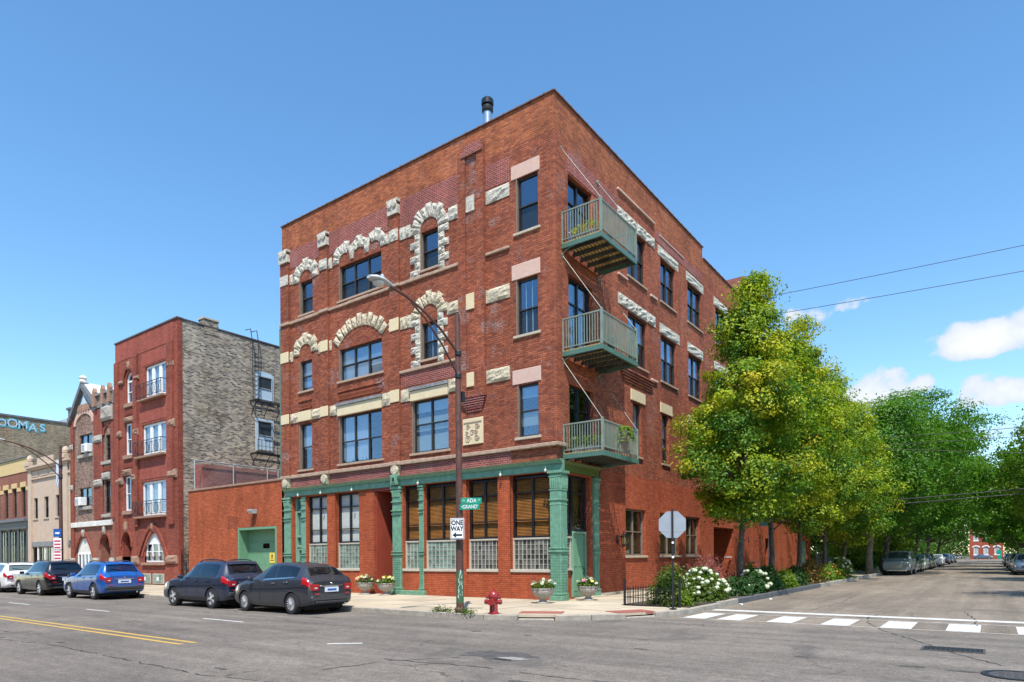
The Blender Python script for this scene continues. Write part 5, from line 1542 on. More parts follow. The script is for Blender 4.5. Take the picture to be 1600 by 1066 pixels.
for a, b, z in ((-41.35, -38.95, 9.38), (-37.4, -35.95, 8.58), (-41.5, -39.15, 5.6), (-37.4, -36.1, 4.92)): slat(gb, 'sill', FS, a, b, .14, z - .22, z, 'white_stone', .02)
for a, b, z0, z1 in ((-38.75, -37.2, 10.0, 10.5), (-37.2, -36.95, 7.3, 7.8), (-37.1, -36.1, 7.32, 7.8), (-38.65, -37.2, 6.9, 7.4), (X0 - .1, -42.1, 9.9, 10.3), (X0 - .05, -42.1, 6.9, 7.3), (-42.6, -42.0, 1.4, 1.9), (-38.9, -37.9, 1.4, 1.9), (-36.2, -35.5, 1.4, 1.9), (-40.65, -40.3, 3.45, 3.95), (-37.15, -36.9, 3.55, 4.1)):
    FS.rock('stone', gb, rect(a, b, z0, z1), .06, .14, 'white_stone', rnd=rb)
slat(gb, 'white_band', FS, -42.5, -35.9, .16, 4.14, 4.50, 'weathered_white', .02)
arch_ring(FS, 'hood_arch', gb, -42.2, -39.0, 1.9, 3.6, .24, -.02, .09, 'brick_flat_red', True, 18)
arch_ring(FS, 'hood_arch', gb, -37.8, -36.25, 2.6, 3.55, .18, -.02, .08, 'brick_flat_red')
f = window(FS, gb, -41.9, -39.34, .2, 2.3, 4, rec=.12, fw=.14, mull=.16, rows=[.12], fmat='white_paint', sill=None, screen=False, low='glass')
q = MB(); FS.poly(q, arch_pts(-41.9, -39.34, 2.3, 3.36), -.2, -.1); q.build('fan_light', 'weathered_white', gb)
q = MB(); FS.box(q, -37.7, -36.35, -1.4, -1.3, .15, 3.4); q.build('front_door', 'grey_trim', gb)
for i in range(7):
    slat(gb, 'dentil', FS, -37.35 + i * .19, -37.25 + i * .19, .09, 7.9, 8.2, 'brick_flat_red')
for (a, z, nm) in ((-40.15, 9.50, 'upper'), (-41.3, 5.72, 'lower')):
    ac = empty('air_conditioner', (a, -.1, z), f'white window air conditioner in the {nm} window of the gabled house', 'air conditioner', 'air conditioners of the gabled house', world=True)
    q = MB(); FS.box(q, a, a + .95, -.12, .32, z, z + .58); q.build('case', 'white_paint', ac, bevel=.02)
    for i in range(6): q = MB(); FS.box(q, a + .08, a + .6, .32, .33, z + .08 + i * .075, z + .11 + i * .075); q.build('louvre', 'grey_trim', ac)

# ------------------------------------------------------------------ tan stucco shop
tn = empty('tan_shop_building', (-47, 6, .15), 'low tan stucco shop with cornice between gabled house and yellow topped building', 'building', world=True)
X0, X1 = -51.1, -42.95
TH = [(-50.22, -49.36, 5.12, 6.80), (-48.03, -47.13, 5.12, 6.80), (-45.75, -44.95, 5.12, 6.80), (-50.9, -43.7, .15, 2.82, .3)]
m = MB(); FS.wall(m, X0, X1, .1, 9.2, TH, 0, .25); m.build('front_wall', 'tan_stucco', tn, recalc=False)
MB().box(X0, X1, .05, 14, 8.6, 8.8).build('roof', 'roof_tar', tn)
m = MB(); m.add([(X1, 0.01, .1), (X1, 14, .1), (X1, 14, 9.2), (X1, 0.01, 9.2)], [(0, 1, 2, 3)]); m.build('side_wall', 'brick_rear', tn, recalc=False)
for z0, z1, d in ((9.2, 9.38, .32), (9.05, 9.2, .2), (8.28, 8.4, .12), (2.85, 3.25, .10)): slat(tn, 'cornice', FS, X0 - .05, X1 + (.1 if d > .2 else 0), d, z0, z1, 'tan_stucco' if z0 > 4 else 'grey_trim', .015)
for i in range(4): slat(tn, 'frieze_panel', FS, X0 + .3 + i * 2.0, X0 + 1.9 + i * 2.0, .05, 8.5, 8.98, 'tan_stucco', .02)
slat(tn, 'parapet_block', FS, -49.2, -46.0, .1, 9.4, 9.95, 'tan_stucco', .02)
for a in (X0, -43.9):
    slat(tn, 'corner_pier', FS, a, a + .7, .14, .15, 9.1, 'tan_stucco'); slat(tn, 'pier_cap', FS, a - .08, a + .78, .36, 9.4, 9.75, 'tan_stucco', .03)
    MB().lathe([(.1, 9.75), (.24, 9.85), (.26, 10.05), (.15, 10.3), (.02, 10.35)], (a + .35, -.05, 0), 10).build('urn', 'tan_stucco', tn)
for h in TH[:3]: window(FS, tn, *h, 1, fmat='black_frame', screen=False, sill='concrete_pale', low='glass')
for i in range(6):
    a = -50.9 + i * 1.44; slat(tn, 'shop_column', FS, a, a + .26, .03, .15, 2.82, 'weathered_white')
    if i < 5:
        q = MB(); FS.box(q, a + .26, a + 1.44, -.22, -.20, .5, 2.78); q.build('shop_pane', 'glass_low', tn)
        q = MB(); FS.box(q, a + .26, a + 1.44, -.45, -.40, .2, 2.8); q.build('shop_back', 'olive_panel' if i % 2 else 'dark_store', tn)
        q = MB(); FS.box(q, a + .26, a + 1.44, -.24, -.12, .15, .5); q.build('stall_riser', 'grey_trim', tn)

# ------------------------------------------------------------------ yellow topped brick building
yb = empty('yellow_topped_building', (-60, 6, .15), 'two storey brick building with yellow stone top and dark shopfront at far left', 'building', world=True)
X0, X1 = -72.0, -51.12
LW = [(-51.95 - .98 - k * 2.05, -51.95 - k * 2.05, 5.42, 7.86) for k in range(9)]
m = MB(); FS.wall(m, X0, X1, 4.4, 9.14, LW, 0, .22); m.build('front_wall', 'brick_old', yb, recalc=False)
slat(yb, 'yellow_top', FS, X0, X1, .05, 9.14, 10.3, 'yellow_stone'); slat(yb, 'coping', FS, X0, X1 + .05, .15, 10.3, 10.4, 'slate')
m = MB(); m.add([(X1, 0.0, .1), (X1, 14, .1), (X1, 14, 10.3), (X1, 0.0, 10.3)], [(0, 1, 2, 3)]); m.build('side_wall', 'brick_rear', yb, recalc=False)
MB().box(X0, X1 - .01, .06, 14, 9.4, 9.6).build('roof', 'roof_tar', yb)
for h in LW:
    window(FS, yb, *h, 1, fmat='bronze_frame', screen=False, sill=None, low='glass_low', glass='glass_low')
    slat(yb, 'lintel', FS, h[0] - .1, h[1] + .1, .08, 7.88, 8.3, 'yellow_stone', .015); slat(yb, 'impost', FS, h[1] + .1, h[1] + .95, .05, 7.55, 7.88, 'yellow_stone', .015)
slat(yb, 'shop_cornice', FS, X0, X1 - .1, .40, 5.0, 5.26, 'slate', .02); slat(yb, 'shop_fascia', FS, X0, X1 - .1, .2, 4.4, 5.0, 'dark_store')
q = MB(); FS.box(q, X0, X1, -.5, -.4, .15, 4.4); q.build('shop_back', 'olive_panel', yb)
for k in range(10):
    a = X1 - .5 - k * 2.1; slat(yb, 'shop_column', FS, a, a + .4, .1, .15, 4.4, 'dark_store')
    q = MB(); FS.box(q, a - 1.7, a, -.2, -.19, .6, 4.2); q.build('shop_pane', 'glass_low', yb)

# ------------------------------------------------------------------ tall warehouse behind, with painted letters
wh = empty('warehouse_building', (-85, 25, .15), 'tall tan brick warehouse side wall with cyan graffiti under its roofline', 'building', world=True)
MB().box(-98, -75, 3.5, 60, .1, 17.75).build('wall', 'brick_rear', wh)
MB().box(-98.1, -74.9, 3.4, 60.1, 17.75, 17.95).build('coping', 'slate', wh)
MB().box(-78, -75.2, 11.4, 12.4, 17.95, 18.5).build('roof_vent', 'galv_dull', wh)
rg = random.Random(12)
for i, ch in enumerate('MOOMAS'):
    a_ = rg.uniform(-.12, .12); sz = rg.uniform(1.15, 1.5); y_ = 4.1 + i * .95; z_ = 16.95 + rg.uniform(-.12, .12) - i * .03
    text_on(wh, ch, sz, 'graffiti_cyan', (-74.97, y_, z_), (0, math.cos(a_), math.sin(a_)), (0, -math.sin(a_), math.cos(a_)), 1.1, 'graffiti_letter', .07)
    text_on(wh, ch, sz * .9, 'blind_blue', (-74.955, y_ - .03, z_ + .04), (0, math.cos(a_), math.sin(a_)), (0, -math.sin(a_), math.cos(a_)), 1.05, 'graffiti_letter', .0)

# ------------------------------------------------------------------ low wing up the side street
lw = empty('low_wing_building', (-5, 34, .15), 'low orange painted brick wing with green doors behind the street trees', 'building', world=True)
m = MB(); FE.wall(m, YB, 41.5, .1, 4.3, [(27.2, 28.6, .16, 2.9, .5), (37.7, 40.7, .16, 2.9, .3)], -.02, .3); m.add([(-.02, 41.5, .1), (-9, 41.5, .1), (-9, 41.5, 4.3), (-.02, 41.5, 4.3)], [(0, 1, 2, 3)]); m.build('wall', 'brick_orange', lw, recalc=False)
MB().box(-9, -.05, YB + .02, 41.45, 4.0, 4.2).build('roof', 'roof_tar', lw)
MB().box(-.35, .06, YB, 41.55, 4.3, 4.42).build('coping', 'stone_red_sand', lw)
for k in range(2): q = MB(); FE.box(q, 37.72 + k * 1.5, 39.18 + k * 1.5, -.3, -.24, .18, 2.88); q.build('green_door', 'green_pale', lw)
q = MB(); FE.box(q, 27.25, 28.55, -.5, -.45, .18, 2.85); q.build('dark_door', 'black_frame', lw)
for y in (22.2, 24.7): q = MB(); q.tube([FE.P(y, .02, 2.6), FE.P(y, .3, 2.9), FE.P(y, .32, 2.5)], .03, 6); q.build('wall_bracket', 'black_iron', bld)
lf = empty('louvred_fence', (.5, 44.5, .15), 'grey green fence of horizontal boards beyond the low brick wing', 'fence', world=True)
for i in range(9): MB().box(.46, .50, 41.6, 48, .3 + i * .17, .42 + i * .17).build('board', 'fence_louvre', lf)
for y in (41.7, 43.8, 45.9, 48.0): MB().box(.36, .455, y - .05, y + .05, .1, 1.95).build('post', 'fence_louvre', lf)

# ------------------------------------------------------------------ red house closing the far end of the side street
hs = empty('far_red_house', (12, 214, 0), 'red brick house with white arched windows closing the end of the street', 'house', world=True)
FH = Fac(lambda u, d, z: (u, 210 - d, z))
HW = [(u, u + 1.1, z, z + 2.0) for z in (1.3, 5.3, 9.3) for u in (8.8, 11.1, 13.6)]
m = MB(); FH.wall(m, 7.8, 15.6, 0, 13.0, HW, 0, .3); m.build('front_wall', 'brick_far', hs, recalc=False)
MB().box(7.81, 15.59, 210.4, 222, 0, 12.9).build('body', 'brick_far', hs)
slat(hs, 'cornice', FH, 7.6, 15.8, .4, 12.7, 13.1, 'white_paint')
for h in HW:
    q = MB(); FH.box(q, h[0], h[1], -.2, -.1, h[2], h[3]); f = q.build('window', 'white_paint', hs)
    q = MB(); FH.box(q, h[0] + .15, h[1] - .15, -.1, -.08, h[2] + .15, h[3] - .15); q.build('pane', 'glass_low', f)
    arch_ring(FH, 'window_hood', hs, h[0] - .1, h[1] + .1, h[3], h[3] + .35, .3, 0, .12, 'white_paint')
    slat(hs, 'sill', FH, h[0] - .15, h[1] + .15, .1, h[2] - .2, h[2], 'white_paint')
q = MB(); FH.box(q, 14.2, 15.2, -.02, .05, 0, 2.6); q.build('door', 'sign_green', hs)
# ------------------------------------------------------------------ vehicles
def cr1(p0, p1, p2, p3, t):
    return .5 * ((2 * p1) + (-p0 + p2) * t + (2 * p0 - 5 * p1 + 4 * p2 - p3) * t * t + (-p0 + 3 * p1 - 3 * p2 + p3) * t ** 3)


class Shell:
    """car body as a loft: stations along x (nose at +x), each (x, z_bottom, z_belt, z_top, half width low, half width belt, half width top)"""
    def __init__(s, st): s.st = st

    def section(s, i):
        x, zb, zl, zt, wl, wb, wt = s.st[i]
        cab = zt - zl > .10
        zm = zb + (zl - zb) * .45
        return [(0, zb), (wl * .82, zb), (wl * .97, zb + .07), (wl, zm), (wb, zl), (wt + (wb - wt) * (.10 if cab else .35), zt - (.05 if cab else (zt - zl) * .25)), (wt * .80, zt - .006), (0, zt + (.015 if cab else .02))]

    def pt(s, u, v):
        """u in stations, v in section points 0..7"""
        n = len(s.st) - 1
        u = max(0., min(n, u)); i = min(int(u), n - 1); t = u - i
        ids = [max(0, i - 1), i, i + 1, min(n, i + 2)]
        xs = [s.st[k][0] for k in ids]
        secs = [s.section(k) for k in ids]
        v = max(0., min(7., v)); j = min(int(v), 6); w = v - j
        def ev(sec):
            a = [sec[max(0, j - 1)], sec[j], sec[j + 1], sec[min(7, j + 2)]]
            lin = (a[1][0] + (a[2][0] - a[1][0]) * w, a[1][1] + (a[2][1] - a[1][1]) * w)
            cu = (cr1(*[q[0] for q in a], w), cr1(*[q[1] for q in a], w))
            return (lin[0] * .5 + cu[0] * .5, lin[1] * .5 + cu[1] * .5)
        E = [ev(q) for q in secs]
        def mixv(k):
            lin = E[1][k] + (E[2][k] - E[1][k]) * t; cu = cr1(*[e[k] for e in E], t); return lin * .4 + cu * .6
        x = xs[1] + (xs[2] - xs[1]) * t
        return Vector((x, max(0., mixv(0)), mixv(1)))

    def P(s, u, v, side=1, off=0.):
        p = s.pt(u, v)
        if off:
            e = .03
            du = s.pt(u + e, v) - s.pt(u - e, v); dv = s.pt(u, v + e) - s.pt(u, v - e)
            n = dv.cross(du)
            if n.length > 1e-9:
                n.normalize()
                if n.y < 0 and abs(n.y) > .3 or (n.z < -.2 and v > 3): n = -n
                p = p + n * off
        return (p.x, p.y * side, p.z)

    def body(s, nu=5, nv=3):
        n = len(s.st) - 1; mb = MB(); U = n * nu; V = 7 * nv
        idx = {}
        def vid(i, j, side):
            key = (i, j, 0 if j in (0, V) else side)
            if key not in idx:
                idx[key] = len(mb.v); mb.v.append(s.P(i / nu, j / nv, side))
            return idx[key]
        for side in (1, -1):
            for i in range(U):
                for j in range(V): mb.f.append((vid(i, j, side), vid(i + 1, j, side), vid(i + 1, j + 1, side), vid(i, j + 1, side)))
        for i in (0, U):
            ring = [vid(i, j, 1) for j in range(V + 1)] + [vid(i, j, -1) for j in range(V - 1, 0, -1)]
            mb.f.append(tuple(ring))
        return mb

    def patch(s, u0, u1, v0, v1, off=.006, n=6, m=4, sides=(1, -1), skew=0., skew1=None):
        """surface patch lifted off the body; skew shifts u with v (raked pillars)"""
        mb = MB(); skew1 = skew if skew1 is None else skew1
        for side in sides:
            o = len(mb.v)
            for j in range(m + 1):
                for i in range(n + 1):
                    t, w = i / n, j / m
                    a, b = u0 + skew * w, u1 + skew1 * w
                    mb.v.append(s.P(a + (b - a) * t, v0 + (v1 - v0) * w, side, off))
            for j in range(m):
                for i in range(n): mb.f.append((o + j * (n + 1) + i, o + j * (n + 1) + i + 1, o + (j + 1) * (n + 1) + i + 1, o + (j + 1) * (n + 1) + i))
        return mb


def wheel_parts(root, x, y, r, w, rim, spokes=10, side=1):
    ty = MB().lathe([(r * .70, -w / 2), (r * .94, -w / 2), (r, -w * .36), (r, w * .36), (r * .94, w / 2), (r * .70, w / 2)], (x, y, r), 24, 'y', cap=False).build('wheel', 'tyre', root, smooth=True)
    q = MB().lathe([(r * .69, 0), (r * .69, w * .50), (r * .63, w * .53), (r * .60, w * .30), (r * .2, w * .28)] if side > 0 else [(r * .69, 0), (r * .69, -w * .50), (r * .63, -w * .53), (r * .60, -w * .30), (r * .2, -w * .28)], (x, y, r), 24, 'y')
    q.build('rim', 'rim_dark', ty, smooth=True)
    q = MB()
    for k in range(spokes):
        a = 2 * math.pi * k / spokes; da = .32 * 2 * math.pi / spokes
        yo = y + side * w * .50
        q.add([(x + r * .14 * math.cos(a - da), yo, r + r * .14 * math.sin(a - da)), (x + r * .14 * math.cos(a + da), yo, r + r * .14 * math.sin(a + da)),
               (x + r * .64 * math.cos(a + da * .6), yo, r + r * .64 * math.sin(a + da * .6)), (x + r * .64 * math.cos(a - da * .6), yo, r + r * .64 * math.sin(a - da * .6)),
               (x + r * .14 * math.cos(a - da), yo - side * .05, r + r * .14 * math.sin(a - da)), (x + r * .14 * math.cos(a + da), yo - side * .05, r + r * .14 * math.sin(a + da)),
               (x + r * .64 * math.cos(a + da * .6), yo - side * .05, r + r * .64 * math.sin(a + da * .6)), (x + r * .64 * math.cos(a - da * .6), yo - side * .05, r + r * .64 * math.sin(a - da * .6))],
              [(0, 1, 2, 3), (4, 7, 6, 5), (0, 4, 5, 1), (1, 5, 6, 2), (2, 6, 7, 3), (3, 7, 4, 0)])
    q.lathe([(r * .17, 0), (r * .17, side * .03), (r * .05, side * .04)], (x, y + side * w * .46, r), 12, 'y')
    q.build('spokes', rim, ty)


# profiles: x, z_bottom, z_belt, z_top, w_low, w_belt, w_top (metres, before scaling)
PROF = {
 'suv': [(2.30, .42, .62, .74, .62, .60, .50), (2.20, .28, .78, .92, .86, .82, .66), (1.75, .24, .92, 1.05, .92, .89, .74), (1.05, .24, 1.00, 1.11, .925, .90, .78), (.82, .24, 1.02, 1.16, .925, .90, .72),
         (.10, .24, 1.05, 1.62, .925, .90, .63), (-.45, .24, 1.07, 1.69, .925, .90, .63), (-1.20, .24, 1.09, 1.68, .925, .90, .62), (-1.80, .25, 1.12, 1.60, .92, .89, .60), (-2.10, .30, 1.09, 1.20, .90, .87, .68), (-2.22, .34, 1.02, 1.12, .87, .84, .70), (-2.29, .40, .96, 1.06, .80, .79, .66)],
 'hatch': [(2.18, .40, .58, .68, .58, .56, .46), (2.08, .25, .74, .88, .82, .78, .62), (1.68, .20, .90, 1.02, .89, .86, .72), (1.25, .20, .97, 1.10, .90, .87, .76), (1.05, .20, .99, 1.16, .90, .87, .70),
           (.05, .20, 1.04, 1.56, .90, .87, .60), (-.45, .20, 1.06, 1.62, .90, .87, .60), (-1.15, .20, 1.10, 1.575, .90, .87, .57), (-1.68, .22, 1.13, 1.46, .89, .86, .55), (-2.02, .28, 1.09, 1.18, .87, .84, .62), (-2.13, .32, .99, 1.08, .84, .81, .66), (-2.20, .38, .92, 1.02, .77, .76, .62)],
 'sedan': [(2.36, .40, .56, .64, .58, .56, .46), (2.24, .24, .68, .80, .82, .78, .62), (1.75, .20, .82, .94, .88, .85, .72), (1.12, .20, .90, 1.00, .89, .86, .76), (.92, .20, .92, 1.04, .89, .86, .68),
           (.15, .20, .95, 1.38, .89, .86, .56), (-.40, .20, .97, 1.44, .89, .86, .56), (-.95, .20, .99, 1.40, .89, .86, .55), (-1.55, .22, 1.00, 1.12, .88, .85, .62), (-2.0, .26, .98, 1.06, .86, .82, .68), (-2.25, .32, .92, 1.0, .80, .77, .66), (-2.34, .38, .84, .94, .72, .70, .60)],
 'van': [(2.62, .40, .90, 1.02, .92, .90, .82), (2.56, .36, .98, 1.10, .97, .95, .86), (2.2, .34, 1.06, 1.16, .99, .97, .88), (1.30, .34, 1.12, 1.20, .99, .97, .90), (1.12, .34, 1.13, 1.26, .99, .97, .84),
         (.62, .34, 1.15, 1.80, .99, .97, .76), (0, .34, 1.16, 1.88, .99, .97, .76), (-1.2, .34, 1.16, 1.88, .99, .97, .76), (-2.2, .34, 1.16, 1.86, .99, .97, .75), (-2.45, .36, 1.15, 1.80, .98, .96, .74), (-2.58, .38, 1.05, 1.20, .96, .94, .80), (-2.62, .46, .90, 1.0, .9, .88, .78)],
}
WHEELS = {'suv': (1.36, -1.33, .36, .24), 'hatch': (1.34, -1.31, .33, .22), 'sedan': (1.42, -1.34, .33, .22), 'van': (1.62, -1.55, .37, .24)}
SHELLS = {}


def car(name, prof, paintm, loc, rz, label, cat='car', group=None, scale=(1, 1, 1), rim='rim', spokes=10, clad=True, detail=True, plate='plate'):
    root = empty(name, loc, label, cat, group, rz)
    root.scale = scale
    sh = Shell(PROF[prof]); xf, xr, r, w = WHEELS[prof]; hw = PROF[prof][5][4]
    key = (prof,)
    if key not in SHELLS:
        bo = sh.body().build('body_tmp', None, None)
        cutters = []
        for x in (xf, xr):
            for s_ in (-1, 1):
                c = MB().lathe([(r * 1.17, s_ * (hw - .34)), (r * 1.17, s_ * (hw + .2))], (x, 0, r * 1.0), 28, 'y').build('cut', None)
                cutters.append(c); md = bo.modifiers.new('b', 'BOOLEAN'); md.object = c; md.operation = 'DIFFERENCE'; md.solver = 'EXACT'
        dg = bpy.context.evaluated_depsgraph_get()
        me = bpy.data.meshes.new_from_object(bo.evaluated_get(dg))
        me.polygons.foreach_set('use_smooth', [True] * len(me.polygons)); me.set_sharp_from_angle(angle=R(38))
        me.materials.clear()
        for o in cutters + [bo]: bpy.data.objects.remove(o)
        SHELLS[key] = me
    me = SHELLS[key].copy(); me.materials.append(MATS[paintm])
    body = link('body', me, None, root)
    B = lambda mb, n, m, par=None: mb.build(n, m, par or root, smooth='all', recalc=False)
    # glass: windscreen, side lights, rear light
    B(sh.patch(4.12, 4.97, 5.55, 7, .010), 'windscreen', 'glass_car_dark')
    if prof == 'van':
        sides = [(4.75, 5.55, .18), (5.68, 6.55, 0), (6.68, 7.75, 0)]
    elif prof == 'sedan': sides = [(4.75, 5.95, .25), (6.05, 7.05, 0), (7.12, 7.5, -.25)]
    else: sides = [(4.72, 5.85, .28), (5.95, 7.0, 0), (7.1, 7.75, -.16)]
    for (a, b, k) in sides:
        for s_ in (1, -1): B(sh.patch(a, b, 4.14, 4.88, .008, skew=k, skew1=0 if k > 0 else k, sides=(s_,)), 'side_window', 'glass_car_dark')
    rr = {'suv': (8.08, 8.90), 'hatch': (8.08, 8.90), 'sedan': (7.15, 7.95), 'van': (8.98, 9.75)}[prof]
    B(sh.patch(rr[0], rr[1], 5.28, 7, .010, 8, 8), 'rear_window', 'glass_car_dark')
    # dark trim
    if clad and detail:
        for s_ in (1, -1):
            B(sh.patch(2.1, 8.0, 1.9, 2.35, .012, 24, 2, (s_,)), 'sill_trim', 'car_plastic')
    for x in (xf, xr):
        for s_ in (1, -1):
            q = MB(); n = 18
            for i in range(n + 1):
                a = R(-8 + 196 * i / n)
                for rr_ in (1.14, 1.28):
                    xx, zz = x + r * rr_ * math.cos(a), r + r * rr_ * math.sin(a)
                    # follow the body side
                    q.v.append((xx, s_ * (hw * (.985 if zz > .3 else .97) + .012), zz))
            for i in range(n): q.f.append((2 * i, 2 * i + 1, 2 * i + 3, 2 * i + 2))
            for k in range(0): pass
            q.build('wheel_arch', 'car_plastic' if clad else paintm, root, smooth='all', recalc=False)
            wheel_parts(root, x, s_ * (hw - w / 2 - .005), r, w, rim, spokes, s_)
    # lights, bumpers, plates
    if prof == 'van':
        B(sh.patch(0.15, .8, 3.1, 3.9, .012, sides=(1,)), 'headlight', 'headlamp'); B(sh.patch(0.15, .8, 3.1, 3.9, .012, sides=(-1,)), 'headlight', 'headlamp')
    else:
        for s_ in (1, -1):
            B(sh.patch(.75, 1.85, 3.5, 4.05, .010, sides=(s_,)), 'headlight', 'lamp_clear')
            if prof == 'sedan': B(sh.patch(9.7, 10.6, 3.5, 4.1, .012, sides=(s_,)), 'tail_light', 'lamp_red')
            else:
                q = sh.patch(8.55, 10.7, 3.6, 4.16, .014, 10, 4, sides=(s_,)); e_ = PROF[prof][-1]
                q.box(e_[0] - .03, e_[0] + .06, s_ * (e_[5] - .25), s_ * (e_[5] + .015), e_[2] - .17, e_[2] + .02)
                q.build('tail_light', 'lamp_red', root, smooth=True, recalc=False)
                q = MB(); q.box(e_[0] - .036, e_[0] - .028, s_ * (e_[5] - .2), s_ * (e_[5] - .10), e_[2] - .12, e_[2] - .08); q.build('reversing_light', 'lamp_clear', root)
    xb = PROF[prof][-1][0]; xn = PROF[prof][0][0]
    wr = PROF[prof][-2][4]
    zb = PROF[prof][-2][1]
    q = MB(); q.box(xb - .035, xb + .22, -wr * .93, wr * .93, zb + .08, zb + .27); q.build('rear_bumper', 'car_plastic' if clad else paintm, root, bevel=.05)
    q = MB(); q.box(xn - .25, xn + .03, -.72, .72, .30, .48); q.build('front_bumper', 'car_plastic' if prof != 'van' else 'chrome', root, bevel=.04)
    zpl = PROF[prof][-1][2] - .16
    q = MB(); q.box(xb - .022, xb + .02, -.26, .26, zpl - .07, zpl + .08); pl = q.build('number_plate', plate, root)
    q = MB(); q.box(xb - .026, xb - .0225, -.17, .17, zpl - .03, zpl + .03); q.build('plate_print', 'sign_blue', pl)
    q = MB(); q.box(xb - .02, xb + .03, -.42, .42, zpl + .10, zpl + .135); q.build('tailgate_strip', 'chrome', root, bevel=.008)
    q = MB(); q.box(xb - .03, xb + .02, -.05, .05, zpl + .16, zpl + .22); q.build('badge', 'chrome', root, bevel=.01)
    if prof in ('suv', 'hatch') and detail:
        q = MB(); q.box(xb - .055, xb + .05, -.62, .62, zb + .02, zb + .10); q.build('rear_diffuser', 'car_plastic', root, bevel=.02)
        for s_ in (1, -1):
            q = MB(); q.box(xb - .045, xb - .03, s_ * .50, s_ * .66, zb + .30, zb + .34); q.build('rear_reflector', 'lamp_red', root)
            q = sh.patch(2.2, 9.6, 3.44, 3.56, .016, 30, 2, (s_,)); q.build('body_crease', paintm, root, smooth='all', recalc=False)
            q = sh.patch(4.8, 7.6, 4.02, 4.10, .010, 16, 1, (s_,)); q.build('window_trim', 'chrome' if not clad else 'black_frame', root, smooth='all', recalc=False)
        pw = [Vector(sh.P(8.86, 7, 1, .02)), Vector(sh.P(8.72, 6.6, 1, .03)), Vector(sh.P(8.6, 6.1, 1, .03))]
        q = MB(); q.tube(pw, .012, 5); q.build('rear_wiper', 'black_frame', root)
        q = MB(); q.tube([(xb + .1, -.5, zb - .02), (xb - .04, -.5, zb - .02)], .035, 8); q.build('exhaust', 'chrome', root)
        q = sh.patch(8.92, 10.9, 6.0, 6.04, .004, 8, 1); q.build('tailgate_seam', 'underbody', root, recalc=False)
    # grille
    q = MB()
    for i in range(5): q.box(xn - .06, xn + .008, -.42, .42, .56 + i * .045, .585 + i * .045)
    q.build('grille', 'chrome' if prof == 'van' else 'black_frame', root)
    for s_ in (1, -1):
        st = PROF[prof][4]
        q = MB(); q.box(st[0] - .28, st[0] - .14, s_ * (st[5] + .02), s_ * (st[5] + .20), st[2] + .02, st[2] + .16); q.build('door_mirror', paintm, root, bevel=.03)
        if detail:
            for ux in (5.75, 6.85):
                p = Vector(sh.P(ux, 3.78, s_, .02)); q = MB(); q.box(p.x - .10, p.x + .10, p.y - .012, p.y + .012, p.z - .015, p.z + .015); q.build('door_handle', 'chrome' if not clad else paintm, root, bevel=.006)
            for ux in (4.62, 5.9, 7.05):
                q = sh.patch(ux - .012, ux + .012, 2.4, 4.1, .003, 1, 8, (s_,)); q.build('door_seam', 'underbody', root, recalc=False)
    if prof == 'suv' and detail:
        for s_ in (1, -1):
            q = MB(); q.tube([sh.P(4.95 + i * .35, 5.75, s_, .05 if 0 < i < 8 else .0) for i in range(9)], .02, 6); q.build('roof_rail', 'black_frame' if paintm != 'car_silver' else 'galv_dull', root)
        B(sh.patch(7.9, 8.2, 5.6, 7, .05, 3, 6), 'roof_spoiler', paintm)
    MB().box(xb + .35, xn - .4, -hw * .78, hw * .78, .16, .30).build('underbody', 'underbody', root)
    # seats seen through the glass
    for (x, y) in ((.1, .38), (.1, -.38), (-.85, .38), (-.85, -.38)):
        q = MB(); q.box(x - .45, x - .3, y - .22, y + .22, .75, 1.22); q.box(x - .42, x - .32, y - .12, y + .12, 1.22, 1.40); q.build('seat', 'car_plastic', root, bevel=.03)
    return root


glassmat('glass_car_dark', (.42, .47, .46), .05, .01, (.85, .92, 1.0))
PI = math.pi
YC = -6.82                                   # centre line of the parked row
car('parked_car', 'hatch', 'car_graphite', (-6.21, YC, 0), PI, 'dark graphite hatchback with many-spoked wheels, last of the parked row by the storefront', group='cars parked along the avenue', spokes=15, clad=False, scale=(.96, 1, 1.01))
car('parked_car', 'suv', 'car_navy', (-10.86, YC, 0), PI, 'navy blue SUV with black wheel arches parked before the green garage door', group='cars parked along the avenue', spokes=5, scale=(.99, 1, 1))
car('parked_car', 'suv', 'car_blue', (-20.5, YC, 0), PI, 'bright blue SUV parked in front of the red flats', group='cars parked along the avenue', spokes=6, scale=(.96, 1, .99))
car('parked_car', 'suv', 'car_black', (-26.75, YC, 0), PI, 'black SUV with red tail lights between the blue and the white SUV', group='cars parked along the avenue', spokes=7, clad=False, scale=(1.02, 1.02, 1.02))
car('parked_car', 'suv', 'car_white', (-32.6, YC, 0), PI, 'white SUV at the left edge of the picture', group='cars parked along the avenue', clad=False, scale=(1.0, 1, .97))
# side street, west row (noses towards the avenue) and east row
XW, XE = 6.45, 15.02
car('parked_van', 'van', 'car_van', (XW + .05, 43.6, 0), -PI / 2, 'old grey green van with chrome grille first in the row under the trees', 'van', clad=False, detail=False, scale=(1, 1.0, 1.04))
row = [('sedan', 'car_steel', 49.5, 'dark blue car right behind the old grey van'), ('sedan', 'car_bronze', 55.2, 'brown car second behind the old grey van'), ('hatch', 'car_silver', 61, 'silver hatchback third behind the old grey van'),
       ('suv', 'car_black', 72, 'black SUV further up the row past the silver hatchback'), ('suv', 'car_steel', 66.4, 'blue grey SUV between silver hatchback and black SUV'), ('sedan', 'car_white', 84, 'white saloon in the middle of the far row'),
       ('hatch', 'car_white', 92, 'small white hatchback behind the white saloon'), ('suv', 'car_steel', 108, 'blue grey SUV near the far end of the west row'), ('sedan', 'car_black', 120, 'black saloon near the far end of the west row'), ('sedan', 'car_silver', 132, 'silver saloon at the far end of the west row')]
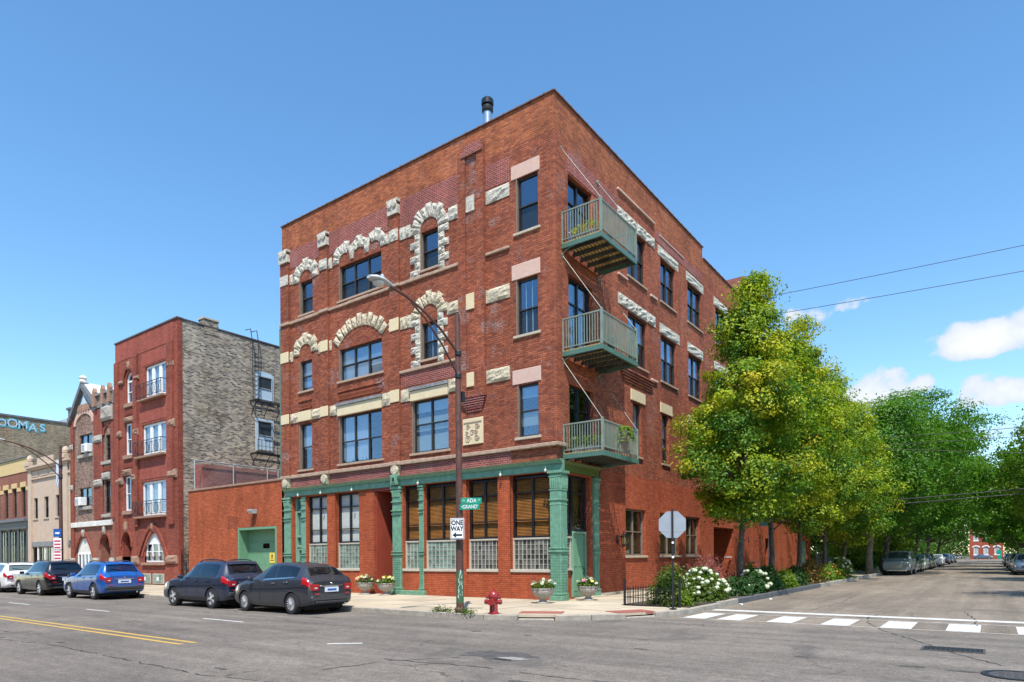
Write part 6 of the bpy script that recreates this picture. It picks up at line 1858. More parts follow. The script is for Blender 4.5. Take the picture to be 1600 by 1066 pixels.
for prof, pm, y, lab in row:
    car('parked_car', prof, pm, (XW, y, 0), -PI / 2, lab, group='cars parked along the side street', clad=False, detail=False)
erow = [('suv', 'car_steel', 46.2, 'dark blue SUV cut by the right edge of the picture'), ('sedan', 'car_silver', 52.4, 'silver saloon second in the row at the right edge'), ('suv', 'car_black', 60, 'black SUV third in the row at the right'), ('hatch', 'car_graphite', 74, 'graphite hatchback in the middle of the right row'),
        ('suv', 'car_steel', 90, 'blue grey SUV far up the right row'), ('sedan', 'car_black', 104, 'black saloon at the far end of the right row')]
for prof, pm, y, lab in erow:
    car('parked_car', prof, pm, (XE, y, 0), -PI / 2, lab, group='cars parked along the side street', clad=False, detail=False)
car('parked_car', 'sedan', 'car_steel', (11.0, 205, 0), 0, 'dark car crossing the far end of the street before the red house', clad=False, detail=False)
# ------------------------------------------------------------------ street furniture
def cobra(name, x, y, arm, zt, label, mat):
    """mast with a double-tube arm over the roadway and a cobra head lamp; modelled at its own base"""
    r = empty(name, (x, y, .15), label, 'street lamp', 'street lamps of the avenue')
    MB().tube([(0, 0, 0), (0, 0, 4), (-.02, 0, zt - .15)], [.112, .092, .07], 14).build('mast', mat, r, smooth=True)
    MB().lathe([(.15, 0), (.15, .10), (.118, .16)], n=14).build('base_collar', mat, r)
    z0 = zt - 2.0
    up = [(0, 0, zt - 1.30), (0, -arm * .25, zt - .82), (0, -arm * .5, zt - .50), (0, -arm * .75, zt - .30), (0, -arm * .96, zt - .22)]
    MB().tube(up, .035, 8).build('arm', mat, r, smooth=True)
    lo = [(0, 0, zt - 1.95), (0, -arm * .25, zt - 1.20), (0, -arm * .5, zt - .66), (0, -arm * .68, zt - .40)]
    MB().tube(lo, .028, 8).build('arm_brace', mat, r, smooth=True)
    for z in (zt - 1.3, zt - 1.95): MB().lathe([(.09, z - .07), (.1, z - .05), (.1, z + .05), (.09, z + .07)], n=12).build('clamp', 'black_iron', r)
    # head
    st = [(-arm * .93, .05, .05, 0), (-arm * .93 - .18, .10, .07, .01), (-arm * .93 - .40, .17, .10, .01), (-arm * .93 - .62, .17, .09, 0), (-arm * .93 - .80, .08, .05, -.02)]
    q = MB(); n = 12; o = 0
    for (yy, wx, hz, dz) in st:
        for k in range(n):
            a = 2 * math.pi * k / n; zz = math.sin(a) * hz * (1 if math.sin(a) > 0 else .55)
            q.v.append((math.cos(a) * wx, yy, zt - .20 + dz + zz))
    for i in range(len(st) - 1):
        for k in range(n): q.f.append((i * n + k, i * n + (k + 1) % n, (i + 1) * n + (k + 1) % n, (i + 1) * n + k))
    q.f.append(tuple(range(n))); q.f.append(tuple(range((len(st) - 1) * n, len(st) * n)))
    hd = q.build('lamp_head', 'lamp_body', r, smooth=True)
    MB().lathe([(.15, 0), (.14, -.05), (.09, -.09), (.02, -.10)], (0, -arm * .93 - .48, zt - .25), 12).build('lens', 'lamp_lens', hd, smooth=True)
    MB().lathe([(.05, 0), (.05, .06), (.03, .09)], (0, -arm * .93 - .35, zt - .10), 10).build('photocell', 'lamp_body', hd)
    return r


L1 = cobra('street_lamp', .27, -5.72, 2.75, 8.78, 'tall rusty street lamp at the corner carrying street name and one way signs', 'pole_rust')
MB().box(-.08, .08, .08, .2, 6.1, 6.4).build('junction_box', 'black_iron', L1)
# scrawl on the mast's green paint
q = MB(); rr_ = random.Random(4)
for k in range(5):
    pts_ = []
    for i in range(9):
        a = -1.2 + rr_.uniform(-.5, .5) + .1 * i; z = .42 + k * .16 + .02 * i + .07 * math.sin(i * 1.9 + k)
        pts_.append((.108 * math.cos(a), .108 * math.sin(a), z))
    q.tube(pts_, .005, 4)
q.build('scrawl', 'sign_white', L1)
# street name plates: the upper one faces the avenue, edge slightly turned
def plate(name, label, x0, x1, y, z0, z1, main, pre, suf, rz, holder='sign_green'):
    w = x1 - x0
    r = empty(name, (x0, y, z0), label, 'street sign', 'street name signs at the corner', rz)
    MB().box(0, w, -.006, .006, 0, z1 - z0).build('blade', 'sign_green', r, bevel=.003)
    h = z1 - z0
    text_on(r, main, h * .92, 'sign_white', (w * .52, -.009, h * .48), (1, 0, 0), (0, 0, 1), .86, 'lettering', .0005)
    text_on(r, pre, h * .42, 'sign_white', (w * .14, -.009, h * .52), (1, 0, 0), (0, 0, 1), 1, 'lettering', 0.)
    text_on(r, suf, h * .36, 'sign_white', (w * .88, -.009, h * .62), (1, 0, 0), (0, 0, 1), 1, 'lettering', 0.)
    return r
plate('street_sign', 'green street name sign reading ADA on the corner mast', .36, .96, -5.76, 3.285, 3.455, 'ADA', 'N', 'ST', R(36))
plate('street_sign', 'green street name sign reading GRAND below the ADA sign', .36, .98, -5.80, 3.10, 3.268, 'GRAND', 'W', 'AV', R(14))
ow = empty('one_way_sign', (.38, -5.96, 2.26), 'white ONE WAY sign with a black arrow pointing left', 'sign', None, R(30))
MB().box(-.19, .21, -.005, .005, 0, .60).build('plate', 'sign_white', ow, bevel=.004)
q = MB(); q.box(-.175, .195, -.0075, -.006, .015, .03); q.box(-.175, .195, -.0075, -.006, .57, .585); q.box(-.175, -.16, -.0075, -.006, .03, .57); q.box(.18, .195, -.0075, -.006, .03, .57); q.build('border', 'sign_black', ow)
text_on(ow, 'ONE', .19, 'sign_black', (.01, -.009, .465), (1, 0, 0), (0, 0, 1), .84, 'lettering', .006)
text_on(ow, 'WAY', .19, 'sign_black', (.01, -.009, .295), (1, 0, 0), (0, 0, 1), .80, 'lettering', .006)
q = MB(); q.add([(x, -.009, z) for x, z in ((-.13, .12), (-.02, .20), (-.02, .145), (.15, .145), (.15, .095), (-.02, .095), (-.02, .04))], [(0, 1, 2, 3, 4, 5, 6)]); q.build('arrow', 'sign_black', ow)
bs = empty('sign_back', (.0, -5.72, 2.26), 'bare grey back of a sign plate beside the one way sign', 'sign', None, R(-40))
MB().box(-.24, .20, -.006, .006, 0, .60).build('plate', 'galv_dull', bs, bevel=.004)
MB().box(-.2, .2, -.02, -.007, .28, .33).build('bracket', 'galv_dull', bs)
# second lamp up the avenue
L2 = cobra('street_lamp', -29.2, -5.45, 2.75, 8.15, 'tall rusty street lamp in front of the tan shop at left with notices', 'pole_rust')
bn = tag(MB().box(-29.75, -29.32, -5.47, -5.43, 5.9, 7.35).build('banner', 'banner_white', None), 'pale blue banner hanging from the left street lamp', 'banner')
for z0, z1, m_, lab in ((3.05, 3.5, 'sign_blue', 'small blue notice on the left street lamp'), (2.35, 2.98, 'sign_red', 'red and white parking notice below the blue one'), (1.75, 2.3, 'sign_red', 'lowest red parking notice on the left street lamp')):
    e = empty('parking_sign', (-29.2, -5.62, z0), lab, 'sign', 'notices on the left street lamp', R(22))
    MB().box(-.27, .27, -.006, .006, 0, z1 - z0).build('plate', 'sign_white' if m_ == 'sign_red' else m_, e)
    if m_ == 'sign_red':
        for k in range(3): MB().box(-.22, .22, -.009, -.007, .06 + k * .18, .15 + k * .18).build('print', 'sign_red', e)
    else: MB().box(-.15, .15, -.009, -.007, .16, .26).build('print', 'sign_white', e)
# hydrant
hy = empty('fire_hydrant', (1.42, -5.62, .15), 'dark red fire hydrant standing at the kerb of the avenue', 'hydrant')
MB().lathe([(.16, 0), (.16, .03), (.125, .05), (.115, .10), (.115, .40), (.14, .42), (.14, .46), (.12, .48)], n=16).build('barrel', 'hydrant_red', hy, smooth=True)
MB().lathe([(.15, .46), (.155, .50), (.14, .56), (.10, .62), (.05, .655), (.035, .66), (.035, .70), (.01, .71)], n=16).build('bonnet', 'hydrant_red', hy, smooth=True)
for (dx, dy, r_, L) in ((-1, -.3, .06, .22), (1, .3, .06, .2), (.3, -1, .085, .2)):
    d = Vector((dx, dy, 0)).normalized(); MB().tube([d * .08 + Vector((0, 0, .34)), d * L + Vector((0, 0, .34))], [r_, r_], 10).build('nozzle', 'hydrant_red', hy, smooth=True)
    MB().tube([d * (L - .03) + Vector((0, 0, .34)), d * (L + .04) + Vector((0, 0, .34))], [r_ * 1.25, r_ * 1.1], 8).build('cap', 'hydrant_red', hy)
MB().tube([(-.22, -.05, .46), (.22, .05, .46)], .035, 8).build('flange_bolt', 'hydrant_red', hy)
# stop sign seen from behind
st = empty('stop_sign', (5.02, -1.55, .15), 'back of a grey octagonal stop sign on a black post', 'sign', None, R(30))
MB().box(-.028, .028, -.022, .022, 0, 2.98).build('post', 'black_iron', st)
q = MB(); pts_ = [(.395 / math.cos(R(22.5)) * math.cos(R(22.5 + 45 * k)), .395 / math.cos(R(22.5)) * math.sin(R(22.5 + 45 * k))) for k in range(8)]
q.add([(a, .03, 2.52 + b) for a, b in pts_] + [(a, .036, 2.52 + b) for a, b in pts_], [tuple(range(8)), tuple(range(8, 16))[::-1]] + [(k, (k + 1) % 8, 8 + (k + 1) % 8, 8 + k) for k in range(8)])
q.build('octagon', 'sign_back', st)
MB().box(-.36, .36, .0235, .029, 2.33, 2.35).build('stiffener', 'galv_dull', st)
q = MB().box(-.39, .39, .0365, .038, 2.36, 2.68); 
MB().box(-.1, .1, -.05, .05, 0, .03).build('foot_plate', 'black_iron', st)
for z in (1.98, 1.55): MB().lathe([(.035, -.03), (.035, .01)], (0, -.025, z), 10, 'y').build('reflector', 'sign_white', st)
# wall lantern on the side street front
ln = empty('wall_lantern', (0, 4.72, 2.1), 'black iron coach lantern on the brick wall beside the green side door', 'lantern', world=True)
MB().tube([(.02, 4.72, 2.45), (.12, 4.72, 2.15), (.26, 4.72, 2.08), (.30, 4.72, 2.22)], .02, 8).build('arm', 'black_iron', ln)
MB().lathe([(.075, 2.22), (.115, 2.52)], (.30, 4.72, 0), 6).build('glass', 'amber_glass', ln)
for k in range(6):
    a = R(60 * k); MB().bar((.30 + .078 * math.cos(a), 4.72 + .078 * math.sin(a), 2.21), (.30 + .12 * math.cos(a), 4.72 + .12 * math.sin(a), 2.53), .014).build('bar', 'black_iron', ln)
MB().lathe([(.17, 2.52), (.12, 2.60), (.05, 2.66), (.025, 2.72), (.03, 2.76), (.005, 2.82)], (.30, 4.72, 0), 10).build('roof', 'black_iron', ln)
MB().lathe([(.05, 2.14), (.085, 2.20), (.08, 2.23)], (.30, 4.72, 0), 8).build('cup', 'black_iron', ln)
MB().box(.0, .03, 4.64, 4.80, 2.28, 2.62).build('back_plate', 'black_iron', ln)

# ------------------------------------------------------------------ planters
def planter(x, y, label, seed, pet):
    r = empty('flower_planter', (x, y, .15), label, 'planter', 'stone flower planters at the storefront')
    MB().lathe([(.22, 0), (.22, .04), (.15, .07), (.10, .12), (.13, .17), (.24, .22), (.33, .32), (.37, .44), (.36, .47), (.39, .49), (.39, .53), (.33, .53), (.31, .46)], n=20, wob=lambda a, h: 1 + (.025 * math.cos(10 * a) if .2 < h < .45 else 0)).build('bowl', 'cast_stone', r, smooth=True)
    MB().lathe([(.02, .44), (.33, .47), (.02, .50)], n=14).build('soil', 'soil', r)
    g = np.random.default_rng(seed); n = 420
    th = g.uniform(0, 2 * np.pi, n); rad = .40 * np.sqrt(g.uniform(0, 1, n)); hh = .50 + g.uniform(0, 1, n) ** .7 * .24 * (1 - (rad / .5) ** 2)
    c = np.stack([rad * np.cos(th), rad * np.sin(th), hh], 1)
    link('foliage', leaf_mesh('foliage', c, np.stack([np.cos(th) * .5, np.sin(th) * .5, np.ones(n)], 1) + g.normal(0, .5, (n, 3)), .10, g), 'leaf_shrub', r)
    rnd = random.Random(seed); fm = None
    for k in range(26):
        a = rnd.uniform(0, 6.28); rd = .42 * math.sqrt(rnd.random()); z = .58 + .20 * (1 - (rd / .5) ** 2) + rnd.uniform(-.02, .06)
        m_ = rnd.choices(['petal_white', pet, 'petal_yellow'], [.62, .22, .16])[0]
        q = MB()
        for i in range(5):
            b = i * 2 * math.pi / 5; q.add([(0, 0, 0), (.055 * math.cos(b - .5), .055 * math.sin(b - .5), .02), (.07 * math.cos(b), .07 * math.sin(b), .012), (.055 * math.cos(b + .5), .055 * math.sin(b + .5), .02)], [(0, 1, 2, 3)])
        o = q.build('blossom', m_, r, recalc=False); o.location = (rd * math.cos(a), rd * math.sin(a), z); o.rotation_euler = (rnd.uniform(-.9, .9), rnd.uniform(-.9, .9), 0)
    return r
planter(.32, -1.45, 'stone flower planter with white blossoms before the green corner column', 1, 'petal_white')
planter(.95, .55, 'stone flower planter with pink and white flowers beside the green side door', 2, 'petal_pink')
planter(-9.55, -.65, 'stone planter with white flowers left of the dark recessed entry', 3, 'petal_pink')
planter(-8.15, -.75, 'stone planter with white and yellow flowers at the foot of the green column', 4, 'petal_yellow')
for (y, z, zf, nm) in ((2.7, 6.0, 5.5, 'hanging over the rail of the lowest balcony'),):
    r = empty('balcony_plant', (1.7, 2.0, 6.35), 'trailing spider plant ' + nm, 'plant', world=True)
    g = np.random.default_rng(8); n = 220
    th = g.uniform(0, 2 * np.pi, n); t = g.uniform(0, 1, n); rad = .12 + .28 * t; hh = 6.45 - .55 * t ** 2 + .12 * np.sin(3 * t)
    c = np.stack([1.72 + rad * np.cos(th), 1.95 + rad * np.sin(th), hh], 1)
    link('foliage', leaf_mesh('foliage', c, np.stack([np.cos(th), np.sin(th), np.ones(n)], 1), .22, g, .25), 'leaf_lime', r)
    MB().lathe([(.10, 6.18), (.14, 6.4), (.12, 6.4)], (1.72, 1.95, 0), 10).build('pot', 'cast_stone', r)
def troughs(zf, lab, n, mat):
    r = empty('window_box', (.9, .62, zf), lab, 'planter', 'boxes on the balconies', world=True)
    MB().box(.35, 1.35, .50, .72, zf + .014, zf + .24).build('box', 'grey_trim', r, bevel=.01)
    g = np.random.default_rng(n); c = np.stack([g.uniform(.3, 1.4, n), g.uniform(.42, .78, n), zf + .24 + g.uniform(0, .35, n) ** 1.0], 1)
    link('foliage', leaf_mesh('foliage', c, g.normal(0, 1, (n, 3)) + np.array([0, 0, .6]), .12, g), mat, r)
troughs(5.5, 'leafy plant box on the lowest balcony', 260, 'leaf_lime'); troughs(13.2, 'yellow flower box on the topmost balcony', 200, 'leaf_maple_gold')
def chair(x, y, z, rz, lab):
    r = empty('balcony_chair', (x, y, z), lab, 'chair', 'chairs on the balconies', rz)
    MB().box(-.22, .22, -.22, .22, .42, .45).build('seat', 'black_iron', r); MB().box(-.22, .22, .20, .22, .5, .9).build('backrest', 'black_iron', r)
    for a in (-.2, .2):
        for b in (-.2, .2): MB().box(a - .015, a + .015, b - .015, b + .015, 0, .42 if b < 0 else .92).build('leg', 'black_iron', r)
chair(.9, 2.2, 13.213, .4, 'black iron chair on the topmost balcony'); chair(.8, 2.4, 9.263, -.5, 'black iron chair on the middle balcony')

# ------------------------------------------------------------------ overhead wires
def wire(name, a, b, sag, lab, r=.02):
    P = []
    for i in range(25):
        t = i / 24; P.append((a[0] + (b[0] - a[0]) * t, a[1] + (b[1] - a[1]) * t, a[2] + (b[2] - a[2]) * t - sag * 4 * t * (1 - t)))
    tag(MB().tube(P, r, 5).build(name, 'wire_black'), lab, 'wire', 'overhead wires')
wire('overhead_wire', (-.3, 26, 19.25), (40, 26, 18.6), .25, 'upper of the two high wires crossing blue sky at right', .018)
wire('overhead_wire', (-.3, 26, 18.0), (40, 26, 17.0), .3, 'lower of the two high wires crossing blue sky at right', .018)
for k, (zl, zr, lab) in enumerate(((10.45, 9.3, 'topmost of the three thin wires before the green trees'), (10.0, 8.6, 'middle of the three thin wires before the green trees'), (11.3, 4.8, 'lowest of the three thin wires before the green trees'))):
    wire('overhead_wire', (-8, 33, zl), (40, 33, zr), .15, lab, .02)
wire('overhead_wire', (-6, 34, 5.15), (36, 34, 6.9), .1, 'upper of the two low thick cables over the side street', .035); wire('overhead_wire', (-6, 34, 4.8), (36, 34, 6.65), .1, 'lower of the two low thick cables over the side street', .035)
# ------------------------------------------------------------------ trees
def make_tree(name, loc, h, base, prof, rad, leaf, nclump, nleaf, lsize, seed, label, group, bark='bark', trunk_r=.125, lean=(0, 0), clr=.62, gold=None, ell=(1., 1.)):
    """prof: list of (relative height 0..1, relative radius) of the crown between base and h"""
    g = np.random.default_rng(seed); rr = random.Random(seed)
    r = empty(name, (loc[0], loc[1], loc[2] if len(loc) > 2 else .15), label, 'tree', group)
    hs = np.array([p[0] for p in prof]); rs_ = np.array([p[1] for p in prof])
    t = g.uniform(0, 1, nclump * 4)
    w = np.interp(t, hs, rs_); keep = g.uniform(0, 1, len(t)) < w / w.max(); t = t[keep][:nclump]; nclump = len(t)
    R_ = np.interp(t, hs, rs_) * rad
    # lumpy outline: the radius follows a slow random function of angle and height
    th = g.uniform(0, 2 * np.pi, nclump)
    ph = g.uniform(0, 6.28, 6)
    lump = 1 + .16 * np.sin(2 * th + ph[0] + 3 * t) + .12 * np.sin(3 * th + ph[1] - 7 * t) + .10 * np.sin(5 * th + ph[2] + 11 * t)
    rho = R_ * lump * np.sqrt(g.uniform(.10, 1, nclump))
    cx = rho * np.cos(th) * ell[0] + lean[0] * t; cy = rho * np.sin(th) * ell[1] + lean[1] * t
    cz = base + (h - base) * t + g.normal(0, .15, nclump)
    cen = np.stack([cx, cy, cz], 1)
    # leaves
    k = g.integers(0, nclump, nleaf)
    cr = clr * (.6 + .8 * g.uniform(0, 1, nclump))
    d = g.normal(0, 1, (nleaf, 3)); d /= np.linalg.norm(d, axis=1, keepdims=True)
    rad_l = cr[k] * g.uniform(.12, 1, nleaf) ** .38
    st = 1 + .55 * np.abs(g.normal(0, 1, (nclump, 3))); st /= st.mean(1, keepdims=True)
    off = d * rad_l[:, None] * np.array([1.15, 1.15, .75]) * st[k]
    far = g.uniform(0, 1, nleaf) < .10; off[far] *= g.uniform(1.1, 1.9, far.sum())[:, None]
    P = cen[k] + off
    out = np.stack([cx, cy, np.zeros(nclump)], 1)[k]; out /= (np.linalg.norm(out, axis=1, keepdims=True) + .2)
    nrm = d * .7 + out * .4 + np.array([0, 0, .55]) + g.normal(0, .45, (nleaf, 3))
    me = leaf_mesh('crown', P, nrm, lsize, g)
    me.materials.append(MATS[leaf])
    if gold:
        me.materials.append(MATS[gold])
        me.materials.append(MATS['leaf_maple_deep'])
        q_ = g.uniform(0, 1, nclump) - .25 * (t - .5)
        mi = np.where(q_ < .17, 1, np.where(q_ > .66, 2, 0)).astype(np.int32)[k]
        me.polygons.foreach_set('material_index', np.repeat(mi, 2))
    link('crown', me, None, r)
    # trunk and limbs
    mb = MB(); top = h * .82
    path = [(0, 0, -.1)]; n = 7
    for i in range(1, n + 1):
        q = i / n; path.append((lean[0] * q * .7 + rr.uniform(-.08, .08), lean[1] * q * .7 + rr.uniform(-.08, .08), top * q))
    mb.tube(path, [trunk_r * (1.25 if i == 0 else 1) * (1 - .86 * i / n) + .012 for i in range(n + 1)], 9)
    idx = g.choice(nclump, min(nclump, 42), replace=False)
    for i in idx:
        c = Vector(cen[i]); z0 = max(base * .75, min(top * .95, c.z - (.35 + .45 * math.hypot(c.x, c.y))))
        q = z0 / top; p0 = Vector((lean[0] * q * .7, lean[1] * q * .7, z0)); mid = p0.lerp(c, .5) + Vector((rr.uniform(-.2, .2), rr.uniform(-.2, .2), rr.uniform(-.05, .25)))
        b = max(.016, trunk_r * (1 - .86 * q) * .45); mb.tube([p0, mid, c], [b, b * .6, b * .22], 5)
    mb.build('trunk', bark, r, smooth='all')
    return r


MAPLE = [(0, .35), (.08, .72), (.2, .98), (.34, 1.), (.50, .84), (.66, .58), (.80, .36), (.92, .20), (1., .06)]
ROUND = [(0, .45), (.12, .80), (.3, 1.), (.55, 1.), (.75, .85), (.9, .6), (1., .25)]
SPREAD = [(0, .55), (.15, .9), (.4, 1.), (.65, .95), (.85, .7), (1., .3)]
GM = 'yellow green maples along the side street'
make_tree('maple_tree', (4.25, 7.4), 13.7, 3.3, MAPLE, 2.75, 'leaf_maple', 210, 62000, .125, 21, 'tallest yellow green maple nearest the corner, before the brick side wall', GM, gold='leaf_maple_gold', clr=.58, lean=(.5, .7), ell=(.78, 1.05))
make_tree('maple_tree', (4.3, 11.8), 13.3, 3.2, MAPLE, 2.8, 'leaf_maple', 200, 54000, .13, 22, 'yellow green maple second from the corner', GM, gold='leaf_maple_gold', clr=.60, lean=(.5, .4), ell=(.76, 1.05))
make_tree('maple_tree', (4.3, 17.2), 13.9, 3.1, MAPLE, 3.0, 'leaf_maple', 210, 52000, .135, 23, 'yellow green maple third from the corner', GM, gold='leaf_maple_gold', clr=.62, lean=(.5, 0), ell=(.74, 1.05))
make_tree('maple_tree', (4.3, 24.0), 13.4, 2.9, MAPLE, 3.3, 'leaf_maple', 210, 48000, .145, 24, 'yellow green maple fourth from the corner', GM, gold='leaf_maple_gold', clr=.64, lean=(.5, 0), ell=(.74, 1.05))
make_tree('maple_tree', (4.4, 30.0), 12.2, 2.8, MAPLE, 3.5, 'leaf_maple', 220, 42000, .155, 25, 'yellow green maple farthest from the corner, at the end of the bed', GM, gold='leaf_maple_gold', clr=.7, lean=(.8, 0), ell=(.85, 1.))
GL = 'bright green street trees'
LO = [((4.7, 40), 13.6, 3.8, 5.2, 31, 'bright green tree right behind the last yellow green maple', (1.0, 0)), ((4.8, 48), 15.6, 4.4, 6.4, 32, 'bright green tree over the old grey van', (2.6, 0)), ((4.8, 61), 16.5, 4.2, 6.8, 33, 'bright green tree second behind the old grey van', (3.2, 0)),
      ((4.6, 77), 17, 4.2, 7.0, 34, 'bright green tree in the middle of the far left row', (3.6, 0)), ((4.6, 98), 17, 4.2, 7.2, 35, 'bright green tree deep in the far left row', (3.0, 0)), ((4.6, 124), 17, 4.0, 7.4, 36, 'bright green tree at the end of the far left row', (2.5, 0)),
      ((-4, 52), 14, 3.0, 6.0, 37, 'dark green garden tree behind the fence', (0, 0)), ((-5, 72), 15, 2.5, 6.5, 38, 'dark green garden tree far behind the fence', (0, 0))]
protos = {}
for i, (p, h, b, rd, sd_, lab, ln_) in enumerate(LO):
    near = i < 3
    make_tree('street_tree', p, h, b, SPREAD, rd, 'leaf_locust' if i < 6 else 'leaf_dark', 300 if near else 240, 34000 if near else 16000, .22 if near else .36, sd_, lab, GL, 'bark_pale' if i == 0 else 'bark', .24, clr=1.0, lean=ln_)
RO = [((17.7, 12.6), 9.6, 2.9, 3.3, 41, 'dark leaved tree at the right edge of the picture', (0, 0)), ((18.6, 31), 12.5, 4.5, 3.8, 47, 'leafy tree behind the dark one at the right edge', (0, 0)), ((18.2, 47), 13.5, 4.0, 4.6, 42, 'leafy tree second on the right side of the street', (-.6, 0)), ((18.0, 62), 13, 3.6, 5.4, 43, 'leafy tree third on the right side of the street', (-1.5, 0)),
      ((17.8, 84), 13, 3.2, 6.2, 44, 'leafy tree fourth on the right side of the street', (-2.4, 0)), ((17.6, 112), 13.5, 3.0, 6.6, 45, 'leafy tree far up the right side of the street', (-3, 0)), ((17.4, 145), 13.5, 3.0, 7, 46, 'leafy tree last on the right side of the street', (-2.5, 0))]
for i, (p, h, b, rd, sd_, lab, ln_) in enumerate(RO):
    make_tree('street_tree', p, h, b, SPREAD, rd, 'leaf_shrub' if i == 0 else 'leaf_lime' if i == 2 else 'leaf_locust', 240, 24000 if i < 3 else 14000, (.13, .18, .22)[i] if i < 3 else .36, sd_, lab, GL, 'bark', .15 if i == 0 else .22, clr=.62 if i == 0 else .95, lean=ln_)
make_tree('small_tree', (3.6, 56), 5.5, 1.2, ROUND, 2.4, 'leaf_lime', 110, 6000, .26, 51, 'small lime green tree behind the parked row', None, trunk_r=.1, clr=.6)
make_tree('small_tree', (3.2, 68), 6.0, 1.2, ROUND, 2.6, 'leaf_lime', 110, 5000, .30, 52, 'second small lime green tree farther behind the parked row', None, trunk_r=.1, clr=.6)
make_tree('small_tree', (2.6, 43.5), 5.0, .8, ROUND, 2.0, 'leaf_lime', 110, 5000, .22, 53, 'small green tree behind the board fence', None, trunk_r=.08, clr=.55)
# far wood closing both sides
def mass(name, boxes, n, size, mat, seed, lab):
    g = np.random.default_rng(seed); P = []
    for (x0, x1, y0, y1, z1) in boxes:
        m = n // len(boxes); x = g.uniform(x0, x1, m); y = g.uniform(y0, y1, m); z = np.abs(g.beta(1.6, 1.3, m)) * (z1 * (.72 + .28 * np.sin(x * .6 + y * .21) * np.cos(y * .37)))
        P.append(np.stack([x, y, z], 1))
    P = np.concatenate(P)
    o = link(name, leaf_mesh(name, P, g.normal(0, .6, P.shape) + np.array([0, 0, .7]), size, g), mat, None, 'stuff')
    o['label'] = lab; o['category'] = 'foliage'
mass('far_wood', [(-20, 2.5, 140, 260, 15), (18.5, 50, 120, 260, 14), (-14, 0, 84, 140, 14), (21, 34, 60, 120, 11), (-20, 7, 224, 262, 13), (16.2, 50, 212, 262, 13)], 52000, .75, 'leaf_dark', 61, 'far mass of dark green trees closing both sides of the street')
mass('hedge', [(-3, 3.2, 49, 56, 2.6), (-3, 2.8, 58, 80, 3.0), (-3, 2.6, 80, 130, 4)], 14000, .30, 'leaf_dark', 62, 'dark hedge behind the pavement under the left street trees')

# ------------------------------------------------------------------ planting bed by the kerb
struct(MB().box(3.06, AX0 - .175, -.85, 31, .03, .19).build('planting_bed', 'soil'))
def shrub(name, x, y, rx, ry, h, mat, n, size, seed, lab, group=None, z=.16, cat='shrub', spiky=False, bloom=None, nb=0, bsize=.09, front=True):
    g = np.random.default_rng(seed); rr = random.Random(seed)
    r = empty(name, (x, y, z), lab, cat, group)
    th = g.uniform(0, 2 * np.pi, n); u = g.uniform(0, 1, n) ** .5; t = g.uniform(0, 1, n)
    lump = 1 + .18 * np.sin(3 * th + seed) + .14 * np.sin(5 * th + 2 * seed)
    k = np.sqrt(1 - np.clip(t * .97, 0, 1) ** 2.2) * lump
    P = np.stack([rx * u * k * np.cos(th), ry * u * k * np.sin(th), h * t * (.85 + .15 * np.sin(4 * th + seed))], 1)
    P += g.normal(0, .05, P.shape); P[:, 2] = np.abs(P[:, 2])
    nn = np.stack([np.cos(th) * .6, np.sin(th) * .6, .5 + .5 * t], 1) + g.normal(0, .5, (n, 3))
    link('foliage', leaf_mesh('foliage', P, nn, size, g, .32 if spiky else .6), mat, r)
    mb = MB()
    for i in range(9):
        a = rr.uniform(0, 6.28); q = rr.uniform(.2, .8); mb.tube([(0, 0, -.05), (rx * q * .4 * math.cos(a), ry * q * .4 * math.sin(a), h * .45), (rx * q * math.cos(a), ry * q * math.sin(a), h * .85)], [.018, .012, .006], 5)
    mb.build('stem', 'bark', r)
    if bloom:
        fm = None
        for i in range(nb):
            a = rr.uniform(0, 6.28); tt = rr.uniform(.25, .98); kk = math.sqrt(max(0, 1 - (tt * .97) ** 2.2)) * rr.uniform(.86, 1.08)
            if fm is None:
                bm = bmesh.new(); bmesh.ops.create_icosphere(bm, subdivisions=2, radius=bsize)
                for v in bm.verts: v.co *= 1 + .16 * math.sin(v.co.x * 90) * math.cos(v.co.y * 70 + v.co.z * 60); v.co.z *= .8
                fm = bpy.data.meshes.new('bloom'); bm.to_mesh(fm); bm.free(); fm.materials.append(MATS[bloom])
            o = link('bloom', fm, None, r); o.location = (rx * kk * math.cos(a), ry * kk * math.sin(a), h * tt + .03); s = rr.uniform(.75, 1.2); o.scale = (s, s, s)
    return r
shrub('garden_shrub', 4.35, -.10, .75, .75, 1.25, 'leaf_shrub', 3200, .10, 1, 'olive green shrub at the corner of the bed behind the stop sign')
shrub('garden_shrub', 4.85, -.55, .35, .35, .50, 'leaf_lime', 1100, .09, 2, 'low lime green tuft at the front corner of the bed')
shrub('hydrangea', 4.55, 2.3, .78, 1.35, 1.12, 'leaf_shrub', 3600, .12, 3, 'hydrangea covered in white blooms at the near end of the bed', 'white hydrangeas', bloom='petal_white', nb=70, bsize=.085)
shrub('barberry', 3.8, 4.9, .85, 1.9, 1.62, 'leaf_barberry', 3600, .10, 4, 'purple red barberry shrub behind the white hydrangea', spiky=True)
shrub('hydrangea', 4.75, 7.6, .6, 1.3, .95, 'leaf_deep', 2800, .12, 5, 'dark hydrangea with fewer pale blooms in the middle of the bed', 'white hydrangeas', bloom='petal_white', nb=24, bsize=.095)
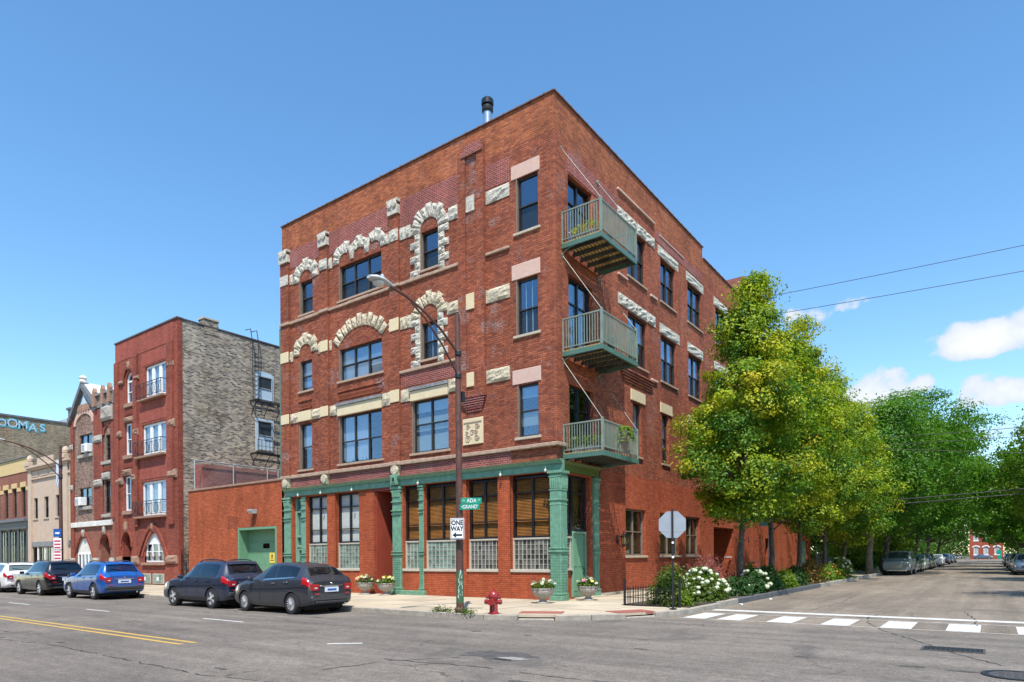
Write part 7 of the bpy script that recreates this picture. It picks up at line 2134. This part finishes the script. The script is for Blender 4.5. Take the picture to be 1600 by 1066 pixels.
for i, (x, y, rx, ry, h, m_, lab) in enumerate(((4.6, 5.4, .6, .9, .7, 'leaf_deep', 'low dark shrub between barberry and dark hydrangea'), (4.5, 10.6, .7, 1.3, 1.1, 'leaf_deep', 'dark green shrub at the foot of the second maple'), (4.75, 12.8, .55, 1.0, .85, 'leaf_lime', 'lime green clump past the second maple'),
        (4.6, 15.4, .65, 1.4, 1.0, 'leaf_deep', 'dark green clump in the far half of the bed'), (4.6, 18.8, .7, 1.6, 1.35, 'leaf_bronze', 'bronze tinted shrub near the far end of the bed'), (4.7, 23.6, .65, 1.4, 1.0, 'leaf_lime', 'green clump with orange lilies at the far end of the bed'))):
    shrub('garden_shrub', x, y, rx, ry, h, m_, 2200, .12, 20 + i, lab, 'shrubs of the kerb bed', bloom='petal_orange' if i == 5 else None, nb=14 if i == 5 else 0, bsize=.06)
shrub('hydrangea', 4.6, 27.4, .8, 1.8, 1.35, 'leaf_shrub', 2600, .13, 31, 'flowering bush with yellow white blooms at the far end of the bed', 'white hydrangeas', bloom='petal_white', nb=34, bsize=.09)
shrub('rose_bush', 3.3, 12.2, .4, .5, 1.25, 'leaf_lime', 900, .10, 33, 'yellow flowered bush before the orange wall', bloom='petal_yellow', nb=8, bsize=.07)
for i, (x, y) in enumerate(((-.35, -5.85), (.55, -5.82))): shrub('kerb_weed', x, y, .5, .12, .12, 'leaf_shrub', 240, .06, 40 + i, ('weeds along the kerb left of the lamp mast', 'weeds along the kerb right of the lamp mast')[i], 'weeds at the lamp mast', z=.14, cat='weed')
# low iron fence at the corner of the bed
ff = empty('bed_fence', (4.0, -.95, .15), 'low black wire fence round the near end of the planting bed', 'fence', world=True)
def fence_run(a, b, n):
    a, b = Vector(a), Vector(b)
    for z in (.16, .42, .68): MB().bar(a + Vector((0, 0, z)), b + Vector((0, 0, z)), .02).build('rail', 'black_iron', ff)
    for i in range(n + 1):
        p = a.lerp(b, i / n); MB().box(p.x - .008, p.x + .008, p.y - .008, p.y + .008, .15, .15 + .62).build('picket', 'black_iron', ff)
fence_run((3.15, -.97, .0), (5.0, -.97, .0), 12); fence_run((3.15, -.95, 0), (3.15, 3.0, 0), 20)
for p in ((3.15, -.97), (5.0, -.97)): MB().box(p[0] - .03, p[0] + .03, p[1] - .03, p[1] + .03, .1, 1.02).build('post', 'black_iron', ff)
# hose reel and folded garden cloth by the entrance
hr = empty('hose_reel', (1.9, 17.6, .15), 'green garden hose reel cart standing behind the shrubs', 'hose reel', world=True)
MB().lathe([(.30, -.20), (.30, -.17), (.14, -.16), (.14, .16), (.30, .17), (.30, .20)], (1.9, 17.6, .75), 18, 'x').build('drum', 'plastic_green', hr)
MB().lathe([(.24, -.15), (.24, .15)], (1.9, 17.6, .75), 16, 'x').build('hose', 'plastic_green', hr)
for s_ in (-.24, .24): MB().tube([(1.9 + s_, 17.35, .15), (1.9 + s_, 17.6, .78), (1.9 + s_, 17.95, 1.35)], .02, 6).build('frame', 'galv_dull', hr)
MB().tube([(1.66, 17.95, 1.35), (2.14, 17.95, 1.35)], .02, 6).build('handle', 'galv_dull', hr)
q = MB(); n = 10
for i in range(n): 
    a = 2 * math.pi * i / n; q.v += [(2.2 + .07 * math.cos(a), 14.2 + .07 * math.sin(a), 1.75), (2.2 + .13 * (1 + .3 * (i % 2)) * math.cos(a), 14.2 + .13 * (1 + .3 * (i % 2)) * math.sin(a), .75)]
for i in range(n): q.f.append((2 * i, 2 * ((i + 1) % n), 2 * ((i + 1) % n) + 1, 2 * i + 1))
um = empty('folded_parasol', (2.2, 14.2, .15), 'folded pale lilac parasol behind the barberry', 'parasol', world=True)
q.build('cloth', 'cushion_lilac', um); MB().tube([(2.2, 14.2, .1), (2.2, 14.2, 1.85)], .02, 6).build('pole', 'galv_dull', um)
tl = empty('teal_sign', (2.9, 16.6, .15), 'small teal street sign on a post behind a maple trunk', 'sign', world=True)
MB().box(2.5, 3.0, 16.58, 16.60, 3.3, 3.75).build('plate', 'graffiti_cyan', tl); MB().box(2.98, 3.03, 16.57, 16.61, .1, 3.8).build('post', 'galv_dull', tl)
# litter at the kerb
for i, (x, y) in enumerate(((5.75, 6.4), (5.62, 3.0))):
    bm = bmesh.new(); bmesh.ops.create_icosphere(bm, subdivisions=1, radius=.07)
    for v in bm.verts: v.co *= random.uniform(.6, 1.4); v.co.z *= .5
    me = bpy.data.meshes.new('litter'); bm.to_mesh(me); bm.free(); o = link('litter', me, 'sign_white'); o.location = (x, y, .03); tag(o, ('crumpled white paper lying by the dark kerb', 'small white scrap at the kerb near the crossing')[i], 'litter', 'litter in the gutter')
# houses across the avenue (behind the camera), seen only in reflections
for i, (x0, x1, h, mt) in enumerate(((-60, -38, 9, 'brick_old'), (-37.5, -22, 11, 'brick_common'), (-21.5, -6, 8.5, 'brick_flat_red'), (-5.5, 3.5, 10, 'brick_old'), (18.5, 34, 9.5, 'brick_common'))):
    b = empty('opposite_building', ((x0 + x1) / 2, -29, .15), ('plain brick building across the avenue, farthest left', 'plain tan building across the avenue, second from left', 'plain red building across the avenue, third from left', 'plain brick building across the avenue facing the storefront', 'plain tan building across the avenue on the far corner')[i], 'building', 'buildings across the avenue', world=True)
    FN = Fac(lambda u, d, z: (u, -25.2 + d, z))
    hl = [(u, u + 1.2, z, z + 1.8) for z in (1.2, 4.8) for u in np.arange(x0 + 1, x1 - 1.5, 2.6).tolist()]
    m = MB(); FN.wall(m, x0, x1, .1, h, hl, 0, .2); m.build('front_wall', mt, b, recalc=False)
    MB().box(x0, x1, -38, -25.6, .1, h - .1).build('body', mt, b)
    for hh in hl: q = MB(); FN.box(q, hh[0], hh[1], -.2, -.15, hh[2], hh[3]); q.build('window', 'black_frame', b)
for o in bpy.data.objects:
    if '_world' in o: del o['_world']
